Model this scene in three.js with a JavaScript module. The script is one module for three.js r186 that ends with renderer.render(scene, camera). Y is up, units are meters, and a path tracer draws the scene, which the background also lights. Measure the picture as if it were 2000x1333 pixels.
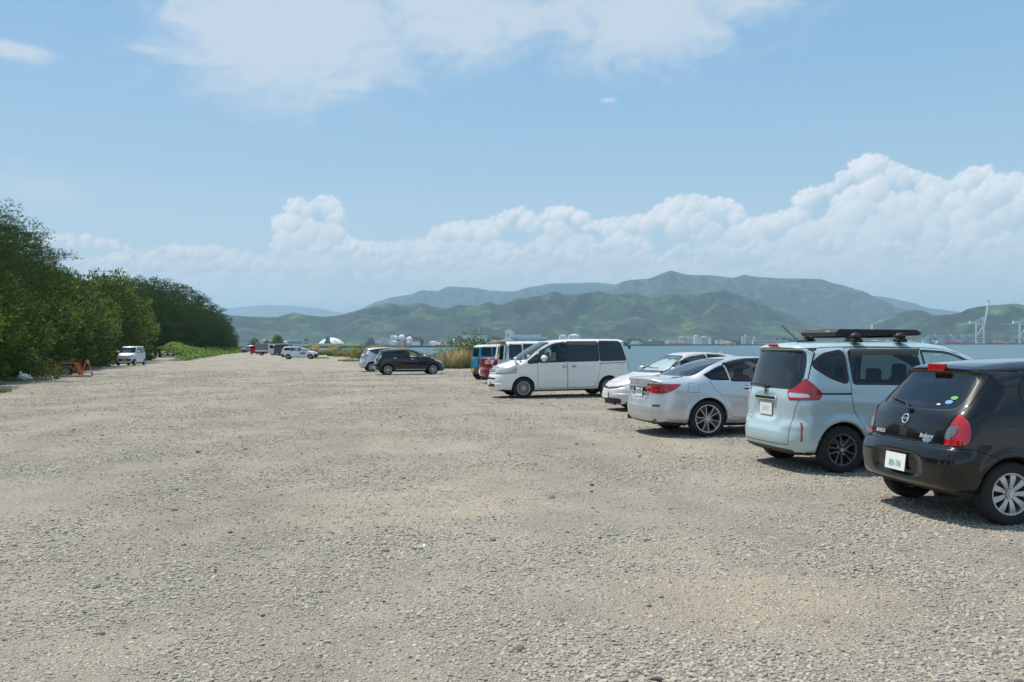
import * as THREE from 'three';
import { mergeGeometries, mergeVertices } from 'three/addons/utils/BufferGeometryUtils.js';
import { RoundedBoxGeometry } from 'three/addons/geometries/RoundedBoxGeometry.js';

// ---------------------------------------------------------------- camera, sun, exposure
const scene = new THREE.Scene();
const FOC = 1680 / 1333, EYE = 1.68;                       // focal length in picture heights, eye height in metres
const camera = new THREE.PerspectiveCamera(2 * Math.atan(0.5 / FOC) * 180 / Math.PI, 1024 / 682, 0.1, 40000);
camera.position.set(0, EYE, 0);
camera.rotation.order = 'YXZ';
camera.rotation.set(0.0039, 0, -0.0033);
const renderer = new THREE.WebGLRenderer({ antialias: true });
renderer.toneMapping = THREE.LinearToneMapping;
renderer.toneMappingExposure = 1.1;
renderer.shadowMap.enabled = true;
const SUN_DIR = new THREE.Vector3(-0.36, 1, -0.26).normalize();
const sun = new THREE.DirectionalLight(new THREE.Color(1.0, 0.94, 0.84), 4.9);
sun.name = 'sun';
sun.position.copy(SUN_DIR).multiplyScalar(300);
sun.castShadow = true;
sun.shadow.radius = 1.2;
sun.shadow.mapSize.set(4096, 4096);
Object.assign(sun.shadow.camera, { left: -120, right: 60, top: 220, bottom: -40, near: 1, far: 700 });
scene.add(sun, sun.target);

// ---------------------------------------------------------------- small numeric helpers
function rng(seed) { let s = seed >>> 0; return () => { s = (s + 0x6d2b79f5) | 0; let t = Math.imul(s ^ (s >>> 15), 1 | s); t = (t + Math.imul(t ^ (t >>> 7), 61 | t)) ^ t; return ((t ^ (t >>> 14)) >>> 0) / 4294967296; }; }
const clamp = (x, a, b) => (x < a ? a : x > b ? b : x), lerp = (a, b, t) => a + (b - a) * t;
const sstep = (a, b, x) => { const t = clamp((x - a) / (b - a), 0, 1); return t * t * (3 - 2 * t); };
const PERM = new Uint8Array(512); { const r = rng(77), p = [...Array(256).keys()]; for (let i = 255; i > 0; i--) { const j = Math.floor(r() * (i + 1)); [p[i], p[j]] = [p[j], p[i]]; } for (let i = 0; i < 512; i++) PERM[i] = p[i & 255]; }
const GX = new Float32Array(256), GY = new Float32Array(256); for (let i = 0; i < 256; i++) { GX[i] = Math.cos(i * 2.399963); GY[i] = Math.sin(i * 2.399963); }
function noise2(x, y) {                                     // gradient noise, about -0.7 .. 0.7
  const xf = Math.floor(x), yf = Math.floor(y), X = xf & 255, Y = yf & 255, u = x - xf, v = y - yf;
  const a = PERM[PERM[X] + Y], b = PERM[PERM[X + 1] + Y], c = PERM[PERM[X] + Y + 1], d = PERM[PERM[X + 1] + Y + 1];
  const s = u * u * u * (u * (u * 6 - 15) + 10), t = v * v * v * (v * (v * 6 - 15) + 10);
  const n0 = GX[a] * u + GY[a] * v, n1 = GX[b] * (u - 1) + GY[b] * v, n2 = GX[c] * u + GY[c] * (v - 1), n3 = GX[d] * (u - 1) + GY[d] * (v - 1);
  return n0 + (n1 - n0) * s + (n2 - n0 + (n3 - n2 - n1 + n0) * s) * t;
}
function fbm(x, y, oct = 5, gain = 0.5) { let s = 0, a = 1, f = 1; for (let i = 0; i < oct; i++) { s += a * noise2(x * f + i * 17.3, y * f - i * 9.1); a *= gain; f *= 2.03; } return s; }
function ridged(x, y, oct = 4) { let s = 0, a = 1, f = 1; for (let i = 0; i < oct; i++) { s += a * (1 - 2.2 * Math.abs(noise2(x * f + i * 31.7, y * f + i * 11.9))); a *= 0.5; f *= 2.1; } return s; }
function interp(pts, x) {                                   // smooth curve through [x, y] points
  if (x <= pts[0][0]) return pts[0][1];
  const n = pts.length; if (x >= pts[n - 1][0]) return pts[n - 1][1];
  let i = 0; while (pts[i + 1][0] < x) i++;
  const t = (x - pts[i][0]) / (pts[i + 1][0] - pts[i][0]), s = t * t * (3 - 2 * t) * 0.5 + t * 0.5;
  return lerp(pts[i][1], pts[i + 1][1], s);
}

// ---------------------------------------------------------------- the sky: hazy summer air with a bank of cumulus and high veils
{
  const W = 4096, H = 2048, D = 180 / Math.PI, data = new Float32Array(W * H * 4);
  const AZ = (px) => Math.atan((px - 1000) / 1680) * D;
  const EL = (px, py) => Math.atan((673 - (px - 1000) * 0.0033 - py) / 1680 * Math.cos(AZ(px) / D)) * D;
  const r = rng(5);
  const tall = [[-40, 520], [120, 515], [200, 500], [270, 490], [340, 478], [430, 480], [500, 500], [545, 492], [552, 415], [575, 384], [602, 396], [640, 378], [658, 405], [660, 452], [700, 470], [760, 474], [830, 465], [860, 440], [890, 432], [950, 430], [1020, 402], [1045, 430], [1080, 402], [1120, 402], [1160, 432], [1200, 425], [1288, 412], [1322, 378], [1390, 384], [1440, 392], [1458, 425], [1490, 422], [1550, 408], [1568, 372], [1620, 358], [1664, 326], [1686, 304], [1712, 294], [1740, 312], [1790, 332], [1850, 356], [1882, 336], [1916, 320], [1950, 346], [1975, 336], [2060, 350]]
    .map(([x, y]) => [AZ(x), EL(x, y)]);
  const topAt = (az) => (az > -31.5 && az < 31.5 ? interp(tall, az) : 7.2 + 4.2 * fbm(Math.cos(az / D) * 3.1 + 8, Math.sin(az / D) * 3.1, 5, 0.62));
  // puffs: [azimuth, elevation, radius, nearness]; high ones behind, low bright ones before
  const puffs = [];
  const bud = (az, el, rad, near, deep) => {                  // a swelling with smaller swellings on its upper side
    puffs.push([az, el, rad, near]);
    if (deep > 0) for (let k = 0; k < 5; k++) { const t = 0.1 + 2.9 * r(), q = rad * (0.34 + 0.26 * r()); bud(az + Math.cos(t) * rad * 0.78, el + Math.sin(t) * rad * 0.72, q, near + 0.02 + 0.05 * r(), deep - 1); }
  };
  for (let az = -180; az < 180; az += 0.42) {
    const top = topAt(az), inView = Math.abs(az) < 33, rad = 0.34 + 0.5 * Math.pow(r(), 1.5);
    bud(az + (r() - 0.5) * 0.3, top - rad * 1.25, rad, 0.2 + 0.1 * r(), inView ? 2 : 1);
    for (let k = 0; k < 3; k++) { const down = (0.12 + 0.88 * r()) * (top - 1.6), q = clamp(0.45 + down * 0.22 * (0.6 + 0.8 * r()), 0.3, 1.6); bud(az + (r() - 0.5) * 0.8, top - q * 0.9 - down, q, 0.22 + down * 0.05 + r() * 0.15, inView ? 1 : 0); }
  }
  for (let c = 0; c < 130; c++) {                            // low fair-weather clouds in front
    const az0 = -180 + c * 2.77 + r() * 2, el0 = 4.6 + 1.6 * r(), wide = 1.2 + 2.4 * r();
    for (let k = 0; k < 16; k++) { const t = (r() - 0.5) * 2; puffs.push([az0 + t * wide, el0 + (1 - t * t) * 0.5 * r(), 0.16 + 0.34 * r() * (1 - 0.5 * Math.abs(t)), 0.9 + r() * 0.4]); }
  }
  const depth = new Float32Array(W * H), nrm = new Float32Array(W * H), cov = new Float32Array(W * H), front = new Float32Array(W * H);
  const sl = [-0.5, 0.82, 0.28], WR = Math.ceil(H * (0.5 + 17 / 180)) - H / 2, warp = new Float32Array(WR * W);
  for (let y = 0; y < WR; y++) for (let x = 0; x < W; x++) { const e = ((y + H / 2 + 0.5) / H - 0.5) * 180, a = ((x + 0.5) / W - 0.25) * 360; warp[y * W + x] = noise2(a * 1.7 + 40, e * 1.7) * 0.42 + noise2(a * 4.3, e * 4.3 + 9) * 0.30 + (a > -36 && a < 36 ? noise2(a * 10 + 3, e * 10) * 0.17 : 0); }
  for (const [az, el, rad, near] of puffs) {
    const sx = 1 / Math.cos(el / D), x0 = Math.floor((0.25 + (az - rad * 1.5 * sx) / 360) * W), x1 = Math.ceil((0.25 + (az + rad * 1.5 * sx) / 360) * W), y0 = Math.max(H / 2, Math.floor((0.5 + (el - rad * 1.5) / 180) * H)), y1 = Math.min(H - 1, Math.ceil((0.5 + (el + rad * 1.5) / 180) * H));
    for (let y = y0; y <= y1; y++) {
      const e = ((y + 0.5) / H - 0.5) * 180;
      for (let xx = x0; xx <= x1; xx++) {
        const a = ((xx + 0.5) / W - 0.25) * 360, i = y * W + ((xx % W) + W) % W;
        const w = warp[Math.min(WR - 1, y - H / 2) * W + ((xx % W) + W) % W];
        const dx = (a - az) / sx / rad + w * 0.6, dy = (e - el) / rad + w, d2 = dx * dx + dy * dy;
        if (d2 > 1.25) continue;
        const m = sstep(1.2, 0.72, d2), z = near + Math.sqrt(Math.max(0, 1 - d2)) * rad * 0.5;
        cov[i] = Math.max(cov[i], m);
        if (near > 0.8) front[i] = Math.max(front[i], m);
        if (z > depth[i]) { depth[i] = z; nrm[i] = lerp(nrm[i], dx * sl[0] + dy * sl[1] + Math.sqrt(Math.max(0, 1 - d2)) * sl[2], m); }
      }
    }
  }
  const veils = [[AZ(560), EL(560, 60), 9, 4.6, 1.15], [AZ(900), EL(900, 20), 9, 3.6, 1.0], [AZ(1250), EL(1250, 20), 8, 4, 1.0], [AZ(1460), EL(1460, -20), 6, 2.6, 0.9], [AZ(660), EL(660, 150), 4.2, 1.6, 0.8], [AZ(40), EL(40, 100), 2.8, 0.62, 1.0], [AZ(290), EL(290, 95), 1.8, 0.4, 0.7], [AZ(60), EL(60, 375), 4.5, 1.9, 0.55], [AZ(1190), EL(1190, 195), 0.7, 0.2, 0.8]];
  const rv = rng(9); for (let k = 0; k < 34; k++) veils.push([35 + rv() * 290, 14 + rv() * 34, 5 + rv() * 10, 2 + rv() * 4, 0.5 + rv() * 0.6]);
  for (let k = 0; k < 10; k++) veils.push([rv() * 360, 34 + rv() * 30, 12 + rv() * 10, 3 + rv() * 5, 0.5 + rv() * 0.5]);
  const SKYC = [[0, 0.98, 1.03, 1.03], [2, 0.90, 0.97, 1.0], [6, 0.60, 0.755, 0.875], [11, 0.385, 0.59, 0.775], [16, 0.285, 0.495, 0.725], [22, 0.215, 0.42, 0.68], [35, 0.15, 0.34, 0.60], [60, 0.11, 0.27, 0.50], [90, 0.10, 0.25, 0.47]];
  const rowC = (e) => { e = Math.max(0, e); let i = 0; while (i < SKYC.length - 2 && SKYC[i + 1][0] < e) i++; const t = clamp((e - SKYC[i][0]) / (SKYC[i + 1][0] - SKYC[i][0]), 0, 1); return [1, 2, 3].map((c) => lerp(SKYC[i][c], SKYC[i + 1][c], t)); };
  for (let y = 0; y < H; y++) {
    const e = ((y + 0.5) / H - 0.5) * 180, base = rowC(e);
    for (let x = 0; x < W; x++) {
      const i = y * W + x, o = i * 4, seen = x > W * 0.155 && x < W * 0.345 && e < 27;
      if (!seen && e > 0 && ((x & 3) || (y & 3))) { const src = ((y & ~3) > H / 2 ? (y & ~3) * W : y * W) + (x & ~3), q = src * 4; if (src !== i && data[q + 3] === 1) { data[o] = data[q]; data[o + 1] = data[q + 1]; data[o + 2] = data[q + 2]; data[o + 3] = 1; continue; } }
      let R = base[0], G = base[1], B = base[2];
      if (e > 0) {
        let a = ((x + 0.5) / W - 0.25) * 360; if (a > 180) a -= 360;
        // sunward air is paler, the far side deeper blue
        const ce = Math.cos(e / D), cosSun = Math.sin(a / D) * ce * SUN_DIR.x + Math.sin(e / D) * SUN_DIR.y - Math.cos(a / D) * ce * SUN_DIR.z, k = 1 + 0.17 * (cosSun - 0.45), g = 0.5 * Math.pow(Math.max(0, cosSun), 12) + 1.6 * Math.pow(Math.max(0, cosSun), 60);
        R = R * (k + 0.10 * (cosSun - 0.45)) + g; G = G * k + g; B = B * k * 0.995 + g;
        if (e > 8.5) {                                       // veils of high cloud
          let v = 0;
          for (const q of veils) { let da = a - q[0]; if (da > 180) da -= 360; if (da < -180) da += 360; const dx = da / q[2], dy = (e - q[1]) / q[3], d = dx * dx + dy * dy; if (d < 2.6) v = Math.max(v, q[4] * Math.exp(-d * 1.05)); }
          if (v > 0.02) {
            const wx = fbm(a * 0.16 + 3, e * 0.3, 3), wy = fbm(a * 0.16 - 20, e * 0.3 + 7, 3);
            const n = 0.55 + 0.62 * fbm((a + e * 0.6) * 0.2 + wx * 1.1, (e - a * 0.28) * 0.42 + wy * 1.1, 5, 0.5) + 0.16 * fbm((a + e) * 1.1, (e * 1.4 - a) * 1.0, 4, 0.55);
            const m = clamp(sstep(0.28, 1.0, v * 0.95 + n * 0.62 - 0.2) * Math.min(1, v * 2.1), 0, 1) * 0.74;
            R = lerp(R, 0.68, m); G = lerp(G, 0.735, m); B = lerp(B, 0.785, m);
          }
        }
        if (cov[i] > 0) {
          const fine = 0.2 * noise2(a * 2.6, e * 3.2) + 0.16 * noise2(a * 7, e * 7) + 0.1 * noise2(a * 16, e * 16), big = 0.5 + 0.6 * fbm(a * 0.35 + 5, e * 0.6, 3);
          const top = topAt(a), rim = sstep(2.2, 0.1, top - e);
          let lit = clamp(0.18 + 0.62 * (nrm[i] + fine) + 0.25 * rim * (0.6 + nrm[i]) + 0.12 * (big - 0.5), 0, 1);
          lit = lerp(lit * (0.7 + 0.3 * sstep(2, 9, e)), lit, front[i]);
          const haze = sstep(9, 1.0, e), soft = 0.62 + 0.38 * big;
          const cr = lerp(0.63, 1.12, lit), cg = lerp(0.725, 1.07, lit), cb = lerp(0.785, 1.05, lit);
          const m = cov[i] * (0.93 - 0.36 * haze * (1 - 0.5 * front[i])) * soft;
          R = lerp(R, cr, m); G = lerp(G, cg, m); B = lerp(B, cb, m);
        }
      }
      data[o] = R; data[o + 1] = G; data[o + 2] = B; data[o + 3] = 1;
    }
  }
  const sky = new THREE.DataTexture(data, W, H, THREE.RGBAFormat, THREE.FloatType);
  sky.mapping = THREE.EquirectangularReflectionMapping; sky.magFilter = THREE.LinearFilter; sky.minFilter = THREE.LinearFilter; sky.needsUpdate = true;
  scene.background = sky; scene.environment = sky;
}
scene.fog = new THREE.FogExp2(new THREE.Color(0.55, 0.81, 1.0), 0.00015);
console.log('sky');
// ---------------------------------------------------------------- scene helpers
const V3 = (x, y, z) => new THREE.Vector3(x, y, z);
const HOR = (px) => 673 - (px - 1000) * 0.0033;
const at = (px, py, d) => V3((px - 1000) * d / 1680, EYE + (HOR(px) - py) * d / 1680, -d);   // a point of the place seen at a picture position from d metres away
const names = new Map();
function numbered(name) { const n = names.get(name) ?? 0; names.set(name, n + 1); return n ? name + '_' + String(n).padStart(3, '0') : name; }
function shade(o) { o.traverse((m) => { if (m.isMesh) { m.castShadow = true; m.receiveShadow = true; } }); return o; }
function tag(o, label, category, group, kind) { if (label) o.userData.label = label; if (category) o.userData.category = category; if (group) o.userData.group = group; if (kind) o.userData.kind = kind; return o; }
function thing(name, label, category, pos = [0, 0, 0], turn = 0, group) { const g = new THREE.Group(); g.name = numbered(name); g.position.set(...pos); g.rotation.y = turn; scene.add(g); return tag(g, label, category, group); }
function part(parent, name, geo, mat, label) { const m = new THREE.Mesh(geo, mat); m.name = name; m.castShadow = m.receiveShadow = true; if (label) m.userData.label = label; parent.add(m); return m; }
function single(name, geo, mat, label, category, pos, group, kind) { const m = new THREE.Mesh(geo, mat); m.name = numbered(name); m.castShadow = m.receiveShadow = true; if (pos) m.position.set(...pos); scene.add(m); return tag(m, label, category, group, kind); }
function structure(name, geo, mat, label) { const m = new THREE.Mesh(geo, mat); m.name = numbered(name); m.castShadow = m.receiveShadow = true; scene.add(m); return tag(m, label, null, null, 'structure'); }
function copyOf(o, label, pos, turn, group) { const c = o.clone(); c.name = numbered(o.name.replace(/_\d{3}$/, '')); c.userData = { ...o.userData }; scene.add(c); if (label) c.userData.label = label; if (group) c.userData.group = group; if (pos) c.position.set(...pos); if (turn !== undefined) c.rotation.y = turn; return c; }
const lin = (r, g, b) => new THREE.Color().setRGB(r, g, b);
const std = (c, rough = 0.7, metal = 0, extra = {}) => new THREE.MeshStandardMaterial({ color: Array.isArray(c) ? lin(...c) : new THREE.Color(c), roughness: rough, metalness: metal, ...extra });
const phys = (c, extra = {}) => new THREE.MeshPhysicalMaterial({ color: Array.isArray(c) ? lin(...c) : new THREE.Color(c), ...extra });
const bx = (w, h, d, x = 0, y = 0, z = 0) => new THREE.BoxGeometry(w, h, d).translate(x, y, z);
const rbx = (w, h, d, r, x = 0, y = 0, z = 0, seg = 2) => new RoundedBoxGeometry(w, h, d, seg, r).translate(x, y, z);
const cyl = (r0, r1, h, n = 12, x = 0, y = 0, z = 0) => new THREE.CylinderGeometry(r0, r1, h, n).translate(x, y, z);
function merge(list) { const gs = list.map((g) => { const n = g.index ? g.toNonIndexed() : g; for (const k of Object.keys(n.attributes)) if (!['position', 'normal', 'uv'].includes(k)) n.deleteAttribute(k); if (!n.attributes.uv) n.setAttribute('uv', new THREE.BufferAttribute(new Float32Array(n.attributes.position.count * 2), 2)); return n; }); return mergeGeometries(gs); }
function bar(a, b, w, h = w) { const d = b.clone().sub(a), g = new THREE.BoxGeometry(w, h, d.length()); g.applyQuaternion(new THREE.Quaternion().setFromRotationMatrix(new THREE.Matrix4().lookAt(b, a, Math.abs(d.y) > 0.99 * d.length() ? V3(1, 0, 0) : V3(0, 1, 0)))); const c = a.clone().add(b).multiplyScalar(0.5); return g.translate(c.x, c.y, c.z); }
const rod = (a, b, r, n = 6, r2 = r) => { const d = b.clone().sub(a), g = new THREE.CylinderGeometry(r2, r, d.length(), n); g.applyQuaternion(new THREE.Quaternion().setFromUnitVectors(V3(0, 1, 0), d.clone().normalize())); const c = a.clone().add(b).multiplyScalar(0.5); return g.translate(c.x, c.y, c.z); };
function dataTex(w, h, fn, srgb = true, rep = true) {
  const d = new Uint8Array(w * h * 4), c = [0, 0, 0];
  for (let y = 0; y < h; y++) for (let x = 0; x < w; x++) { fn(x, y, c); const o = (y * w + x) * 4; d[o] = clamp(c[0], 0, 255); d[o + 1] = clamp(c[1], 0, 255); d[o + 2] = clamp(c[2], 0, 255); d[o + 3] = 255; }
  const t = new THREE.DataTexture(d, w, h); if (srgb) t.colorSpace = THREE.SRGBColorSpace; t.magFilter = THREE.LinearFilter; t.minFilter = THREE.LinearFilter; if (rep) t.wrapS = t.wrapT = THREE.RepeatWrapping; t.needsUpdate = true; return t;
}
function canvasTex(w, h, draw) { const c = document.createElement('canvas'); c.width = w; c.height = h; const x = c.getContext('2d'); draw(x, w, h); const t = new THREE.CanvasTexture(c); t.colorSpace = THREE.SRGBColorSpace; t.magFilter = THREE.LinearFilter; return t; }
// ---------------------------------------------------------------- ground of the parking lot
// the water's edge, as [x, distance]: the lot lies to its left
const EDGE = [[26, -60], [17, -10], [12.5, 8], [9.3, 25], [5.6, 41], [-0.5, 61], [-17.5, 105], [-33, 150], [-60, 215], [-95, 270]];
const edgeX = (d) => { if (d <= EDGE[0][1]) return EDGE[0][0]; const n = EDGE.length; if (d >= EDGE[n - 1][1]) return EDGE[n - 1][0]; let i = 0; while (EDGE[i + 1][1] < d) i++; return lerp(EDGE[i][0], EDGE[i + 1][0], (d - EDGE[i][1]) / (EDGE[i + 1][1] - EDGE[i][1])); };
const WOOD = [[-20, -40], [-21.5, 20], [-24.5, 42], [-27.3, 50], [-34.5, 72], [-44, 110], [-55, 150], [-70, 212], [-70, 300]];   // front of the wood on the left, as [x, distance]
const woodX = (d) => { let i = 0; const n = WOOD.length; if (d <= WOOD[0][1]) return WOOD[0][0]; if (d >= WOOD[n - 1][1]) return WOOD[n - 1][0]; while (WOOD[i + 1][1] < d) i++; return lerp(WOOD[i][0], WOOD[i + 1][0], (d - WOOD[i][1]) / (WOOD[i + 1][1] - WOOD[i][1])); };
const groundH = (x, d) => { const r = Math.min(1, Math.hypot(x, d) / 6); return (0.020 * fbm(x * 0.35, d * 0.35, 3) + 0.035 * noise2(x * 0.09 + 4, d * 0.09)) * r; };
// bare sandy patches (1) and loose stones (0)
const sandy = (x, d) => { const n = 0.5 + 0.62 * fbm(x * 0.21 + 40 + 0.5 * noise2(x, d), d * 0.13 + 11, 4, 0.55); let s = sstep(0.58, 0.86, n); for (const [cx, cd, rx, rd, k] of [[1.55, 5.6, 1.1, 0.8, 1], [1.2, 6.9, 0.6, 0.4, 0.7], [-1.4, 9.5, 1.4, 0.7, 0.6], [-2.2, 14.5, 2, 1, 0.7], [2.3, 21, 2.5, 0.9, 0.6], [-5, 38, 5, 2, 0.9], [-12, 33, 4, 1.2, 0.7], [-17.5, 34, 3, 3, 0.5]]) { const q = ((x - cx) / rx) ** 2 + ((d - cd) / rd) ** 2; s = Math.max(s, k * sstep(1.5, 0.2, q + 0.7 * fbm(x * 1.3, d * 1.3, 3))); } return s; };
const GRAVEL_TILE = 3.2;
let gravelMap, gravelBump;
{
  const S = 2048, hgt = new Float32Array(S * S), col = new Float32Array(S * S * 3), r = rng(31);
  for (let i = 0; i < S * S; i++) { hgt[i] = 0.05; }
  const put = (n, r0, r1) => { for (let k = 0; k < n; k++) {
    const cx = r() * S, cy = r() * S, rad = (r0 + (r1 - r0) * r() * r()), asp = 0.55 + 0.45 * r(), an = r() * 6.283, ca = Math.cos(an), sa = Math.sin(an), tone = 0.62 + 0.5 * r() + (r() < 0.08 ? -0.22 : 0), warm = (r() - 0.4) * 0.13, tilt = (r() - 0.5) * 0.5, R = Math.ceil(rad);
    for (let y = -R; y <= R; y++) for (let x = -R; x <= R; x++) {
      const u = (x * ca + y * sa) / rad, v = (-x * sa + y * ca) / (rad * asp), q = u * u + v * v; if (q > 1) continue;
      const i = (((cy + y + S) | 0) % S) * S + (((cx + x + S) | 0) % S), z = 0.06 + Math.sqrt(1 - q * q) * rad * asp / 26 * (1 + tilt * u);
      if (z > hgt[i]) { hgt[i] = z; const g = tone * (1 + 0.07 * Math.sin(u * 9 + k)); col[i * 3] = g * (1 + warm); col[i * 3 + 1] = g * (1 + warm * 0.35); col[i * 3 + 2] = g * (1 - warm * 0.9); }
    } } };
  put(90000, 1.6, 4.5); put(26000, 3, 9); put(3600, 7, 17);
  gravelMap = dataTex(S, S, (x, y, c) => { const i = y * S + x, q = Math.sqrt; const grain = 0.86 + 0.24 * (((PERM[(x * 7 + y * 131) & 255] + PERM[(x * 31 + y * 17) & 255]) / 510)); const cr = col[i * 3] || 0.76, cg = col[i * 3 + 1] || 0.7, cb = col[i * 3 + 2] || 0.61; c[0] = 235 * q(cr * 0.72 * grain); c[1] = 235 * q(cg * 0.72 * grain); c[2] = 235 * q(cb * 0.72 * grain); });
  gravelBump = dataTex(S, S, (x, y, c) => { const v = hgt[y * S + x] * 255 + (PERM[(x * 13 + y * 57) & 255] - 128) * 0.02; c[0] = c[1] = c[2] = v; }, false);
}
console.log('gravel map');
const gravelMat = new THREE.MeshStandardMaterial({ map: gravelMap, bumpMap: gravelBump, bumpScale: 0.05, roughness: 0.96, vertexColors: true });
function groundTint(x, d, c) {
  const s = sandy(x, d), n = 0.5 + 0.5 * fbm(x * 0.5 + 9, d * 0.35, 4), track = 0.5 + 0.6 * fbm((x + d * 0.19) * 0.32, d * 0.03 + 3, 3);
  const m = fbm(x * 1.6 + 2, d * 1.3 + 6, 4, 0.6), u = x + 0.24 * d + 1.4 * noise2(d * 0.05, 3), um = ((u % 3.4) + 3.4) % 3.4, g2 = (q) => Math.exp(-q * q), rut = g2((um - 1.1) / 0.22) + g2((um - 2.6) / 0.22), k = 0.475 + 0.26 * n + 0.12 * track + 0.11 * m - 0.07 * rut * (0.5 + noise2(u * 0.3 + 5, d * 0.11));
  c[0] = k * lerp(1.06, 1.17, s); c[1] = k * lerp(0.985, 1.045, s); c[2] = k * lerp(0.85, 0.85, s);
}
function groundGrid(xs, ds, inside, tint = groundTint) {
  const pos = [], uv = [], colr = [], idx = [], id = new Int32Array(xs.length * ds.length).fill(-1), c = [0, 0, 0];
  ds.forEach((d, j) => xs.forEach((x0, i) => { const x = typeof x0 === 'function' ? x0(d) : x0; id[j * xs.length + i] = pos.length / 3; pos.push(x, groundH(x, d), -d); uv.push(x / GRAVEL_TILE, d / GRAVEL_TILE); tint(x, d, c); colr.push(...c); }));
  for (let j = 0; j + 1 < ds.length; j++) for (let i = 0; i + 1 < xs.length; i++) { const a = id[j * xs.length + i], b = a + 1, e = id[(j + 1) * xs.length + i], f = e + 1; idx.push(a, b, f, a, f, e); }
  const g = new THREE.BufferGeometry(); g.setAttribute('position', new THREE.Float32BufferAttribute(pos, 3)); g.setAttribute('uv', new THREE.Float32BufferAttribute(uv, 2)); g.setAttribute('color', new THREE.Float32BufferAttribute(colr, 3)); g.setIndex(idx); g.computeVertexNormals(); return g;
}
{
  const ds = [], ts = [];
  for (let d = -60; d < 0; d += 4) ds.push(d);
  for (let d = 0; d < 12; d += 0.12) ds.push(d); for (let d = 12; d < 30; d += 0.3) ds.push(d); for (let d = 30; d < 70; d += 0.8) ds.push(d); for (let d = 70; d <= 280; d += 3) ds.push(d);
  // columns run from far left to the water's edge; most of them lie where the camera looks
  for (let t = 0; t <= 1.0001; t += 1 / 190) ts.push(t);
  const xs = ts.map((t) => (d) => { const l = -150, r = edgeX(d), m0 = Math.max(l + 5, Math.min(-2, -0.66 * Math.max(d, 3) - 2)), m1 = r; return t < 0.08 ? lerp(l, m0, t / 0.08) : lerp(m0, m1, (t - 0.08) / 0.92); });
  const lot = structure('ground', groundGrid(xs, ds), gravelMat, 'grey and tan gravel ground of the parking lot');
}
// rough earth bank that falls from the lot to the water
{
  const pos = [], idx = [], uv = [], ds = []; for (let d = -60; d <= 280; d += 2) ds.push(d);
  const prof = [[-0.3, 0.0], [0.5, -0.05], [1.6, -0.5], [3.2, -1.5], [5, -2.6]];
  ds.forEach((d, j) => prof.forEach(([o, h], i) => { const x = edgeX(d) + o, n = 0.18 * fbm(x * 0.8, d * 0.5, 3) * (i > 0 ? 1 : 0); pos.push(x + n, h + n * 0.8 - (i === 0 ? 0.06 : 0), -d); uv.push(o / 2, d / 2); }));
  for (let j = 0; j + 1 < ds.length; j++) for (let i = 0; i + 1 < prof.length; i++) { const a = j * prof.length + i; idx.push(a, a + 1, a + prof.length + 1, a, a + prof.length + 1, a + prof.length); }
  const g = new THREE.BufferGeometry(); g.setAttribute('position', new THREE.Float32BufferAttribute(pos, 3)); g.setAttribute('uv', new THREE.Float32BufferAttribute(uv, 2)); g.setIndex(idx); g.computeVertexNormals();
  structure('shore_bank', g, new THREE.MeshStandardMaterial({ map: gravelMap, bumpMap: gravelBump, bumpScale: 0.05, color: lin(0.62, 0.58, 0.5), roughness: 0.95 }), 'rough earth bank between the lot and the bay');
}
// ---------------------------------------------------------------- the bay
const SEA = -2.2;
{
  const S = 1024, w = []; const r = rng(12); for (let k = 0; k < 46; k++) { const a = -0.5 + 1.3 * (r() - 0.5) * 2, f = 2 + Math.floor(r() * 34); w.push([Math.round(Math.sin(a) * f), Math.round(Math.cos(a) * f), r() * 6.28, 1 / (4 + f)]); }
  const bump = dataTex(S, S, (x, y, c) => { let s = 0; for (const [i, j, p, k] of w) s += k * Math.sin((i * x + j * y) / S * 6.28318 + p); c[0] = c[1] = c[2] = 128 + 62 * s; }, false);
  const g = new THREE.PlaneGeometry(9000, 7000, 1, 1).rotateX(-Math.PI / 2).translate(0, SEA, -3200), uv = g.attributes.uv;
  for (let i = 0; i < uv.count; i++) uv.setXY(i, uv.getX(i) * 9000 / 30, uv.getY(i) * 7000 / 30);
  structure('water', g, phys([0.012, 0.075, 0.095], { roughness: 0.22, ior: 1.33, bumpMap: bump, bumpScale: 0.55 }), 'blue green rippled water of the bay');
}
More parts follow.
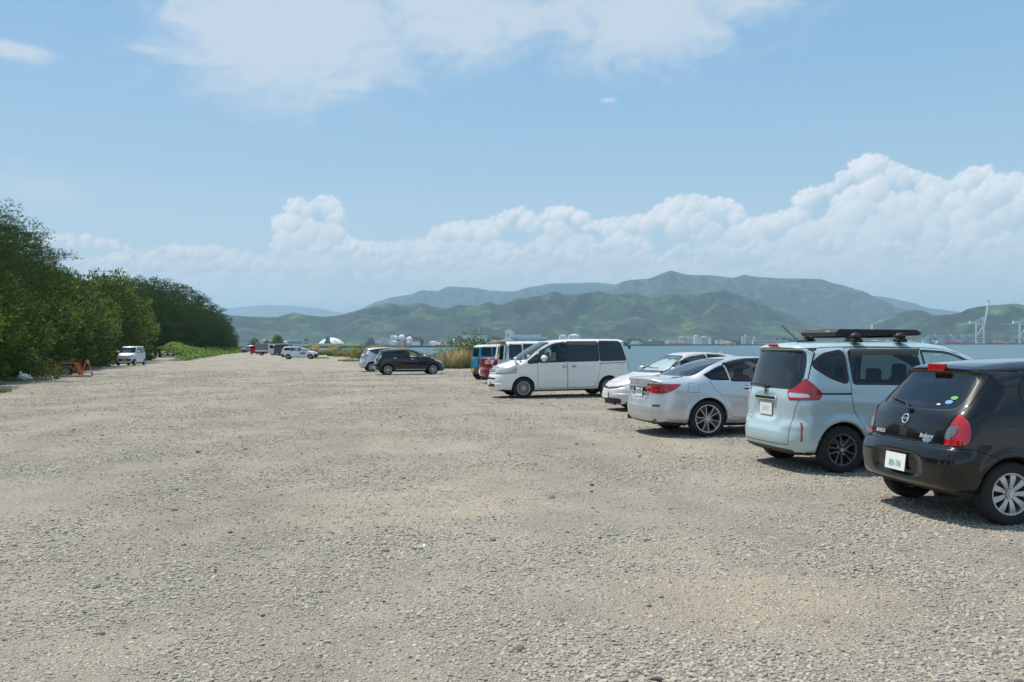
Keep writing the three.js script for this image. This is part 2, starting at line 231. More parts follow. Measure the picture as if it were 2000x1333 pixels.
// ---------------------------------------------------------------- hills and far shore
const hillMat = (c0, c1, seed) => {
  const t = dataTex(1024, 1024, (x, y, c) => {
    const px = (x / 1024) * 26, py = (y / 1024) * 26;
    // crowns of a wood seen from far: many small tufts, some lighter groves
    const n = 0.5 + 0.5 * fbm(px * 3.1 + seed, py * 3.1, 2, 0.62) + 0.75 * fbm(px * 0.8 + seed, py * 0.8, 3, 0.6), b = sstep(-0.1, 0.5, fbm(px * 0.24 + seed, py * 0.24 + 3, 4, 0.55));
    for (let k = 0; k < 3; k++) c[k] = 255 * Math.sqrt(clamp(lerp(c0[k], c1[k], b) * clamp(0.1 + 1.6 * n, 0.1, 2.8), 0, 1));
  });
  return t;
};
const woodTex = hillMat([0.009, 0.034, 0.019], [0.052, 0.105, 0.038], 3);
function hill(name, label, pts, dist, reach, o = {}) {
  // pts: skyline as picture positions; the ridge lies dist metres away and its slopes reach that far towards the shore
  const sk = pts.map(([px, py]) => [(px - 1000) / 1680, (HOR(px) - py) / 1680]), x0 = sk[0][0], x1 = sk[sk.length - 1][0], nx = o.nx ?? 260, nz = o.nz ?? 46, pos = [], uv = [], idx = [], colr = [];
  const wl = o.wave ?? 900;
  for (let j = 0; j <= nz; j++) {
    const t = j / nz, d0 = dist - reach * (1 - t * 1.25);       // t = 0.8 on the ridge, then down behind
    for (let i = 0; i <= nx; i++) {
      const a = lerp(x0, x1, i / nx), top = interp(sk, a) * dist * sstep(0, 0.05, i / nx) * sstep(1, 0.95, i / nx), x = a * d0;
      const up = t < 0.8 ? Math.pow(t / 0.8, o.pow ?? 0.9) : 1 - (t - 0.8) / 0.2 * 0.7;
      const rg = ridged(x / wl + (o.seed ?? 0), d0 / wl * 0.8, 4), v = (rg - 0.85) * 0.62;
      const env = Math.sin(Math.PI * clamp(t / 0.8, 0, 1)) * 0.95;
      let h = top * clamp(up + v * env * (t < 0.8 ? 1 : 0), 0, 1.0) + (o.rough ?? 1) * (9 * fbm(x / 55, d0 / 55, 3) + 55 * (ridged(x / 230 + 3, d0 / 230, 3) - 0.9)) * Math.min(1, t * 3) * clamp(top / 150, 0.25, 1.6) * (1 - 0.8 * sstep(0.6, 0.8, t));
      h = Math.min(h, top * Math.min(1, d0 / dist)) + 2.2 * clamp(top / 200, 0.3, 1.5) * fbm(x / 38, d0 / 38, 2);
      pos.push(x, Math.max(-4, h + 1), -d0); uv.push(x / (o.tile ?? 900), (d0 + h) / (o.tile ?? 900));
      const grove = sstep(0.12, 0.5, fbm(x / 300 + 5, d0 / 300 + (o.seed ?? 0), 4, 0.55)) * (1 - clamp(t * 0.7, 0, 0.8)) * (o.groves ?? 1);
      colr.push(lerp(1, 1.75, grove), lerp(1, 1.5, grove), lerp(1, 1.1, grove));
    }
  }
  for (let j = 0; j < nz; j++) for (let i = 0; i < nx; i++) { const a = j * (nx + 1) + i; idx.push(a, a + 1, a + nx + 2, a, a + nx + 2, a + nx + 1); }
  const g = new THREE.BufferGeometry(); g.setAttribute('position', new THREE.Float32BufferAttribute(pos, 3)); g.setAttribute('uv', new THREE.Float32BufferAttribute(uv, 2)); g.setAttribute('color', new THREE.Float32BufferAttribute(colr, 3)); g.setIndex(idx); g.computeVertexNormals();
  return structure(name, g, new THREE.MeshStandardMaterial({ map: woodTex, vertexColors: true, bumpMap: woodTex, bumpScale: 14, roughness: 1 }), label);
}
hill('hill', 'long green wooded hills across the bay', [[-500, 640], [0, 625], [300, 618], [428, 613], [462, 617], [490, 619], [538, 620], [576, 611], [600, 616], [632, 619], [660, 617], [688, 609], [720, 602], [752, 593], [784, 595], [824, 592], [852, 600], [872, 603], [896, 596], [928, 598], [956, 590], [976, 596], [1016, 583], [1056, 578], [1080, 570], [1116, 576], [1168, 569], [1199, 576], [1235, 572], [1275, 583], [1311, 574], [1352, 577], [1415, 567], [1442, 576], [1482, 592], [1527, 610], [1568, 628], [1610, 640], [1680, 648], [1760, 655]], 4400, 2000, { nx: 420, nz: 70, wave: 620, seed: 2 });
hill('hill', 'dark wooded foothill behind the white box shaped plant', [[830, 668], [870, 650], [905, 640], [935, 636], [965, 645], [1005, 634], [1060, 640], [1110, 632], [1170, 642], [1230, 660]], 2700, 420, { nx: 150, nz: 30, wave: 300, seed: 5, groves: 0.3 });
hill('hill', 'green wooded hill behind the container cranes', [[1560, 672], [1640, 662], [1700, 655], [1745, 642], [1785, 630], [1820, 617], [1850, 615], [1875, 612], [1892, 603], [1920, 598], [1950, 596], [1985, 593], [2010, 598], [2100, 590], [2300, 580], [2600, 600], [3000, 592], [3500, 615], [4200, 650]], 2900, 760, { nx: 380, nz: 44, wave: 420, seed: 8, groves: 0.9 });
hill('hill', 'low green hill left of the container cranes', [[1600, 660], [1660, 645], [1700, 632], [1740, 618], [1775, 606], [1800, 606], [1830, 618], [1870, 640], [1920, 660]], 3700, 700, { nx: 140, nz: 36, wave: 400, seed: 13 });
hill('mountain', 'broad blue green mountain with masts on its ridge', [[1080, 600], [1140, 574], [1190, 558], [1230, 547], [1266, 545], [1311, 529], [1343, 537], [1388, 538], [1433, 543], [1455, 537], [1478, 541], [1527, 544], [1600, 545], [1640, 556], [1680, 567], [1721, 585], [1752, 600], [1800, 612], [1900, 630]], 6800, 2400, { nx: 260, nz: 56, wave: 1300, seed: 21, groves: 0.6 });
hill('mountain', 'hazy blue mountain chain behind the wooded hills', [[640, 640], [700, 605], [740, 588], [768, 580], [800, 576], [824, 567], [852, 569], [876, 560], [924, 562], [960, 568], [1000, 570], [1040, 560], [1080, 554], [1160, 552], [1240, 560], [1320, 575]], 8800, 2200, { nx: 220, nz: 40, wave: 1800, seed: 33, groves: 0.3 });
hill('mountain', 'hazy ridge falling to the right beyond the big mountain', [[1600, 585], [1660, 572], [1700, 577], [1730, 581], [1775, 590], [1820, 603], [1865, 608], [1910, 614], [2000, 622], [2300, 610], [2900, 600], [3600, 640]], 9000, 1800, { nx: 140, nz: 30, wave: 1500, seed: 40, groves: 0.2 });
hill('mountain', 'faint far ridge above the wooded hills', [[-300, 600], [200, 606], [424, 605], [472, 600], [516, 596], [568, 597], [616, 602], [668, 611], [720, 622]], 13500, 2400, { nx: 140, nz: 24, wave: 2600, seed: 50, groves: 0 });
// flat land on which harbour and town stand
const SHORE = [[-900, 700], [-300, 900], [540, 1050], [900, 1250], [1150, 1500], [1300, 1750], [1480, 1900], [1700, 2000], [2000, 2050], [2600, 2100], [3400, 1900]].map(([px, d]) => [(px - 1000) / 1680 * d, d]);
{
  const shp = new THREE.Shape(SHORE.map(([x, d]) => new THREE.Vector2(x, d))); shp.lineTo(4200, 4600); shp.lineTo(-3800, 4600);
  const g = new THREE.ExtrudeGeometry(shp, { depth: 3.4, bevelEnabled: false }).rotateX(-Math.PI / 2).translate(0, SEA - 1.2, 0);
  structure('far_shore', g, std([0.20, 0.20, 0.17], 0.95), 'flat harbour land across the bay');
}
console.log('land');
// ---------------------------------------------------------------- harbour and town across the bay
const LAND = 0.0;                                            // height of the far harbour land
const shoreD = (px) => { const a = (px - 1000) / 1680; let best = 2000; for (let i = 0; i + 1 < SHORE.length; i++) { const [x0, d0] = SHORE[i], [x1, d1] = SHORE[i + 1], a0 = x0 / d0, a1 = x1 / d1; if (a >= a0 && a <= a1) { const t = (a - a0) / (a1 - a0), w0 = 1 / d0, w1 = 1 / d1; best = 1 / lerp(w0, w1, t); } } return best; };
const PXM = (d) => d / 1680;                                  // metres per picture pixel at a distance
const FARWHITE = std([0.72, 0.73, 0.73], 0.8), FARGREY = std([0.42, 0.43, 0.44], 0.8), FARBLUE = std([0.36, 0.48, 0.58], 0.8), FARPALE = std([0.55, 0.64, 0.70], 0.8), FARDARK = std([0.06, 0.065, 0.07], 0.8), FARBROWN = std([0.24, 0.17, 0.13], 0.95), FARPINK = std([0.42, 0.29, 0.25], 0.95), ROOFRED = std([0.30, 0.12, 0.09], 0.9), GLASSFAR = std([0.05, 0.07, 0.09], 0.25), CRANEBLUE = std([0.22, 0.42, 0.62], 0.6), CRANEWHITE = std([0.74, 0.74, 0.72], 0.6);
{
  // sea wall along the far shore
  const gs = []; for (let i = 0; i + 1 < SHORE.length; i++) { const [x0, d0] = SHORE[i], [x1, d1] = SHORE[i + 1]; gs.push(bar(V3(x0, SEA + 1.1, -d0 + 1), V3(x1, SEA + 1.1, -d1 + 1), 3.0, 3.2)); }
  structure('sea_wall', merge(gs), std([0.075, 0.075, 0.07], 0.95), 'dark stone sea wall along the far shore');
  const a = at(582, 672, 1085), b = at(708, 672, 1130), g = new THREE.BufferGeometry(), P = []; const n = 40;
  for (let i = 0; i < n; i++) { const q = (t, u) => { const x = lerp(a.x, b.x, t), z = lerp(a.z, b.z, t), h = [0, 3.4, 3.6, 0][u] * Math.min(1, Math.min(t, 1 - t) * 9) * (1 + 0.1 * noise2(t * 20, u)); return [x, LAND + h + 0.1, z - [0, 6, 14, 20][u]]; }; for (let u = 0; u < 3; u++) { const A = q(i / n, u), B = q((i + 1) / n, u), C = q((i + 1) / n, u + 1), D = q(i / n, u + 1); P.push(...A, ...B, ...C, ...A, ...C, ...D); } }
  g.setAttribute('position', new THREE.Float32BufferAttribute(P, 3)); g.computeVertexNormals(); structure('grass_bank', g, std([0.13, 0.20, 0.035], 1), 'bright green grass bank before the white dome');
}
function windowsOn(b, w, h, d, nx, ny, mat = GLASSFAR) { for (let j = 0; j < ny; j++) for (let i = 0; i < nx; i++) part(b, 'window', bx(w / nx * 0.6, h / ny * 0.45, 0.3, (i + 0.5) / nx * w - w / 2, (j + 0.55) / ny * h, d / 2 + 0.05), mat); }
function block(name, label, px0, px1, pyTop, d, depth, mat, o = {}) {   // a building by its outline in the picture and its distance
  const a = at(px0, pyTop, d), b = at(px1, pyTop, d), w = b.x - a.x, h = o.tall ?? a.y - LAND, t = thing(name, label, o.category ?? 'building', [(a.x + b.x) / 2, a.y - h, -d - depth / 2], 0, o.group);
  if (o.bays) for (let k = 0; k < o.bays; k++) part(t, 'wall_panel', bx(w / o.bays - 0.5, h, depth, (k + 0.5) / o.bays * w - w / 2, h / 2, 0), mat); else part(t, 'wall', bx(w, h, depth, 0, h / 2, 0), mat);
  if (o.roof) part(t, 'roof', o.gable ? new THREE.CylinderGeometry(0.01, Math.max(w, depth) * 0.72, o.gable, 4).rotateY(Math.PI / 4).scale(w / Math.max(w, depth), 1, depth / Math.max(w, depth)).translate(0, h + o.gable / 2, 0) : bx(w + 0.8, 0.8, depth + 0.8, 0, h + 0.4, 0), o.roof);
  if (o.win) windowsOn(t, w, h, depth, o.win[0], o.win[1]);
  if (o.sign) part(t, 'sign', bx(o.sign[2], o.sign[3], 0.4, o.sign[0], o.sign[1], depth / 2 + 0.15), o.sign[4]);
  return t;
}
{
  const d = 1170, c = at(647, 668, d), R = 22, t = thing('dome_hall', 'low white dome with a dark tower before it, above the grass bank', 'building', [c.x, LAND + 2, -d], 0);
  part(t, 'dome_shell', new THREE.SphereGeometry(R, 40, 10, 0, Math.PI * 2, 0, 0.98).translate(0, -R * Math.cos(0.98), 0), FARWHITE);
  part(t, 'entrance_tower', merge([bx(5.2, 11, 5, -1, 4.2, 19), bx(8.5, 5, 4, -1, 1.5, 19.5)]), std([0.10, 0.15, 0.18], 0.7));
  for (const [x, y, w] of [[-7, 5.3, 4], [-4.6, 7.2, 3], [6, 5.2, 4], [9, 3.6, 3.4], [-9.5, 3.4, 2.5]]) part(t, 'dark_panel', bx(w, 0.9, 0.5, x, y, Math.sqrt(Math.max(1, R * R * 0.98 - x * x - (y + R * 0.557) ** 2)) + 0.3), FARGREY);
  part(t, 'finial', bx(1.2, 1.6, 1.2, -1, 10.6, 19), FARDARK);
}
for (const [px, py, r, lab] of [[771.7, 661.5, 6, 'smallest of the three'], [785, 660.6, 6.8, 'middle one of three'], [799.6, 664, 6.4, 'last of three, by the dark trees']]) {
  const d = 1420, c = at(px, py, d), R = r * PXM(d), t = thing('sphere_tank', 'white spherical gas tank across the bay, ' + (px < 780 ? 'next to the white slab tower' : px < 790 ? 'highest one in the middle' : 'lowest one away from the slab tower'), 'tank', [c.x, LAND, c.z], 0, 'spherical gas tanks'), h = c.y - LAND;
  part(t, 'sphere', new THREE.SphereGeometry(R, 28, 18).translate(0, h, 0), FARWHITE);
  for (let k = 0; k < 10; k++) { const a = k * 0.628; part(t, 'leg', rod(V3(Math.cos(a) * R * 0.95, 0, Math.sin(a) * R * 0.95), V3(Math.cos(a) * R * 0.97, h, Math.sin(a) * R * 0.97), 0.25), FARGREY); }
  part(t, 'top_platform', cyl(R * 0.2, R * 0.2, 0.9, 12, 0, h + R, 0), FARGREY);
}
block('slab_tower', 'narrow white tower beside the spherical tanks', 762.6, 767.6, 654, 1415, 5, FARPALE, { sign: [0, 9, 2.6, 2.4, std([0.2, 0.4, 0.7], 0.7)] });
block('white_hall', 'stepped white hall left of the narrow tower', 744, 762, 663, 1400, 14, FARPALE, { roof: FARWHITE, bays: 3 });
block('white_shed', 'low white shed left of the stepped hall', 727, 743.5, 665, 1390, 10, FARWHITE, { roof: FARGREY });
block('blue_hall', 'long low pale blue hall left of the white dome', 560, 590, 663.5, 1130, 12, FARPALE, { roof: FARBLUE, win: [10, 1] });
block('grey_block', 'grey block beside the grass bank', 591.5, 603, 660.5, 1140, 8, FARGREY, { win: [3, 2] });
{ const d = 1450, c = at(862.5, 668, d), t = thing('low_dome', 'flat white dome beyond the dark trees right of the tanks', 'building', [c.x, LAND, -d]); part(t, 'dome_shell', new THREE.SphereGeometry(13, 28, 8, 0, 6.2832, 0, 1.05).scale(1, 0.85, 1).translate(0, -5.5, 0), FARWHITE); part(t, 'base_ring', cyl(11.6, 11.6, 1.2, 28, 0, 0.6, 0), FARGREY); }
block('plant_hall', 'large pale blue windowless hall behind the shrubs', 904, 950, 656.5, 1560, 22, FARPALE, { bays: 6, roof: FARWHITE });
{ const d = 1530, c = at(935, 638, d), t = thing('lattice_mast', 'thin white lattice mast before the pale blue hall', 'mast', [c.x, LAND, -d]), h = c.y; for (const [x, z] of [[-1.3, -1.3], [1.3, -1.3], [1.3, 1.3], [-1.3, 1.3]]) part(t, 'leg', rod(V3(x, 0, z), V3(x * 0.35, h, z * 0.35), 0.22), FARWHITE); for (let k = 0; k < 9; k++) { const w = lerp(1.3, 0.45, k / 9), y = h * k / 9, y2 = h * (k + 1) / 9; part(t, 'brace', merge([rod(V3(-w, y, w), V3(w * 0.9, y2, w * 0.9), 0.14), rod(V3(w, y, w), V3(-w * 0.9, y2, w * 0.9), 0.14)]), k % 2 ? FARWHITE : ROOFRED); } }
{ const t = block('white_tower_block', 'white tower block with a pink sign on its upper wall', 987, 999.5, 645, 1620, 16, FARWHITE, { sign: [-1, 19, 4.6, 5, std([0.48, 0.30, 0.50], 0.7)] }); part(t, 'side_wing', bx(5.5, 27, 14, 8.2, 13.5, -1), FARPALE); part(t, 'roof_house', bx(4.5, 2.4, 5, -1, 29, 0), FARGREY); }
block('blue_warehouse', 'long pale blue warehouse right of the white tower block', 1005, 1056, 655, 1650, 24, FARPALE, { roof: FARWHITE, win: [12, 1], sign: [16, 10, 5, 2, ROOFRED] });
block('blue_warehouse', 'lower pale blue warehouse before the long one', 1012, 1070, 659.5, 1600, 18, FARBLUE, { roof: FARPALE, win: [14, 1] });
for (const [a, b, top, d, lab] of [[1092, 1108.5, 655.5, 1650, 'white round tank left of its wider twin'], [1110, 1134, 655.2, 1660, 'wider white round tank above the people carrier'], [1327, 1339.5, 658.5, 1830, 'grey round tank, leftmost of the tank row'], [1340, 1350, 659.5, 1830, 'grey round tank, second of the tank row'], [1350, 1355, 659, 1850, 'slim grey tank in the middle of the tank row'], [1355.5, 1366, 656.5, 1840, 'tallest pale grey tank of the tank row'], [1369, 1384, 658.8, 1850, 'broad grey tank right of the tallest one'], [1384.5, 1390, 660.5, 1840, 'slim pale tank at the right end of the tank row'], [1398, 1404, 665.5, 1850, 'small pale silo before the red building'], [1407, 1413.5, 665, 1850, 'small pale silo right of its neighbour'], [1449, 1452.5, 657, 1880, 'thin white silo by the harbour block'], [1453, 1456.5, 656.4, 1880, 'thin white silo touching the harbour block']]) {
  const p = at(a, top, d), q = at(b, top, d), R = (q.x - p.x) / 2, t = thing('storage_tank', lab, 'tank', [(p.x + q.x) / 2, LAND, -d - R], 0, 'storage tanks across the bay'), h = p.y - LAND; const m = /white|pale/.test(lab) ? FARWHITE : FARGREY;
  part(t, 'shell', cyl(R, R, h, 28, 0, h / 2, 0), m); part(t, 'roof', new THREE.ConeGeometry(R * 1.02, R * 0.22, 28).translate(0, h + R * 0.11, 0), m); part(t, 'rim', new THREE.TorusGeometry(R, 0.22, 6, 28).rotateX(Math.PI / 2).translate(0, h, 0), FARGREY); part(t, 'stair', bar(V3(-R - 0.2, 0, R * 0.4), V3(R * 0.3, h, R + 0.4), 0.4, 0.6), FARGREY);
}
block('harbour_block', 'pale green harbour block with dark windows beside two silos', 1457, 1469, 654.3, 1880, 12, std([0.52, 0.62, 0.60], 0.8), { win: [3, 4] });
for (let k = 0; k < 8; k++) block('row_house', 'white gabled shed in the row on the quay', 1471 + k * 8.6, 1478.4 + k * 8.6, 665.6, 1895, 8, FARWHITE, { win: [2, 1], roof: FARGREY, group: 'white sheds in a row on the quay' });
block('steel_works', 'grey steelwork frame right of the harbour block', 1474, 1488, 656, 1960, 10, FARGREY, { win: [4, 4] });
// scrap and gravel heaps
function heap(label, px0, px1, pyTop, d, mat, seed) { const a = at(px0, pyTop, d), b = at(px1, pyTop, d), w = (b.x - a.x) / 2, h = a.y - LAND, g = new THREE.IcosahedronGeometry(1, 4), p = g.attributes.position; for (let i = 0; i < p.count; i++) { const x = p.getX(i), y = p.getY(i), z = p.getZ(i), n = 1 + 0.35 * fbm(x * 2.2 + seed, z * 2.2 + y * 1.7, 4, 0.65); p.setXYZ(i, x * w * n, Math.max(-0.2, y) * h * n, z * 12 * n); } g.computeVertexNormals(); single('rubble_heap', g, mat, label, 'heap', [(a.x + b.x) / 2, LAND, -d - 12], 'heaps on the quay'); }
heap('brown heap right of the spherical tanks', 842, 872, 670, 1330, FARPINK, 1); heap('pinkish heap before the pale blue hall', 888, 918, 669, 1400, FARPINK, 2); heap('low brown heap left of the white tower block', 950, 985, 665, 1500, FARBROWN, 3); heap('dark scrap heap behind the people carrier', 1232, 1258, 667, 1760, FARBROWN, 4); heap('long scrap heap before the tank row', 1300, 1346, 665.5, 1780, std([0.20, 0.16, 0.14], 1), 5); heap('low tan heap behind the small silos', 1405, 1440, 668, 1840, FARBROWN, 6);
// containers
const CONT = [[0.36, 0.05, 0.05], [0.05, 0.20, 0.42], [0.03, 0.30, 0.14], [0.50, 0.16, 0.06], [0.62, 0.62, 0.60], [0.28, 0.06, 0.08], [0.10, 0.30, 0.46], [0.55, 0.12, 0.20]].map((c) => std(c, 0.7)), CNAME = ['dark red', 'dark blue', 'green', 'orange', 'white', 'maroon', 'teal blue', 'crimson'], contGeo = bx(11.8, 2.75, 2.5, 0, 1.375, 0);
const TIER = ['on the ground', 'in the second tier', 'in the third tier', 'in the fourth tier', 'in the top tier'], NTH = ['first', 'second', 'third', 'fourth', 'fifth', 'sixth', 'seventh', 'eighth', 'ninth', 'tenth', 'eleventh', 'twelfth', 'thirteenth', 'fourteenth', 'fifteenth', 'sixteenth', 'seventeenth', 'eighteenth', 'nineteenth', 'twentieth', 'twenty-first', 'twenty-second'];
function container(x, y, d, c, where) { const m = single('shipping_container', contGeo, CONT[c], CNAME[c] + ' shipping container ' + TIER[Math.round(y / 2.8)] + ', ' + where, 'container', [x, LAND + y, -d], 'shipping containers across the bay'); return m; }
{ const r = rng(81); let k = 0, i = 0;
  for (let px = 1806; px < 2010; px += 9.6) { const d = 2090 + 20 * r(), n = 2 + Math.floor(r() * 3.2); for (let j = 0; j < n; j++) container(at(px, 0, d).x, j * 2.8, d, Math.floor(r() * 8), NTH[i] + ' stack of the rear row'); i++; }
  i = 0; for (let px = 1852; px < 2010; px += 10.4) { const d = 2064, n = 1 + Math.floor(r() * 3); for (let j = 0; j < n; j++) container(at(px, 0, d).x, j * 2.8, d, Math.floor(r() * 8), NTH[i] + ' stack of the rear row'); i++; }
  i = 0; for (let px = 1262; px < 1302; px += 10) for (let j = 0; j < 3; j++) container(at(px, 0, 1770).x, j * 2.8, 1770, (px + j) % 3 ? 2 : 0, NTH[(px - 1262) / 10] + ' stack by the scrap heaps'); }
// gantry cranes
function gantry(label, pxMid, d, boomUp) {
  const u = PXM(d), c = at(pxMid, 672, d), t = thing('gantry_crane', label, 'crane', [c.x, LAND, c.z], 0, 'ship to shore gantry cranes'), H = 38 * u, wd = 11 * u, g = 1.3;
  for (const x of [-wd, wd * 0.36]) for (const z of [-9, 9]) part(t, 'leg', bar(V3(x + (z > 0 ? 0 : wd * 0.62), 0, z), V3(x + (z > 0 ? 0 : wd * 0.62), H, z), 1.5), CRANEWHITE);
  for (const z of [-9, 9]) { const o = z > 0 ? 0 : wd * 0.62; part(t, 'sill_beam', bar(V3(-wd + o, 12 * u, z), V3(wd * 0.36 + o, 12 * u, z), g), CRANEWHITE); part(t, 'portal_beam', bar(V3(-wd + o, H - 1, z), V3(wd * 0.36 + o, H - 1, z), g), CRANEWHITE); part(t, 'brace', bar(V3(-wd + o, 13 * u, z), V3(wd * 0.36 + o, H * 0.93, z), 0.9), CRANEWHITE); }
  part(t, 'trolley_girder', bar(V3(-wd - 32 * u, H, 0), V3(wd * 0.8, H, 0), 2.4, 2), FARPALE);
  part(t, 'machinery_house', bx(15 * u, 5.6 * u, 6, -wd - 2 * u, H + 3.2 * u, 0), std([0.72, 0.66, 0.60], 0.7));
  const ap = V3(wd * 0.55, H + 14 * u, 0); for (const [x, z] of [[wd * 0.2, 3], [wd * 0.9, -3], [-wd * 0.5, 0]]) part(t, 'mast_strut', bar(V3(x, H, z), ap, 0.9), CRANEWHITE);
  part(t, 'back_stay', bar(ap, V3(-wd - 8 * u, H + 1, 0), 0.5), CRANEWHITE);
  const tip = boomUp ? V3(wd * 0.8 + 8.5 * u, H + 45 * u, 0) : V3(wd * 0.8 + 42 * u, H, 0), root = V3(wd * 0.8, H, 0);
  for (const z of [-2, 2]) part(t, 'boom', bar(root.clone().setZ(z), tip.clone().setZ(z), 1.5, 1.7), std([0.62, 0.70, 0.76], 0.6));
  for (let k = 1; k < 10; k++) part(t, 'boom_tie', bar(root.clone().lerp(tip, k / 10).setZ(-2), root.clone().lerp(tip, k / 10).setZ(2), 0.7), FARPALE);
  part(t, 'boom_head', bx(2.6, 2.6, 5).translate(tip.x, tip.y, 0), FARDARK);
}
gantry('white gantry crane with its boom raised steeply', 1915, 2000, true); gantry('white gantry crane cut off by the picture edge', 2000, 2010, false);
function yardCrane(px0, px1, d, label) { const a = at(px0, 656, d), b = at(px1, 656, d), t = thing('yard_crane', label, 'crane', [(a.x + b.x) / 2, LAND, -d], 0, 'blue yard cranes over the containers'), w = (b.x - a.x) / 2, h = a.y; for (const x of [-w, w]) for (const z of [-5, 5]) part(t, 'leg', bar(V3(x, 0, z), V3(x, h, z), 1.4), CRANEBLUE); for (const z of [-5, 5]) part(t, 'girder', bar(V3(-w - 1, h, z), V3(w + 1, h, z), 1.5, 1.8), CRANEBLUE); for (const x of [-w, w]) part(t, 'sill_beam', bar(V3(x, 1.5, -6), V3(x, 1.5, 6), 1.6), CRANEBLUE); part(t, 'trolley', bx(4, 2.4, 6, w * 0.3, h + 1.5, 0), FARPALE); part(t, 'cab', bx(2, 2.4, 2, w * 0.3, h - 2.5, 3), FARPALE); }
[[1813, 1836], [1842, 1866], [1864, 1886], [1880, 1904], [1979, 2002]].forEach(([a, b], k) => yardCrane(a, b, 2070 + k * 6, ['leftmost light blue yard crane', 'light blue yard crane second from the left', 'light blue yard crane in the middle of the row', 'light blue yard crane before the raised boom', 'light blue yard crane beneath the picture edge'][k] + ' over the containers'));
// small buildings of the town
{ const r = rng(19), mats = [FARWHITE, FARWHITE, FARGREY, FARPALE, std([0.50, 0.46, 0.40], 0.9)], roofs = [FARBLUE, FARGREY, std([0.16, 0.16, 0.17], 0.9), ROOFRED, FARGREY], MN = ['white', 'white', 'grey', 'pale blue', 'beige'], RN = ['blue', 'grey', 'dark', 'red', 'grey'];
  const marks = [[470, 'beyond the pine grove'], [560, 'behind the canvas truck'], [735, 'left of the white shed'], [770, 'at the stepped white hall'], [845, 'right of the spherical tanks'], [905, 'by the flat white dome'], [960, 'by the pale blue hall'], [1010, 'by the white tower block'], [1090, 'by the blue warehouses'], [1180, 'by the white round tanks'], [1260, 'by the dark scrap heap'], [1330, 'left of the tank row'], [1400, 'behind the tank row'], [1460, 'by the small silos'], [1530, 'by the harbour block'], [1620, 'left of the minivan roof'], [1720, 'beneath the mountain bridge'], [1800, 'behind the roof box'], [1900, 'left of the yard cranes']], used = new Map();
  for (let k = 0; k < 170; k++) { const px = 440 + r() * 1420, back = r(), d = shoreD(px) + 60 + 420 * back * back, w = (4 + 9 * r()), hm = 4 + 6 * r() * r(), py = HOR(px) - (hm - EYE + d * 0.001) / PXM(d), mi = Math.floor(r() * 5), ri = Math.floor(r() * 5), gable = r() < 0.5 ? 2.2 : 0; if (px > 580 && px < 710) continue;
    let lab = (w > 9 ? 'long ' : w < 6 ? 'narrow ' : '') + (hm > 7 ? 'tall ' : 'low ') + MN[mi] + ' building with ' + (gable ? 'peaked ' : 'flat ') + RN[ri] + ' roof ' + (back > 0.55 ? 'inland ' : 'near the quay ') + marks.find((m) => px < m[0])[1]; const n = used.get(lab) ?? 0; used.set(lab, n + 1); if (n) lab += ', ' + NTH[n] + ' one'; if (lab.split(' ').length > 16) lab = lab.replace('long ', '').replace('narrow ', '').replace(/, \w+ one$/, '');
    block('town_building', lab, px, px + w, py, d, 8, mats[mi], { roof: roofs[ri], gable, group: 'small harbour buildings across the bay' }); } }
block('hillside_house', 'white villa high on the green hillside', 1373, 1397, 646, 2700, 10, FARWHITE, { win: [6, 1], tall: 9 }); block('hillside_house', 'white block above the long white villa', 1390, 1396, 636.5, 2850, 9, FARWHITE, { win: [2, 1], tall: 8 }); block('hillside_house', 'white long roof on the slope behind the yard cranes', 1827, 1841, 640, 2500, 10, FARWHITE, { roof: FARWHITE, tall: 6 }); block('hillside_house', 'pale office block with red sign beneath the roof box', 1705, 1716, 634, 2600, 12, FARPALE, { win: [4, 3], tall: 16, sign: [-3, 14, 5, 3, ROOFRED] });
// power pylons and masts on the ridges
for (const [px, py, h, d, lab] of [[1600, 546, 17, 6700, 'left mast on the mountain ridge'], [1585, 545, 12, 6700, 'thin mast beside the ridge mast'], [1737, 617, 17, 3500, 'pylon on the low green hill'], [1862, 611, 14, 3600, 'pylon before the hazy right ridge'], [1309, 660, 12, 2300, 'pylon left of the tank row'], [1545, 655, 20, 2300, 'pylon above the small hatch of town'], [462, 618, 9, 4300, 'tiny mast on the left wooded hill']]) { const b = at(px, py + 2, d), t = thing('lattice_pylon', lab, 'pylon', [b.x, b.y, b.z], 0, 'pylons and masts on the hills'), H = h * PXM(d), w = H * 0.09; for (const s of [-1, 1]) part(t, 'leg', bar(V3(s * w, -4, 0), V3(s * w * 0.2, H, 0), H * 0.012), FARGREY); for (let k = 1; k < 4; k++) part(t, 'cross_arm', bar(V3(-H * 0.11, H * (0.55 + k * 0.12), 0), V3(H * 0.11, H * (0.55 + k * 0.12), 0), H * 0.010), FARGREY); }
{ const d = 3900, a = at(1622, 633, d), b = at(1668, 631, d), t = thing('viaduct', 'pale road bridge on tall piers before the mountain', 'bridge', [a.x, a.y, a.z]), w = b.x - a.x; part(t, 'deck', bx(w, 3, 9, w / 2, 0, 0), FARGREY); for (let k = 0; k < 6; k++) part(t, 'pier', bx(3, 34, 5, w * (k + 0.5) / 6, -18, 0), FARGREY); }
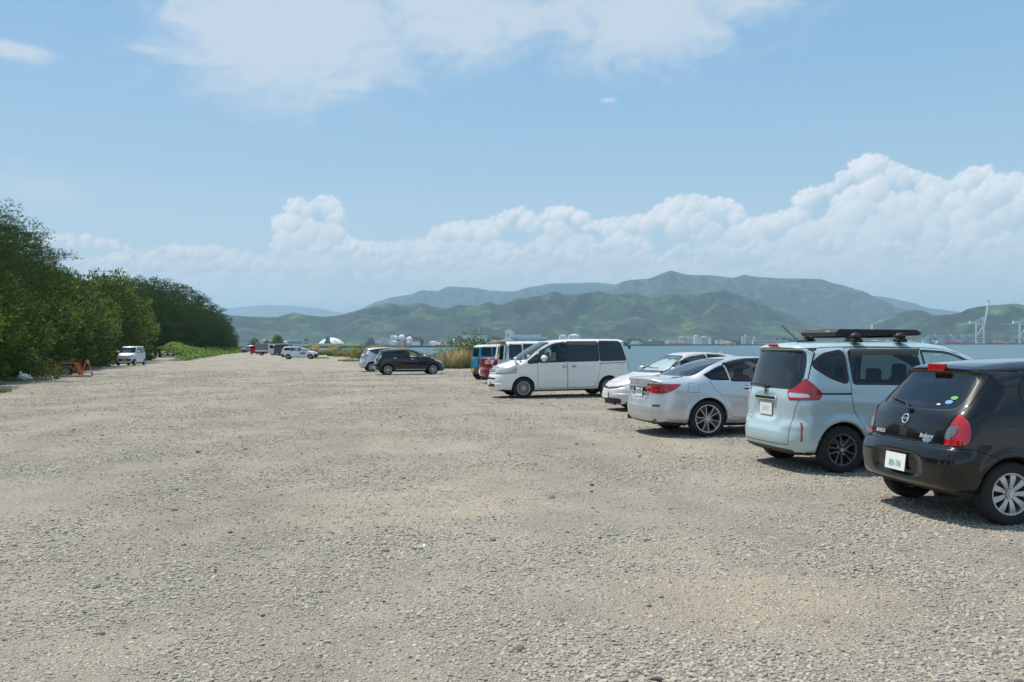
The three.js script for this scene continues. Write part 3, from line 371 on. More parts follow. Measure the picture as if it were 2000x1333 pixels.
// dark woods on the far shore
function farWood(label, px0, px1, pyTop, d, seed) {
  const r = rng(seed), gs = [], a = at(px0, pyTop, d), b = at(px1, pyTop, d), H = a.y - LAND, n = Math.max(6, Math.round((b.x - a.x) / 4.2));
  for (let i = 0; i < n; i++) { const t = (i + r()) / n, h = H * (0.55 + 0.45 * Math.sin(Math.PI * clamp(t, 0.1, 0.9))) * (0.8 + 0.25 * r()), R = h * (0.30 + 0.2 * r()), g = new THREE.IcosahedronGeometry(R, 2), p = g.attributes.position; for (let k = 0; k < p.count; k++) { const x = p.getX(k), y = p.getY(k), z = p.getZ(k), q = 1 + 0.5 * noise2(x * 2.1 / R * 1.2 + i * 3.1, (y + z) * 2.1 / R); p.setXYZ(k, x * q, y * q * 1.1, z * q); } g.computeVertexNormals(); gs.push(g.translate(lerp(a.x, b.x, t), LAND + h - R, -d - r() * 16)); gs.push(new THREE.IcosahedronGeometry(R * 0.9, 1).translate(lerp(a.x, b.x, t), LAND + h * 0.3, -d - r() * 16)); }
  single('wood', merge(gs), std([0.022, 0.05, 0.016], 1), label, 'wood', null, null, 'stuff');
}
farWood('dark wood behind the spherical tanks', 762, 822, 655, 1480, 3); farWood('dark trees right of the flat white dome', 876, 906, 659, 1500, 4); farWood('dark trees between the blue hall and the tower block', 950, 988, 656, 1640, 5); farWood('dark trees right of the people carrier roof', 1216, 1258, 660, 1900, 6); farWood('dark trees behind the row of sheds', 1505, 1556, 659, 2050, 7); farWood('dark trees along the quay left of the stepped hall', 712, 730, 664, 1380, 8); farWood('dark trees behind the small silos', 1395, 1450, 664, 2000, 9); farWood('single dark tree left of the white shed', 720, 725, 660, 1380, 11);
console.log('far shore');
// ---------------------------------------------------------------- trees, shrubs, grass
const leafMat = new THREE.MeshPhysicalMaterial({ vertexColors: true, roughness: 0.8, specularIntensity: 0.25, transmission: 0.45, thickness: 0, side: THREE.DoubleSide });
const needleMat = new THREE.MeshPhysicalMaterial({ vertexColors: true, roughness: 0.85, specularIntensity: 0.2, transmission: 0.25, thickness: 0, side: THREE.DoubleSide });
const barkMat = std([0.055, 0.042, 0.032], 0.95), twigMat = std([0.10, 0.075, 0.05], 0.95);
class Leaves {
  constructor() { this.p = []; this.n = []; this.c = []; }
  quad(o, dir, side, len, wid, nor, col) {                    // a leaf: two triangles folded a little along the middle
    const tip = [o[0] + dir[0] * len, o[1] + dir[1] * len, o[2] + dir[2] * len], m = [o[0] + dir[0] * len * 0.5, o[1] + dir[1] * len * 0.5, o[2] + dir[2] * len * 0.5];
    const l = [m[0] + side[0] * wid, m[1] + side[1] * wid, m[2] + side[2] * wid], r = [m[0] - side[0] * wid, m[1] - side[1] * wid, m[2] - side[2] * wid];
    { const e1 = [r[0] - o[0], r[1] - o[1], r[2] - o[2]], e2 = [tip[0] - o[0], tip[1] - o[1], tip[2] - o[2]]; nor = nrm3(crs(e1, e2)); }
    this.p.push(...o, ...r, ...tip, ...o, ...tip, ...l); for (let k = 0; k < 6; k++) { this.n.push(...nor); this.c.push(...col); }
  }
  tri(a, b, c, nor, col) { const e1 = [b[0] - a[0], b[1] - a[1], b[2] - a[2]], e2 = [c[0] - a[0], c[1] - a[1], c[2] - a[2]]; nor = nrm3(crs(e1, e2)); this.p.push(...a, ...b, ...c); for (let k = 0; k < 3; k++) { this.n.push(...nor); this.c.push(...col); } }
  geo() { const g = new THREE.BufferGeometry(); g.setAttribute('position', new THREE.Float32BufferAttribute(this.p, 3)); g.setAttribute('normal', new THREE.Float32BufferAttribute(this.n, 3)); g.setAttribute('color', new THREE.Float32BufferAttribute(this.c, 3)); return g; }
}
const unit = (r) => { const z = r() * 2 - 1, a = r() * 6.2832, q = Math.sqrt(1 - z * z); return [q * Math.cos(a), z, q * Math.sin(a)]; };
const nrm3 = (a) => { const l = Math.hypot(...a) || 1; return [a[0] / l, a[1] / l, a[2] / l]; }, crs = (a, b) => [a[1] * b[2] - a[2] * b[1], a[2] * b[0] - a[0] * b[2], a[0] * b[1] - a[1] * b[0]];
// sprays of leaves on twigs that grow out of a clump's middle
function leafClump(L, c, R, n, size, out, r, cols) {
  const tone = 0.55 + 0.95 * r() * r() + 0.25 * r(), warm = 0.78 + 0.36 * r();
  for (let k = 0; k < n; k++) {
    const u = unit(r), rad = R * Math.cbrt(0.25 + 0.75 * r()), o = [c[0] + u[0] * rad, c[1] + u[1] * rad * 0.8, c[2] + u[2] * rad], d = nrm3([u[0] * 0.8 + out[0] * 0.5 + (r() - 0.5) * 0.9, u[1] * 0.6 + 0.15 + (r() - 0.5) * 0.9, u[2] * 0.8 + out[2] * 0.5 + (r() - 0.5) * 0.9]);
    let s = nrm3(crs(d, unit(r))); const nn = crs(s, d), up = nn[1] < 0 ? [-nn[0], -nn[1], -nn[2]] : nn, len = size * (0.7 + 0.6 * r()), col = cols[Math.floor(r() * cols.length)], v = (0.7 + 0.6 * r()) * tone;
    L.quad(o, d, s, len, len * 0.26, up, [col[0] * v * warm, col[1] * v, col[2] * v]);
  }
}
const OLIVE = [[0.135, 0.195, 0.028], [0.160, 0.215, 0.034], [0.110, 0.175, 0.025], [0.215, 0.225, 0.05], [0.085, 0.145, 0.022]], DEEP = [[0.045, 0.095, 0.022], [0.058, 0.115, 0.026], [0.070, 0.125, 0.024]], FRESH = [[0.13, 0.22, 0.035], [0.17, 0.25, 0.042], [0.11, 0.185, 0.03], [0.19, 0.23, 0.045]], NEEDLE = [[0.040, 0.092, 0.017], [0.052, 0.108, 0.020], [0.064, 0.120, 0.023], [0.088, 0.118, 0.027]];
// broadleaf tree whose crown hangs to the ground; one metre wide and high, scaled where it stands
function broadleafCrown(seed, w, h, nClump, leaf, per, cols) {
  const r = rng(seed), L = new Leaves(), spots = [];
  for (let k = 0; k < nClump; k++) {
    const t = r(), a = r() * 6.2832, pf = Math.sqrt(Math.max(0.02, 1 - Math.pow((t - 0.38) / 0.64, 2))), lobes = 0.84 + 0.16 * Math.sin(a * 3 + seed) + 0.12 * Math.sin(t * 9 + seed * 2 + a), f = (k % 4 === 0 ? 0.4 + 0.35 * r() : 0.84 + 0.24 * r()) * lobes * pf;
    const c = [Math.cos(a) * w * 0.5 * f, h * (0.04 + 0.92 * t) * (0.94 + 0.1 * lobes), Math.sin(a) * w * 0.5 * f], u = nrm3([Math.cos(a) * pf, (t - 0.38) * 1.8, Math.sin(a) * pf]);
    spots.push(c); leafClump(L, c, 0.55 + 0.35 * r(), per, leaf, [u[0], u[1], u[2]], r, cols);
    if (r() < 0.45) { const tip = [c[0] + u[0] * 0.7, c[1] + Math.abs(u[1]) * 0.7 + 0.15, c[2] + u[2] * 0.7]; leafClump(L, tip, 0.28, Math.round(per * 0.28), leaf, u, r, cols); }
  }
  return [L.geo(), spots];
}
function limbs(spots, trunkTop, base, r0, pick, seed) { const r = rng(seed), g = []; const top = V3(0, trunkTop, 0); g.push(rod(V3(0, -0.3, 0), V3(0.1, trunkTop * 0.5, 0.05), r0, 9, r0 * 0.8), rod(V3(0.1, trunkTop * 0.5, 0.05), top, r0 * 0.8, 8, r0 * 0.4)); spots.filter((_, i) => i % pick === 0).forEach((c) => { const y = clamp(c[1] * 0.7, trunkTop * 0.2, trunkTop * 0.95), a = V3(0.08, y * 0.8, 0.04), b = V3(c[0] * 0.55, lerp(y, c[1], 0.5), c[2] * 0.55); g.push(rod(a, b, r0 * 0.36, 5, r0 * 0.22), rod(b, V3(...c), r0 * 0.22, 4, r0 * 0.06)); }); return merge(g); }
// black pine: limbs in layers that carry pads of upright needle tufts
function pine(seed, h, w, low, tufts, needle) {
  const r = rng(seed), L = new Leaves(), g = [], pads = [], lean = (r() - 0.5) * 0.1;
  const trunk = (y) => V3(lean * y + 0.25 * Math.sin(y * 0.5 + seed), y, 0.2 * Math.sin(y * 0.7 + seed * 2)), n = 9; for (let k = 0; k < n; k++) g.push(rod(trunk(h * k / n * 0.96), trunk(h * (k + 1) / n * 0.96), lerp(0.24, 0.05, k / n), 8, lerp(0.24, 0.05, (k + 1) / n)));
  const layers = Math.round(h * 1.25);
  for (let k = 0; k < layers; k++) {
    const t = k / (layers - 1), y = lerp(h * low, h * 0.97, t), reach = w * 0.5 * Math.pow(Math.max(0, 1 - Math.pow(t, 2.2)), 0.5) * (0.75 + 0.4 * r()) + 0.35, m = Math.max(3, Math.round(reach * 2.3));
    for (let j = 0; j < m; j++) { const a = (j + r()) / m * 6.2832, rr = reach * (0.6 + 0.5 * r()), b = trunk(y), e = V3(b.x + Math.cos(a) * rr, y + rr * 0.16 + 0.3 * r(), b.z + Math.sin(a) * rr); g.push(rod(b, b.clone().lerp(e, 0.5).add(V3(0, -0.12, 0)), 0.06, 5, 0.045), rod(b.clone().lerp(e, 0.5).add(V3(0, -0.12, 0)), e, 0.045, 4, 0.015)); for (let q = 0; q < 1 + rr * 0.9; q++) { const f = 1 - q * 0.3 / Math.max(1, rr * 0.5) * r(); pads.push([lerp(b.x, e.x, f), lerp(y, e.y, f) + (r() - 0.5) * 0.9, lerp(b.z, e.z, f), 0.5 + 0.5 * r(), Math.cos(a), Math.sin(a)]); } }
  }
  const each = Math.max(4, Math.round(tufts / pads.length));
  for (const [x, y, z, R, ox, oz] of pads) for (let k = 0; k < each; k++) {
    const a = r() * 6.283, q = Math.sqrt(r()) * R, o = [x + Math.cos(a) * q, y + (R - q) * 0.7 + 0.35 * (r() - 0.4), z + Math.sin(a) * q], axis = nrm3([Math.cos(a) * q * 0.9 + ox * 0.3, 0.75 + 0.3 * r(), Math.sin(a) * q * 0.9 + oz * 0.3]), col = NEEDLE[Math.floor(r() * 4)], v = 0.7 + 0.7 * r(), C = [col[0] * v, col[1] * v, col[2] * v];
    for (let s = 0; s < 8; s++) { const u = unit(r), d = nrm3([axis[0] + u[0] * 0.85, axis[1] + u[1] * 0.6, axis[2] + u[2] * 0.85]), sd = nrm3(crs(d, unit(r))), l = needle * (0.75 + 0.5 * r()), wd = needle * 0.065; L.tri([o[0] - sd[0] * wd, o[1] - sd[1] * wd, o[2] - sd[2] * wd], [o[0] + sd[0] * wd, o[1] + sd[1] * wd, o[2] + sd[2] * wd], [o[0] + d[0] * l, o[1] + d[1] * l, o[2] + d[2] * l], nrm3([axis[0] * 0.6 + u[0] * 0.5, axis[1] * 0.6 + u[1] * 0.5, axis[2] * 0.6 + u[2] * 0.5]), C); }
  }
  return [L.geo(), merge(g)];
}
{
  // broadleaf trees along the front of the wood
  const kinds = [[11, OLIVE], [12, OLIVE], [13, [...OLIVE, ...DEEP]]].map(([s, c]) => { const [g, sp] = broadleafCrown(s, 6.6, 6, 230, 0.21, 66, c); return [g, limbs(sp, 4.6, 0, 0.16, 5, s)]; });
  const list = [[-80, 36, 5.2, 1.05, 0], [-14, 41, 5.2, 1, 1], [42, 46, 5.0, 1, 2], [74, 51.5, 5.5, 1, 0], [118, 56.5, 5.6, 1, 1], [152, 61, 6.2, 1, 2], [166, 67, 6.4, 1, 0], [232, 80.5, 7.8, 1.0, 1], [238, 88, 7.0, 1.05, 2], [262, 96, 6.8, 1.05, 0], [-150, 31, 6.3, 1, 1], [6, 52, 5.7, 1.1, 0], [66, 59, 5.6, 1.1, 1], [128, 70, 7.2, 1.1, 2]];
  list.forEach(([px, d, h, k, v], i) => {
    const t = thing('broadleaf_tree', ['broad olive green tree cut off by the picture edge', 'olive green tree behind the white rubbish bag', 'olive green tree above the low dark bush', 'olive green tree directly behind the orange barricades', 'olive green tree right of the barricades', 'olive green tree between barricades and white small car', 'olive green tree behind the white small car', 'olive green tree right above the white small car', 'olive green tree beyond the white small car', 'last olive green tree before the creeper bank', 'olive green tree outside the picture', 'taller olive tree in the second row at the picture edge', 'taller olive tree in the second row behind the barricades', 'taller olive tree in the second row behind the small car'][i], 'tree', [(px - 1000) / 1680 * d - 2.4, 0, -d - 2.2], i * 1.9, 'broadleaf trees at the front of the wood');
    t.scale.set(k * h / 6.4, h / 6, k * h / 6.4); part(t, 'crown', kinds[v][0], leafMat); part(t, 'trunk', kinds[v][1], barkMat);
  });
  // pines
  const pk = [pine(3, 10, 7.5, 0.22, 13000, 0.16), pine(4, 10, 7, 0.15, 13000, 0.16), pine(5, 12, 8.5, 0.06, 7000, 0.30), pine(6, 12, 9, 0.06, 7000, 0.30), pine(7, 9.5, 7.2, 0.30, 15000, 0.14)];
  const pines = [[-112, 38.5, 7.7, 4, 'dark pine spreading its branches above the rubbish bag'], [-70, 52, 10.6, 0, 'tall pine outside the picture edge'], [-16, 57, 10.0, 0, 'tallest dark pine at the picture edge'], [56, 62, 7.3, 1, 'dark pine leaning out above the olive trees'], [100, 74, 7.4, 1, 'small pine behind the olive trees'], [-40, 66, 10.5, 1, 'dark pine behind the tallest one'], [150, 84, 8.0, 0, 'pine top showing between olive trees'], [192, 100, 9.2, 1, 'pine behind the white small car'],
    [228, 118, 12.5, 2, 'dark pine at the near end of the pine grove'], [258, 130, 13.5, 3, 'dark pine second from the near end of the grove'], [290, 140, 14.2, 2, 'broad pine on the crest of the grove'], [318, 152, 14.8, 3, 'high pine on the crest of the grove'], [342, 160, 14.6, 2, 'high pine right of the crest of the grove'], [366, 170, 14.4, 3, 'pine on the falling side of the grove'], [388, 180, 13.4, 2, 'pine lower on the falling side of the grove'], [408, 190, 12, 3, 'shorter pine near the far end of the grove'], [424, 198, 10, 2, 'low pine near the far end of the grove'], [438, 206, 7.6, 3, 'lowest pine at the far end of the grove'], [300, 122, 10.5, 3, 'lower pine in front of the grove'], [330, 138, 10.5, 2, 'rounded pine in front of the grove'], [362, 152, 10, 3, 'rounded pine before the falling side'], [390, 166, 9, 2, 'small pine before the falling side'], [415, 182, 7.6, 3, 'small pine above the creeper bank'], [448, 214, 5, 2, 'little pine ending the grove'], [270, 160, 15, 2, 'pine behind the crest of the grove'], [236, 150, 14.5, 3, 'pine behind the near end of the grove']];
  pines.forEach(([px, d, h, v, lab], i) => { const t = thing('pine_tree', lab, 'tree', [(px - 1000) / 1680 * d, 0, -d - 2], i * 2.3, 'pines of the wood'); const k = h / (v === 4 ? 9.5 : v < 2 ? 10 : 12) * (d > 110 ? 0.88 : 1); t.scale.set(k, k, k); part(t, 'crown', pk[v][0], needleMat); part(t, 'trunk', pk[v][1], barkMat); });
  // the wood goes on beside the camera, where the cars mirror it
  [[-27, -22], [-27, -8], [-26, 5], [-26, 16], [-27, 26]].forEach(([x, d], i) => { const t = thing('pine_tree', 'pine of the wood beside the camera', 'tree', [x - 2, 0, -d], i * 1.7, 'pines beside the camera'); t.scale.setScalar(1.0); part(t, 'crown', pk[i % 2][0], needleMat); part(t, 'trunk', pk[i % 2][1], barkMat); const b = thing('broadleaf_tree', 'olive green tree of the wood beside the camera', 'tree', [x + 2.5, 0, -d - 6], i * 2.1, 'broadleaf trees beside the camera'); part(b, 'crown', kinds[i % 3][0], leafMat); part(b, 'trunk', kinds[i % 3][1], barkMat); });
  // low trees beyond the truck
  [[497, 235, 3.9], [521, 240, 3.5], [541, 235, 4.3]].forEach(([px, d, h], i) => { const t = thing('pine_tree', ['low dark tree behind the silver sport utility car', 'lowest dark tree behind the canvas truck', 'low olive tree behind the dark van'][i], 'tree', [(px - 1000) / 1680 * d, -0.4, -d], i * 2, 'low trees at the far end of the lot'); if (i < 2) { t.scale.set(h / 9, h / 12, h / 9); part(t, 'crown', pk[2 + i][0], needleMat); part(t, 'trunk', pk[2 + i][1], barkMat); } else { t.scale.set(0.55, h / 6, 0.55); part(t, 'crown', kinds[0][0], leafMat); part(t, 'trunk', kinds[0][1], barkMat); } });
}
{
  // shrubs
  const shrub = (seed, w, h, n, per, leaf, cols) => { const [g, sp] = broadleafCrown(seed, w, h, n, leaf, per, cols); return [g, limbs(sp, h * 0.6, 0, 0.03, 3, seed)]; };
  const put = (lab, [g, s], x, d, y = 0, k = 1) => { const t = thing('shrub', lab, 'shrub', [x, y, -d]); t.scale.setScalar(k); part(t, 'foliage', g, leafMat); part(t, 'stems', s, twigMat); };
  put('dark leafy bush between the rubbish bag and the barricades', shrub(41, 1.1, 0.6, 30, 60, 0.10, [...DEEP, ...FRESH.slice(2)]), -23.75, 43.4);
  put('small round green shrub on the far shore edge', shrub(42, 2.0, 1.6, 30, 45, 0.16, [...DEEP, ...FRESH]), at(667, 0, 128).x, 128, -0.5);
  put('loose leafy shrub behind the tall dry grass', shrub(43, 2.6, 2.0, 46, 70, 0.16, [...FRESH, ...OLIVE]), -3.2, 63.5, -0.2);
  put('upright shrub beside the blue car', shrub(44, 1.7, 1.7, 34, 60, 0.16, [...FRESH, ...DEEP]), -2.3, 62, -0.2);
  put('thin twiggy shrub left of the tall dry grass', shrub(46, 2.0, 1.4, 14, 26, 0.14, FRESH), -5.4, 63, 0);
  put('low green shrub behind the silver hatchback', shrub(45, 2.3, 1.3, 30, 40, 0.14, [...FRESH, ...OLIVE]), at(699, 0, 100).x, 100, -0.2);
}
{
  // dry grass clumps along the shore
  const clump = (seed, n, h, spread, cols) => { const r = rng(seed), L = new Leaves(); for (let k = 0; k < n; k++) { const a = r() * 6.283, q = Math.sqrt(r()) * spread * 0.45, x = Math.cos(a) * q, z = Math.sin(a) * q, H = h * (0.45 + 0.6 * r()), b = 0.15 + 0.5 * r() * (q / spread + 0.3), ta = a + (r() - 0.5) * 1.6, w = 0.012 + 0.012 * r(), sx = -Math.sin(ta) * w, sz = Math.cos(ta) * w, C = cols[Math.floor(r() * cols.length)].map((v) => v * (0.75 + 0.5 * r())), m = [x + Math.cos(ta) * b * H * 0.35, H * 0.62, z + Math.sin(ta) * b * H * 0.35], e = [x + Math.cos(ta) * b * H, H, z + Math.sin(ta) * b * H], nn = [Math.cos(ta) * 0.5, 0.6, Math.sin(ta) * 0.5]; L.tri([x - sx, 0, z - sz], [x + sx, 0, z + sz], [m[0] + sx, m[1], m[2] + sz], nn, C); L.tri([x - sx, 0, z - sz], [m[0] + sx, m[1], m[2] + sz], [m[0] - sx, m[1], m[2] - sz], nn, C); L.tri([m[0] - sx, m[1], m[2] - sz], [m[0] + sx, m[1], m[2] + sz], e, nn, C); if (k % 5 === 0) { const P = [0.36, 0.29, 0.19]; for (let s = 0; s < 5; s++) { const u = unit(r); L.tri([e[0] - sx, e[1] - 0.18, e[2]], [e[0] + sx, e[1] - 0.1, e[2]], [e[0] + u[0] * 0.05, e[1] + 0.08 + 0.05 * u[1], e[2] + u[2] * 0.05], nn, P); } } } return L.geo(); };
  const TAN = [[0.62, 0.52, 0.30], [0.68, 0.58, 0.36], [0.52, 0.45, 0.24], [0.38, 0.38, 0.15]], MIX = [[0.34, 0.33, 0.10], [0.22, 0.26, 0.06], [0.46, 0.39, 0.18], [0.55, 0.45, 0.25]], GREEN = [[0.16, 0.24, 0.045], [0.20, 0.27, 0.06], [0.13, 0.20, 0.04]];
  const gs = [clump(1, 520, 1.7, 1.6, TAN), clump(2, 520, 1.2, 1.7, MIX), clump(3, 700, 0.8, 1.6, GREEN)];
  const put = (v, x, d, k, lab, i, y) => { const m = single('grass_clump', gs[v], leafMat, lab, 'grass', [x, y ?? -0.1, -d], 'grass clumps along the shore'); m.rotation.y = i * 1.3; m.scale.set(k, k, k); };
  [[-4.8, 61.2, 0.75, 0], [-4.1, 60.8, 1.0, 0], [-3.4, 61.2, 0.85, 0], [-3.0, 60.6, 0.6, 2], [-5.4, 61.9, 0.6, 1], [-3.7, 60.1, 0.55, 2], [-4.7, 60.4, 0.5, 2]].forEach(([x, d, k, v], i) => put(v, x, d, k, v === 2 ? 'short green grass clump at the foot of the tall dry grass' : v ? 'lower green tinged grass clump beside the tall dry grass' : 'tall dry tan grass clump before the leafy shrub', i));
  const r = rng(64); for (let k = 0; k < 36; k++) { const d = 84 + k * 2.0 + r() * 2, v = r() < 0.35 ? 0 : r() < 0.75 ? 1 : 2; put(v, edgeX(d) + (r() - 0.6) * 2.6 + 0.3, d, 0.65 + 0.5 * r(), ['dry tan grass clump on the shore edge beyond the silver hatchback', 'yellow green grass clump on the shore edge beyond the silver hatchback', 'short green grass clump on the shore edge beyond the silver hatchback'][v], k); }
  for (let k = 0; k < 34; k++) { const d = 2 + k * 1.75 + r(), v = r() < 0.4 ? 0 : r() < 0.7 ? 1 : 2; put(v, edgeX(d) + 0.4 + r() * 1.2, d, 0.35 + 0.3 * r(), ['low dry grass tuft on the bank behind the parked row', 'yellow green grass tuft on the bank behind the parked row', 'short green grass tuft on the bank behind the parked row'][v], k, -0.25); }
  for (let k = 0; k < 10; k++) { const d = 66 + k * 2.0, v = r() < 0.5 ? 1 : 2; put(v, edgeX(d) + 0.4 + r(), d, 0.5 + 0.35 * r(), ['', 'yellow green grass tuft on the shore behind the black hatchback', 'short green grass tuft on the shore behind the black hatchback'][v], k); }
  // flat weeds in the gravel
  const weed = clump(9, 420, 0.13, 2.2, GREEN); [[-15.9, 88, 1.4], [-14.2, 90.5, 1.3], [-17.5, 91, 1.2], [-24, 108, 1], [-22.8, 36.5, 1.1], [-19.0, 31.2, 0.9], [-23.6, 41.6, 1.3], [-24.6, 41.9, 1.2], [-26.2, 50, 0.8]].forEach(([x, d, k], i) => { const m = single('weed_patch', weed, leafMat, i < 4 ? 'flat green weeds in the gravel near the far shore' : 'flat green weeds at the foot of the wood', 'weeds', [x, 0, -d], i < 4 ? 'weeds near the far shore' : 'weeds at the foot of the wood'); m.rotation.y = i; m.scale.set(k, 1, k * 0.8); });
}
{
  // creeper bank at the far left, too dense to count its leaves
  const r = rng(70), leaf = new Leaves(); leaf.quad([0, 0, 0], [0, 0.2, -0.98], [1, 0, 0], 1, 0.42, [0, 1, 0.1], [1, 1, 1]); leaf.quad([0, 0, 0], [0.75, 0.25, -0.5], [0.45, 0, 0.7], 0.8, 0.32, [0, 1, 0.1], [1, 1, 1]);
  const N = 17000, m = new THREE.InstancedMesh(leaf.geo(), leafMat, N), o = new THREE.Object3D(), c = new THREE.Color(); m.name = 'creeper_bank';
  for (let k = 0; k < N; k++) { const d = 93 + Math.pow(r(), 0.8) * 124, u = r(), depth = 3 + 3.5 * sstep(100, 150, d), x = woodX(d) + 4.2 - u * depth - (d > 200 ? 0 : 0) + 1.5 * noise2(d * 0.15, 4) + (d > 196 ? u * 0 : 0), top = (0.4 + 1.25 * sstep(0, 0.7, u)) * (d > 112 ? 0.72 : 1) * (0.7 + 0.7 * (0.5 + fbm(d * 0.25, x * 0.4, 3))); o.position.set(x, top * (0.35 + 0.65 * Math.sqrt(r())), -d); o.rotation.set((r() - 0.5) * 1.2, r() * 6.28, (r() - 0.5) * 1.2); o.scale.setScalar(0.22 + 0.2 * r()); o.updateMatrix(); m.setMatrixAt(k, o.matrix); const q = FRESH[Math.floor(r() * 4)], v = 0.8 + 0.5 * r(); m.setColorAt(k, c.setRGB(q[0] * v, q[1] * v * 1.05, q[2] * v)); }
  m.castShadow = m.receiveShadow = true; scene.add(m); tag(m, 'bright green creeper bank below the pine grove', 'creeper', null, 'stuff');
  const N2 = 6000, m2 = new THREE.InstancedMesh(leaf.geo(), leafMat, N2); m2.name = 'creeper_bank_001';
  for (let k = 0; k < N2; k++) { const t = r(), x = lerp(woodX(212) + 6, edgeX(216) - 2, t), d = 214 + 8 * r(), top = 0.6 + 1.4 * (0.6 + fbm(x * 0.3, 3, 3)); o.position.set(x, top * Math.sqrt(r()), -d); o.rotation.set((r() - 0.5) * 1.2, r() * 6.28, (r() - 0.5) * 1.2); o.scale.setScalar(0.28 + 0.2 * r()); o.updateMatrix(); m2.setMatrixAt(k, o.matrix); const q = FRESH[Math.floor(r() * 4)]; m2.setColorAt(k, c.setRGB(...q)); }
  m2.castShadow = m2.receiveShadow = true; scene.add(m2); tag(m2, 'green creeper along the far end of the lot', 'creeper', null, 'stuff');
  // leaf litter and undergrowth under the wood
  const N3 = 9000, m3 = new THREE.InstancedMesh(leaf.geo(), leafMat, N3); m3.name = 'undergrowth';
  for (let k = 0; k < N3; k++) { const d = 26 + r() * 76, u = r() * r(), x = woodX(d) - 0.3 - u * 9 + 0.7 * noise2(d * 0.3, 1); o.position.set(x, (0.1 + 0.75 * r() * Math.min(1, u * 5 + 0.15)), -d); o.rotation.set((r() - 0.5) * 1.6, r() * 6.28, (r() - 0.5) * 1.6); o.scale.setScalar(0.14 + 0.16 * r()); o.updateMatrix(); m3.setMatrixAt(k, o.matrix); const q = r() < 0.75 ? DEEP[Math.floor(r() * 3)] : OLIVE[Math.floor(r() * 5)]; m3.setColorAt(k, c.setRGB(...q)); }
  m3.castShadow = m3.receiveShadow = true; scene.add(m3); tag(m3, 'dark undergrowth at the foot of the wood', 'undergrowth', null, 'stuff');
}
console.log('green');
// ---------------------------------------------------------------- loose stones on the lot
{
  const r = rng(55), shapes = [], M = new THREE.Matrix4(), q = new THREE.Quaternion(), e = new THREE.Euler(), c = new THREE.Color();
  for (let k = 0; k < 5; k++) { const g = mergeVertices(new THREE.IcosahedronGeometry(1, 1).deleteAttribute('uv').deleteAttribute('normal')), p = g.attributes.position; for (let i = 0; i < p.count; i++) { const x = p.getX(i), y = p.getY(i), z = p.getZ(i), n = 1 + 0.42 * noise2(x * 1.7 + k * 7, y * 1.7 + z * 1.1); p.setXYZ(i, x * n * (1.0 + 0.25 * (k % 3)), y * n * 0.62, z * n * 0.9); } g.computeVertexNormals(); shapes.push(g); }
  const mat = std([1, 1, 1], 0.92), TONES = [[0.42, 0.385, 0.31], [0.45, 0.415, 0.335], [0.40, 0.37, 0.30], [0.37, 0.35, 0.30], [0.47, 0.42, 0.325], [0.50, 0.46, 0.375], [0.31, 0.30, 0.27], [0.40, 0.34, 0.27], [0.42, 0.35, 0.28]];
  const lists = shapes.map(() => []); let big = 0;
  const loose = (x, d) => clamp(0.42 + 0.95 * fbm(x * 0.45 + 3, d * 0.38 + 8, 4, 0.6), 0, 1) * (1 - 0.93 * sandy(x, d));
  const strew = (n, d0, d1, lo, hi, keep) => { for (let k = 0; k < n; k++) { const d = d0 * Math.pow(d1 / d0, r()), x = (r() * 2 - 1) * (0.63 * d + 0.8); if (x > edgeX(d) - 0.6 || x < woodX(d)) continue; const l = loose(x, d); if (r() > (keep ?? l * 1.25 + 0.08)) continue; const s = lerp(lo + 0.00030 * d, hi + 0.0006 * d, Math.pow(r(), 3.4)) * (0.7 + 0.5 * l); lists[Math.floor(r() * 5)].push([x, d, s, big]); } };
  strew(520000, 3.2, 56, 0.0019, 0.0125); big = 1; strew(1100, 3.2, 34, 0.010, 0.032, 0.8);
  shapes.forEach((g, k) => {
    const L = lists[k], m = new THREE.InstancedMesh(g, mat, L.length); m.name = numbered('gravel');
    L.forEach(([x, d, s, dark], i) => { e.set((r() - 0.5) * 0.7, r() * 6.283, (r() - 0.5) * 0.7); q.setFromEuler(e); M.compose(V3(x, groundH(x, d) + s * (-0.15 + 0.4 * r()), -d), q, V3(s * (0.8 + 0.5 * r()), s * (0.75 + 0.5 * r()), s * (0.8 + 0.4 * r()))); m.setMatrixAt(i, M); const t = TONES[Math.floor(Math.pow(r(), 1.25) * 9)], v = (0.78 + 0.42 * r()) * (dark && r() < 0.75 ? 0.4 : 0.80); m.setColorAt(i, c.setRGB(t[0] * v, t[1] * v, t[2] * v)); });
    m.castShadow = m.receiveShadow = true; scene.add(m); tag(m, ['loose pale', 'flat grey', 'rounded tan', 'angular mixed', 'small weathered'][k] + ' gravel stones strewn over the lot', 'gravel', null, 'stuff');
    console.log('stones', L.length);
  });
}
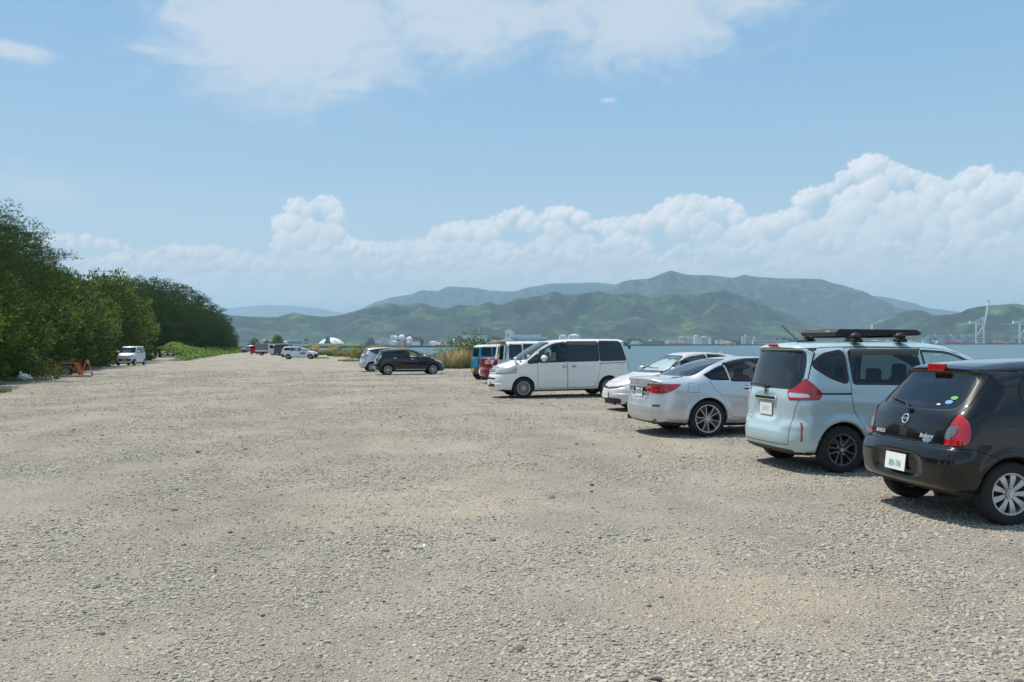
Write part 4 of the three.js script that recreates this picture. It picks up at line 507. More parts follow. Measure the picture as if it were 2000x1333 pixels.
// ---------------------------------------------------------------- vehicles: a smooth shell from a side outline, a plan and a section, cut into its panels, panes and lamps
function spline(pts, per = 7) {                              // closed outline through [x, y, corner?] points
  const out = [], n = pts.length, P = (i) => pts[((i % n) + n) % n];
  for (let i = 0; i < n; i++) {
    const p1 = P(i), p2 = P(i + 1), p0 = p1[2] ? p1 : P(i - 1), p3 = p2[2] ? p2 : P(i + 2);
    for (let k = 0; k < per; k++) {
      const t = k / per, t2 = t * t, t3 = t2 * t, c = [];
      for (let a = 0; a < 2; a++) { const l = Math.hypot(p2[0] - p1[0], p2[1] - p1[1]); let m1 = (p2[a] - p0[a]), m2 = (p3[a] - p1[a]); const l1 = Math.hypot(p2[0] - p0[0], p2[1] - p0[1]) || 1, l2 = Math.hypot(p3[0] - p1[0], p3[1] - p1[1]) || 1; m1 *= l / l1; m2 *= l / l2; c.push((2 * t3 - 3 * t2 + 1) * p1[a] + (t3 - 2 * t2 + t) * m1 + (-2 * t3 + 3 * t2) * p2[a] + (t3 - t2) * m2); }
      out.push(c);
    }
  }
  return out;
}
function rounded(pts, r0 = 0.03) {                           // closed polygon with rounded corners, [x, y, radius]
  const out = [], n = pts.length;
  for (let i = 0; i < n; i++) {
    const p = pts[i], a = pts[(i + n - 1) % n], b = pts[(i + 1) % n], la = Math.hypot(a[0] - p[0], a[1] - p[1]), lb = Math.hypot(b[0] - p[0], b[1] - p[1]), r = Math.min(p[2] ?? r0, la * 0.48, lb * 0.48);
    if (r < 0.002) { out.push([p[0], p[1]]); continue; }
    const A = [p[0] + (a[0] - p[0]) / la * r, p[1] + (a[1] - p[1]) / la * r], B = [p[0] + (b[0] - p[0]) / lb * r, p[1] + (b[1] - p[1]) / lb * r];
    for (let k = 0; k <= 5; k++) { const t = k / 5, u = 1 - t; out.push([u * u * A[0] + 2 * u * t * p[0] + t * t * B[0], u * u * A[1] + 2 * u * t * p[1] + t * t * B[1]]); }
  }
  return out;
}
function polySD(P, far = 0.25) {                             // signed distance to a closed polygon, negative inside
  const n = P.length, X = new Float64Array(n + 1), Y = new Float64Array(n + 1); let x0 = 1e9, x1 = -1e9, y0 = 1e9, y1 = -1e9;
  P.forEach(([x, y], i) => { X[i] = x; Y[i] = y; x0 = Math.min(x0, x); x1 = Math.max(x1, x); y0 = Math.min(y0, y); y1 = Math.max(y1, y); }); X[n] = X[0]; Y[n] = Y[0];
  return (x, y) => {
    if (x < x0 - far || x > x1 + far || y < y0 - far || y > y1 + far) return far;
    let best = 1e9, inside = false;
    for (let i = 0; i < n; i++) {
      const ax = X[i], ay = Y[i], ex = X[i + 1] - ax, ey = Y[i + 1] - ay, px = x - ax, py = y - ay, l = ex * ex + ey * ey, t = l > 0 ? clamp((px * ex + py * ey) / l, 0, 1) : 0, dx = px - t * ex, dy = py - t * ey, d = dx * dx + dy * dy;
      if (d < best) best = d;
      if ((ay > y) !== (Y[i + 1] > y) && x < ax + (y - ay) / (Y[i + 1] - ay) * ex) inside = !inside;
    }
    return inside ? -Math.sqrt(best) : Math.sqrt(best);
  };
}
const lineSD = (pts) => (x, y) => { let best = 1e9; for (let i = 0; i + 1 < pts.length; i++) { const [ax, ay] = pts[i], ex = pts[i + 1][0] - ax, ey = pts[i + 1][1] - ay, px = x - ax, py = y - ay, t = clamp((px * ex + py * ey) / (ex * ex + ey * ey), 0, 1), dx = px - t * ex, dy = py - t * ey; best = Math.min(best, dx * dx + dy * dy); } return Math.sqrt(best); };
const smax = (a, b, k) => { const h = Math.max(k - Math.abs(a - b), 0) / k; return Math.max(a, b) + h * h * k * 0.25; };
class Soup {                                                 // triangles, 18 numbers each: three corners with their normals
  constructor(n = 4096) { this.a = new Float64Array(n * 18); this.n = 0; }
  room(k) { if ((this.n + k) * 18 > this.a.length) { const b = new Float64Array(Math.max(this.a.length * 2, (this.n + k) * 18)); b.set(this.a); this.a = b; } }
  add(src, at) { this.room(1); const o = this.n * 18, a = this.a; for (let i = 0; i < 18; i++) a[o + i] = src[at + i]; this.n++; }
  tri(p, q, r) { this.room(1); const o = this.n * 18, a = this.a; for (let i = 0; i < 6; i++) { a[o + i] = p[i]; a[o + 6 + i] = q[i]; a[o + 12 + i] = r[i]; } this.n++; }
  drop(t) { this.n--; if (t < this.n) this.a.copyWithin(t * 18, this.n * 18, this.n * 18 + 18); }
}
// takes the triangles where sd < 0 out of T (which keeps the rest), splitting finely near sd = 0; box = [x0, x1, y0, y1] tells where to look
function cut(T, sd, edge, box) {
  const ins = new Soup(1024), more = new Soup(1024), tmp = new Float64Array(18);
  const mid = (v, a, b, t) => { const o = new Float64Array(6); for (let i = 0; i < 6; i++) o[i] = v[a * 6 + i] + (v[b * 6 + i] - v[a * 6 + i]) * t; const l = Math.hypot(o[3], o[4], o[5]) || 1; o[3] /= l; o[4] /= l; o[5] /= l; return o; };
  const D = (v, k) => sd(v[k * 6], v[k * 6 + 1], v[k * 6 + 2], v[k * 6 + 3], v[k * 6 + 4], v[k * 6 + 5]);
  const join = (a, b, c) => { const v = new Float64Array(18); v.set(a, 0); v.set(b, 6); v.set(c, 12); return v; };
  const go = (v, lv, d0, d1, d2) => {
    const len = Math.max(Math.hypot(v[0] - v[6], v[1] - v[7], v[2] - v[8]), Math.hypot(v[6] - v[12], v[7] - v[13], v[8] - v[14]), Math.hypot(v[0] - v[12], v[1] - v[13], v[2] - v[14]));
    const m = Math.min(Math.abs(d0), Math.abs(d1), Math.abs(d2)), same = (d0 < 0) === (d1 < 0) && (d1 < 0) === (d2 < 0);
    if (same && (m > len * 0.5 || len <= edge || lv <= 0)) { (d0 < 0 ? ins : more).add(v, 0); return; }
    if (len > edge && lv > 0) { const a = v.subarray(0, 6), b = v.subarray(6, 12), c = v.subarray(12, 18), ab = mid(v, 0, 1, 0.5), bc = mid(v, 1, 2, 0.5), ca = mid(v, 2, 0, 0.5), dab = D(ab, 0), dbc = D(bc, 0), dca = D(ca, 0); go(join(a, ab, ca), lv - 1, d0, dab, dca); go(join(ab, b, bc), lv - 1, dab, d1, dbc); go(join(ca, bc, c), lv - 1, dca, dbc, d2); go(join(ab, bc, ca), lv - 1, dab, dbc, dca); return; }
    const d = [d0, d1, d2], s = [d0 < 0, d1 < 0, d2 < 0], lone = s[0] === s[1] ? 2 : s[0] === s[2] ? 1 : 0, k1 = (lone + 1) % 3, k2 = (lone + 2) % 3;
    const A = v.subarray(lone * 6, lone * 6 + 6), B = v.subarray(k1 * 6, k1 * 6 + 6), C = v.subarray(k2 * 6, k2 * 6 + 6), p = mid(v, lone, k1, d[lone] / (d[lone] - d[k1])), q = mid(v, lone, k2, d[lone] / (d[lone] - d[k2]));
    (s[lone] ? ins : more).tri(A, p, q); const t = s[lone] ? more : ins; t.tri(p, B, C); t.tri(p, C, q);
  };
  for (let t = T.n - 1; t >= 0; t--) {
    const o = t * 18, a = T.a; if (box && (a[o] < box[0] || a[o] > box[1] || a[o + 1] < box[2] || a[o + 1] > box[3])) continue;
    const d0 = sd(a[o], a[o + 1], a[o + 2], a[o + 3], a[o + 4], a[o + 5]); if (d0 > 0.12) continue;
    if (d0 < -0.12) { ins.add(a, o); T.drop(t); continue; }
    tmp.set(a.subarray(o, o + 18)); const d1 = D(tmp, 1), d2 = D(tmp, 2), len = Math.hypot(tmp[0] - tmp[6], tmp[1] - tmp[7], tmp[2] - tmp[8]) * 1.8;
    if (d0 > 0 && d1 > 0 && d2 > 0 && Math.min(d0, d1, d2) > len * 0.5) continue;
    T.drop(t); go(tmp.slice(), 4, d0, d1, d2);
  }
  for (let t = 0; t < more.n; t++) T.add(more.a, t * 18);
  return ins;
}
function soup(T, shift = 0, flip = false, keep) {            // triangles to geometry, moved along their normals
  const p = new Float32Array(T.n * 9), m = new Float32Array(T.n * 9), s = flip ? -1 : 1, a = T.a; let k = 0;
  for (let t = 0; t < T.n; t++) { if (keep && !keep(a, t * 18)) continue; for (let c = 0; c < 3; c++) { const o = t * 18 + c * 6; for (let i = 0; i < 3; i++) { p[k] = a[o + i] + a[o + 3 + i] * shift; m[k++] = a[o + 3 + i] * s; } } }
  const g = new THREE.BufferGeometry(); g.setAttribute('position', new THREE.BufferAttribute(p.subarray(0, k), 3)); g.setAttribute('normal', new THREE.BufferAttribute(m.subarray(0, k), 3)); return g;
}
// ---- materials shared by the vehicles
const BLACK = std([0.012, 0.012, 0.013], 0.55), TRIM = std([0.018, 0.018, 0.02], 0.45), RUBBER = std([0.018, 0.0175, 0.017], 0.85), UNDER = std([0.02, 0.019, 0.018], 0.9), GAP = std([0.008, 0.008, 0.009], 0.8), LINING = std([0.045, 0.045, 0.045], 0.9);
const CHROME = phys([0.82, 0.83, 0.84], { metalness: 1, roughness: 0.08 }), STEEL = std([0.55, 0.56, 0.57], 0.35, 0.9), SEAT = std([0.03, 0.03, 0.032], 0.9), SEATB = std([0.26, 0.24, 0.20], 0.9);
const GLASS = phys([0.86, 0.93, 0.90], { transmission: 1, roughness: 0.0, thickness: 0, ior: 1.5 }), TINT = phys([0.16, 0.18, 0.175], { transmission: 1, roughness: 0.0, thickness: 0, ior: 1.5 }), DARKGLASS = phys([0.045, 0.05, 0.05], { transmission: 1, roughness: 0, thickness: 0, ior: 1.75 });
const REDLENS = phys([0.42, 0.006, 0.01], { roughness: 0.12, clearcoat: 1, clearcoatRoughness: 0.04 }), DARKRED = phys([0.16, 0.004, 0.006], { roughness: 0.1, clearcoat: 1, clearcoatRoughness: 0.03 }), CLEARLENS = phys([0.62, 0.64, 0.64], { roughness: 0.12, metalness: 0.45, clearcoat: 1, clearcoatRoughness: 0.02 }), AMBER = phys([0.75, 0.22, 0.02], { roughness: 0.15, clearcoat: 1 });
const paint = (c, metal = 0.35, rough = 0.38, coat = 1) => phys(c, { metalness: metal, roughness: rough, specularIntensity: 0.25, clearcoat: coat, clearcoatRoughness: 0.02 });
const plateTex = (txt, ink, back = '#e9e9e4') => canvasTex(256, 128, (x, w, h) => { x.fillStyle = back; x.fillRect(0, 0, w, h); x.textAlign = 'center'; x.fillStyle = ink; if (txt) { x.globalAlpha = 0.018; x.font = 'bold 60px sans-serif'; for (let k = 0; k < 60; k++) { const a = k * 2.4, r = Math.sqrt(k) * 1.7; x.fillText(txt, w / 2 + Math.cos(a) * r, 104 + Math.sin(a) * r); } } else { x.globalAlpha = 0.007; for (let k = 0; k < 30; k++) { x.fillRect(w * 0.26 - k, 50 - k * 0.8, w * 0.48 + 2 * k, 34 + 1.6 * k); } } });
const PLATE = std('#ffffff', 0.5, 0, { map: plateTex('', '#4a5a52') }), PLATE_NUM = std('#ffffff', 0.5, 0, { map: plateTex('85-74', '#1d5a44') }), PLATE_YELLOW = std('#ffffff', 0.5, 0, { map: plateTex('', '#5a4a10', '#d99d1c') });
// ---- wheels
function tyreGeo(R, rimR, w) { const h = w / 2, s = R - rimR; const pr = [[rimR, -h * 0.86], [rimR + s * 0.3, -h], [rimR + s * 0.72, -h * 0.98], [R - 0.014, -h * 0.84], [R, -h * 0.68], [R, -h * 0.36], [R - 0.008, -h * 0.34], [R - 0.008, -h * 0.3], [R, -h * 0.28], [R, h * 0.28], [R - 0.008, h * 0.3], [R - 0.008, h * 0.34], [R, h * 0.36], [R, h * 0.68], [R - 0.014, h * 0.84], [rimR + s * 0.72, h * 0.98], [rimR + s * 0.3, h], [rimR, h * 0.86]].map(([a, b]) => new THREE.Vector2(a, b)); return new THREE.LatheGeometry(pr, 56).rotateX(Math.PI / 2); }
function spokeGeo(r0, r1, w0, w1, z0, z1, th, bow = 0, lean = 0) {    // one bevelled spoke in the wheel's plane, pointing up
  const n = 6, pos = [], idx = [];
  for (let i = 0; i <= n; i++) { const t = i / n, r = lerp(r0, r1, t), w = lerp(w0, w1, t) / 2, z = lerp(z0, z1, t) + bow * Math.sin(Math.PI * t), x = lean * t; pos.push(x - w, r, z - th, x - w, r, z - 0.004, x - w * 0.7, r, z, x + w * 0.7, r, z, x + w, r, z - 0.004, x + w, r, z - th); }
  for (let i = 0; i < n; i++) for (let k = 0; k < 5; k++) { const a = i * 6 + k, b = a + 6; idx.push(a, a + 1, b + 1, a, b + 1, b); }
  const g = new THREE.BufferGeometry(); g.setAttribute('position', new THREE.Float32BufferAttribute(pos, 3)); g.setIndex(idx); const f = g.toNonIndexed(); f.computeVertexNormals(); return f;
}
const wheelCache = new Map();
function wheelParts(o) {                                     // outward side towards +z
  const key = JSON.stringify([o.R, o.rim, o.w, o.style]); if (wheelCache.has(key)) return wheelCache.get(key);
  const { R, rim, w, style } = o, h = w / 2, rot = (g, a) => g.clone().rotateZ(a), sp = [], faces = [];
  const barrel = new THREE.LatheGeometry([[rim * 0.90, -h * 0.8], [rim * 0.9, h * 0.5], [rim * 0.93, h * 0.78], [rim * 0.975, h * 0.86], [rim + 0.006, h * 0.88], [rim + 0.01, h * 0.78]].map(([a, b]) => new THREE.Vector2(a, b)), 56).rotateX(Math.PI / 2);
  const lip = new THREE.TorusGeometry(rim * 0.965, rim * 0.03, 8, 56).translate(0, 0, h * 0.80);
  const hub = cyl(rim * 0.21, rim * 0.24, 0.03, 20).rotateX(Math.PI / 2).translate(0, 0, h * 0.6), cap = cyl(rim * 0.13, rim * 0.14, 0.012, 20).rotateX(Math.PI / 2).translate(0, 0, h * 0.6 + 0.018), nuts = [];
  const r1 = rim * 0.95, zs = h * 0.72, n = style.n;
  for (let k = 0; k < (style.nuts ?? 4); k++) nuts.push(rot(cyl(0.011, 0.012, 0.02, 8).rotateX(Math.PI / 2).translate(0, rim * 0.31, h * 0.58), (k + 0.5) * 2 * Math.PI / (style.nuts ?? 4)));
  for (let k = 0; k < n; k++) {
    const a = k * 2 * Math.PI / n;
    if (style.kind === 'petal') sp.push(rot(spokeGeo(rim * 0.2, r1, rim * 0.16, rim * 0.34, h * 0.58, zs, 0.03, 0.012), a));
    else if (style.kind === 'pair') for (const s of [-1, 1]) sp.push(rot(spokeGeo(rim * 0.18, r1, rim * 0.10, rim * 0.13, h * 0.56, zs, 0.03, 0.006, s * rim * 0.16).translate(s * rim * 0.075, 0, 0), a));
    else if (style.kind === 'vee') { for (const s of [-1, 1]) { sp.push(rot(spokeGeo(rim * 0.17, r1, rim * 0.075, rim * 0.075, h * 0.56, zs, 0.035, 0.004, s * rim * 0.23).translate(s * rim * 0.035, 0, 0), a)); } faces.push(rot(spokeGeo(rim * 0.24, r1, rim * 0.09, rim * 0.34, h * 0.46, zs - 0.014, 0.02, 0), a)); }
    else sp.push(rot(spokeGeo(rim * 0.2, r1, rim * style.w0, rim * style.w1, h * 0.56, zs, 0.025, 0.006), a));
  }
  const disc = merge([cyl(rim * 0.66, rim * 0.66, 0.02, 32).rotateX(Math.PI / 2).translate(0, 0, h * 0.1), cyl(rim * 0.88, rim * 0.88, 0.01, 32).rotateX(Math.PI / 2).translate(0, 0, -h * 0.5)]);
  const res = { tyre: tyreGeo(R, rim, w), rim: merge([barrel, lip, hub, ...sp]), inlay: faces.length ? merge(faces) : null, cap: merge([cap, ...nuts]), disc };
  wheelCache.set(key, res); return res;
}
function addWheel(car, x, y, z, o) {
  const g = wheelParts(o), w = new THREE.Group(); w.name = 'wheel'; w.position.set(x, y, z); w.rotation.y = z < 0 ? Math.PI : 0; w.rotation.z = o.spin ?? 0.3; car.add(w);
  part(w, 'tyre', g.tyre, RUBBER); part(w, 'rim', g.rim, o.mat); if (g.inlay) part(w, 'rim_inlay', g.inlay, o.inlay ?? BLACK); part(w, 'hub_cap', g.cap, o.capMat ?? STEEL); part(w, 'brake_disc', g.disc, o.disc ?? UNDER);
}
// ---- shell
function carShell(S) {
  const prof = spline(S.profile), sdP = polySD(prof, 9), hwOf = (x) => interp(S.plan, x), xs = prof.map((p) => p[0]), ys = prof.map((p) => p[1]);
  const XR = Math.min(...xs), XF = Math.max(...xs), Y0 = Math.min(...ys), Y1 = Math.max(...ys), HW = Math.max(...S.plan.map((p) => p[1]));
  const half = (x, y) => {
    const b = interp(S.belt, x), w = hwOf(x); let o = 0;
    if (y < S.yMax) { const t = (S.yMax - y) / (S.yMax - Y0); o = S.tuck * t * t; } else { const t = clamp((y - S.yMax) / Math.max(0.05, b - S.yMax), 0, 1); o = S.upper * t * t; }
    if (y > b - 0.03) { const t = y - b; o += t > 0.03 ? S.tumble * t : S.tumble * (t + 0.03) * (t + 0.03) / 0.12; o += (S.crown ?? 0) * Math.max(0, t) * Math.max(0, t); }
    return w - o + (S.sideMod ? S.sideMod(x, y) : 0);
  };
  const W = S.wheel;
  const f = (x, y, z, fast) => {
    const az = Math.abs(z), q = az / HW, q2 = q * q, xx = x > 0 ? x + S.bowF * q2 * q * sstep(0.2, XF, x) : x - S.bowR * q2 * q * sstep(-0.2, XR, x);
    const yy = y + (S.roofBow ?? 0.02) * q2 * sstep(0.7, 1.2, y);
    let d1 = fast ? fast(xx, yy) : sdP(xx, yy);
    if (S.endMod) d1 += S.endMod(x, y, az);
    let wd = half(x, y);
    for (const wx of [W.f, W.r]) { const rho = Math.hypot(x - wx, y - W.R), e = (rho - W.arch - 0.02) / 0.055; if (Math.abs(e) < 3) wd += (S.flare ?? 0.012) * Math.exp(-e * e); }
    const d2 = (az - wd) * 0.96;
    const k = x < 0 ? lerp(S.k[0], S.k[1], sstep(W.r + 0.1, XR + 0.1, x)) : lerp(S.k[0], S.k[2], sstep(W.f, XF - 0.1, x)), kk = y < 0.45 ? Math.min(k, 0.1 + k * 0.5) : k;
    let d = smax(d1, d2, kk);
    for (const wx of [W.f, W.r]) { const rho = Math.hypot(x - wx, y - W.R), c = Math.max(rho - W.arch, (wd - 0.30) - az); if (c < 0.3) d = Math.max(d, -c); }
    return d;
  };
  return { f, XR, XF, Y0, Y1, HW, half, sdP };
}
function meshShell(S, sh) {                                  // surface nets
  const h = S.cell, { f } = sh, ox = sh.XR - 2.5 * h, oy = sh.Y0 - 2.5 * h, oz = -sh.HW - 0.04 - 2 * h, nx = Math.ceil((sh.XF - sh.XR) / h) + 6, ny = Math.ceil((sh.Y1 - sh.Y0) / h) + 6, nz = Math.ceil((2 * sh.HW + 0.08) / h) + 5;
  // side outline distance on a grid, for speed: plain lookups to find the skin, smooth ones to lay the corners on it
  const gh0 = h / 2, pad = 0.6, gx = sh.XR - pad, gy = sh.Y0 - pad * 0.5, gw = Math.ceil((sh.XF - sh.XR + 2 * pad) / gh0), gh = Math.ceil((sh.Y1 - sh.Y0 + pad) / gh0), tab = new Float32Array(gw * gh); for (let j = 0; j < gh; j++) for (let i = 0; i < gw; i++) tab[j * gw + i] = sh.sdP(gx + i * gh0, gy + j * gh0);
  const fast = (x, y) => { const u = clamp((x - gx) / gh0, 1, gw - 3), v = clamp((y - gy) / gh0, 1, gh - 3), i = u | 0, j = v | 0, s = u - i, t = v - j, o = j * gw + i; return (tab[o] * (1 - s) + tab[o + 1] * s) * (1 - t) + (tab[o + gw] * (1 - s) + tab[o + gw + 1] * s) * t; };
  const fine = (x, y) => { const u = clamp((x - gx) / gh0, 1, gw - 3), v = clamp((y - gy) / gh0, 1, gh - 3), i = u | 0, j = v | 0, s = u - i, t = v - j, s2 = s * s, s3 = s2 * s, t2 = t * t, t3 = t2 * t, a0 = -0.5 * s3 + s2 - 0.5 * s, a1 = 1.5 * s3 - 2.5 * s2 + 1, a2 = -1.5 * s3 + 2 * s2 + 0.5 * s, a3 = 0.5 * s3 - 0.5 * s2; let o = (j - 1) * gw + i - 1; const row = () => { const r = tab[o] * a0 + tab[o + 1] * a1 + tab[o + 2] * a2 + tab[o + 3] * a3; o += gw; return r; }; return row() * (-0.5 * t3 + t2 - 0.5 * t) + row() * (1.5 * t3 - 2.5 * t2 + 1) + row() * (-1.5 * t3 + 2 * t2 + 0.5 * t) + row() * (0.5 * t3 - 0.5 * t2); };
  const F = new Float32Array(nx * ny * nz), id = new Int32Array(nx * ny * nz).fill(-1), P = [];
  for (let k = 0; k < nz; k++) for (let j = 0; j < ny; j++) for (let i = 0; i < nx; i++) F[(k * ny + j) * nx + i] = f(ox + i * h, oy + j * h, oz + k * h, fast);
  const off = [0, 1, nx, nx + 1, nx * ny, nx * ny + 1, nx * ny + nx, nx * ny + nx + 1], E = [[0, 1], [2, 3], [4, 5], [6, 7], [0, 2], [1, 3], [4, 6], [5, 7], [0, 4], [1, 5], [2, 6], [3, 7]];
  for (let k = 0; k + 1 < nz; k++) for (let j = 0; j + 1 < ny; j++) for (let i = 0; i + 1 < nx; i++) {
    const o = (k * ny + j) * nx + i; let m = 0; for (let c = 0; c < 8; c++) if (F[o + off[c]] < 0) m |= 1 << c;
    if (m === 0 || m === 255) continue;
    let x = 0, y = 0, z = 0, n = 0;
    for (const [a, b] of E) { const fa = F[o + off[a]], fb = F[o + off[b]]; if ((fa < 0) === (fb < 0)) continue; const t = fa / (fa - fb); x += (a & 1) + t * ((b & 1) - (a & 1)); y += ((a >> 1) & 1) + t * (((b >> 1) & 1) - ((a >> 1) & 1)); z += (a >> 2) + t * ((b >> 2) - (a >> 2)); n++; }
    id[o] = P.length / 3; P.push(ox + (i + x / n) * h, oy + (j + y / n) * h, oz + (k + z / n) * h);
  }
  const N = new Float32Array(P.length), e = S.eps ?? 0.012;
  const grad = (x, y, z, e) => [f(x + e, y, z, fine) - f(x - e, y, z, fine), f(x, y + e, z, fine) - f(x, y - e, z, fine), f(x, y, z + e, fine) - f(x, y, z - e, fine)];
  for (let v = 0; v < P.length; v += 3) {
    for (let it = 0; it < 2; it++) { const d = f(P[v], P[v + 1], P[v + 2], fine), g = grad(P[v], P[v + 1], P[v + 2], 0.004), l2 = (g[0] ** 2 + g[1] ** 2 + g[2] ** 2) / 0.000064 || 1, s = clamp(d / l2, -h * 0.6, h * 0.6); for (let a = 0; a < 3; a++) P[v + a] -= g[a] / 0.008 * s; }
    const g = grad(P[v], P[v + 1], P[v + 2], e), l = Math.hypot(...g) || 1; N[v] = g[0] / l; N[v + 1] = g[1] / l; N[v + 2] = g[2] / l;
  }
  const tris = new Soup(P.length), c6 = (t) => [P[t * 3], P[t * 3 + 1], P[t * 3 + 2], N[t * 3], N[t * 3 + 1], N[t * 3 + 2]], q = (a, b, c, d, flip) => { const A = c6(a), B = c6(b), C = c6(c), E = c6(d); if (flip) { tris.tri(A, B, C); tris.tri(A, C, E); } else { tris.tri(A, C, B); tris.tri(A, E, C); } };
  const dx = 1, dy = nx, dz = nx * ny;
  for (let k = 1; k + 1 < nz; k++) for (let j = 1; j + 1 < ny; j++) for (let i = 1; i + 1 < nx; i++) {
    const o = (k * ny + j) * nx + i, s = F[o] < 0;
    if (s !== (F[o + dx] < 0)) q(id[o], id[o - dy], id[o - dy - dz], id[o - dz], s);
    if (s !== (F[o + dy] < 0)) q(id[o], id[o - dz], id[o - dz - dx], id[o - dx], s);
    if (s !== (F[o + dz] < 0)) q(id[o], id[o - dx], id[o - dx - dy], id[o - dy], s);
  }
  return tris;
}
// ---- the whole vehicle
function buildCar(S, name, label, pos, turn, group) {
  const car = thing(name, label, S.category ?? 'car', pos, turn, group), sh = carShell(S), W = S.wheel, edge = S.edge ?? S.cell * 0.5;
  const tris = meshShell(S, sh), lining = [tris];
  const put = (n, t, mat, shift = 0, lab, keep) => { const g = soup(t, shift, false, keep); if (g.attributes.position.count) return part(car, n, g, mat, lab); };
  const sides = (n, t, mat, shift, lab) => [put(n, t, mat, shift, lab, (a, o) => a[o + 2] + a[o + 8] + a[o + 14] >= 0), put(n, t, mat, shift, lab, (a, o) => a[o + 2] + a[o + 8] + a[o + 14] < 0)];
  // wheel wells and belly
  const under = cut(tris, (x, y, z) => { let d = 1; for (const wx of [W.f, W.r]) { const rho = Math.hypot(x - wx, y - W.R); d = Math.min(d, Math.max(rho - W.arch - 0.006, Math.abs(z) - sh.half(x, y) + 0.035)); } return d; }, edge, [-9, 9, -1, W.R + W.arch + 0.1]);
  const belly = cut(tris, (x, y, z, nx, ny) => Math.max(ny + 0.72, y - 0.5) * 0.1, 1, [-9, 9, -1, 0.5]);
  put('underbody', under, UNDER); put('underbody', belly, UNDER);
  const gaps = [];
  for (const R of S.regions) {
    const A = R.side && polySD(rounded(R.side, R.r), 0.25), B = R.end && polySD(rounded(R.end, R.r), 0.25), C = R.top && polySD(rounded(R.top, R.r), 0.25), ln = R.line && lineSD(R.line), w = R.w ?? S.gap ?? 0.004;
    const box = [-9, 9, -9, 9], span = (l, k, i) => { const v = l.map((p) => p[k]); box[i] = Math.max(box[i], Math.min(...v) - 0.1); box[i + 1] = Math.min(box[i + 1], Math.max(...v) + 0.1); };
    if (R.side) { span(R.side, 0, 0); span(R.side, 1, 2); } if (R.end) span(R.end, 1, 2); if (R.top) span(R.top, 0, 0); if (R.line) { if (R.on === 'end') span(R.line, 1, 2); else { span(R.line, 0, 0); if (R.on !== 'top') span(R.line, 1, 2); } } if (R.face === 'rear') box[1] = Math.min(box[1], 0.05); if (R.face === 'front') box[0] = Math.max(box[0], -0.05);
    const sd = (x, y, z, nx, ny, nz) => {
      const az = Math.abs(z); let d = -1;
      if (ln) { d = (R.on === 'end' ? ln(az, y) : R.on === 'top' ? ln(x, az) : ln(x, y)) - w; }
      if (A) d = Math.max(d, A(x, y)); if (B && d < 0.2) d = Math.max(d, B(R.signed ? z : az, y)); if (C && d < 0.2) d = Math.max(d, C(x, az));
      if (R.face === 'rear') d = Math.max(d, (nx + (R.lean ?? 0.2)) * 0.12, x * 0.5); else if (R.face === 'front') d = Math.max(d, ((R.lean ?? 0.2) - nx) * 0.12, -x * 0.5); else if (R.face === 'side') d = Math.max(d, ((R.lean ?? 0.35) - Math.abs(nz)) * 0.12); else if (R.face === 'up') d = Math.max(d, ((R.lean ?? 0.5) - ny) * 0.12);
      if (R.only) d = Math.max(d, R.only * -z); if (R.grow) d -= R.grow;
      return d;
    };
    if (R.seam !== undefined) {                              // a panel with a gap round it
      gaps.push(cut(tris, (a, b, c, d, e, g) => Math.abs(sd(a, b, c, d, e, g)) - (R.seam || w), edge, box));
      const ins = cut(tris, sd, 1, box), m = R.mat ?? S.paint; if (R.face === 'side') sides(R.n, ins, m, 0, R.label); else put(R.n, ins, m, 0, R.label); lining.push(ins);
      continue;
    }
    let ins;
    if (R.frame) { const b = cut(tris, (a, b, c, d, e, g) => sd(a, b, c, d, e, g) - R.frame, edge, box); ins = cut(b, sd, edge); if (R.face === 'side') sides(R.frameName ?? 'window_trim', b, R.frameMat ?? TRIM, -0.002); else put(R.frameName ?? 'window_trim', b, R.frameMat ?? TRIM, -0.002); }
    else ins = cut(tris, sd, edge, box);
    if (R.n === 'panel_gap') gaps.push(ins); else if (R.split || R.face === 'side') sides(R.n, ins, R.mat, R.shift ?? 0, R.label); else put(R.n, ins, R.mat, R.shift ?? 0, R.label);
  }
  for (const g of gaps) put('panel_gap', g, GAP, -0.005);
  put('body', tris, S.paint);
  if (S.cabin !== false) {                                   // dark lining inside the shell, floor, seats, dashboard
    const low = S.sill ?? 0.42;
    for (const t of lining) { const g = soup(t, -0.035, true, (a, o) => Math.min(a[o + 1], a[o + 7], a[o + 13]) > low); if (g.attributes.position.count) part(car, 'cabin_lining', g, S.lining ?? LINING); }
    const fw = sh.half(0, 0.6) - 0.06; part(car, 'cabin_floor', bx(S.floor[1] - S.floor[0], 0.05, 2 * fw, (S.floor[0] + S.floor[1]) / 2, low - 0.02, 0), LINING);
    for (const [x, zz, top, m] of S.seats ?? []) for (const s of zz === 0 ? [0] : [-1, 1]) { const seat = new THREE.Group(); seat.name = 'seat'; seat.position.set(x, low, s * zz); car.add(seat); const wd = zz === 0 ? 1.15 : 0.48, mt = m ?? S.seatMat ?? SEAT; part(seat, 'cushion', rbx(0.5, 0.2, wd, 0.06, 0.1, 0.14, 0), mt); part(seat, 'backrest', rbx(0.15, top - low - 0.22, wd, 0.06, 0, 0, 0).translate(0, (top - low - 0.22) / 2, 0).rotateZ(0.2).translate(-0.16, 0.14, 0), mt); for (const hz of zz === 0 ? [-0.36, 0.36] : [0]) part(seat, 'headrest', rbx(0.1, 0.2, 0.27, 0.045, -0.16 - (top - low) * 0.19, top - low - 0.02, hz), mt); }
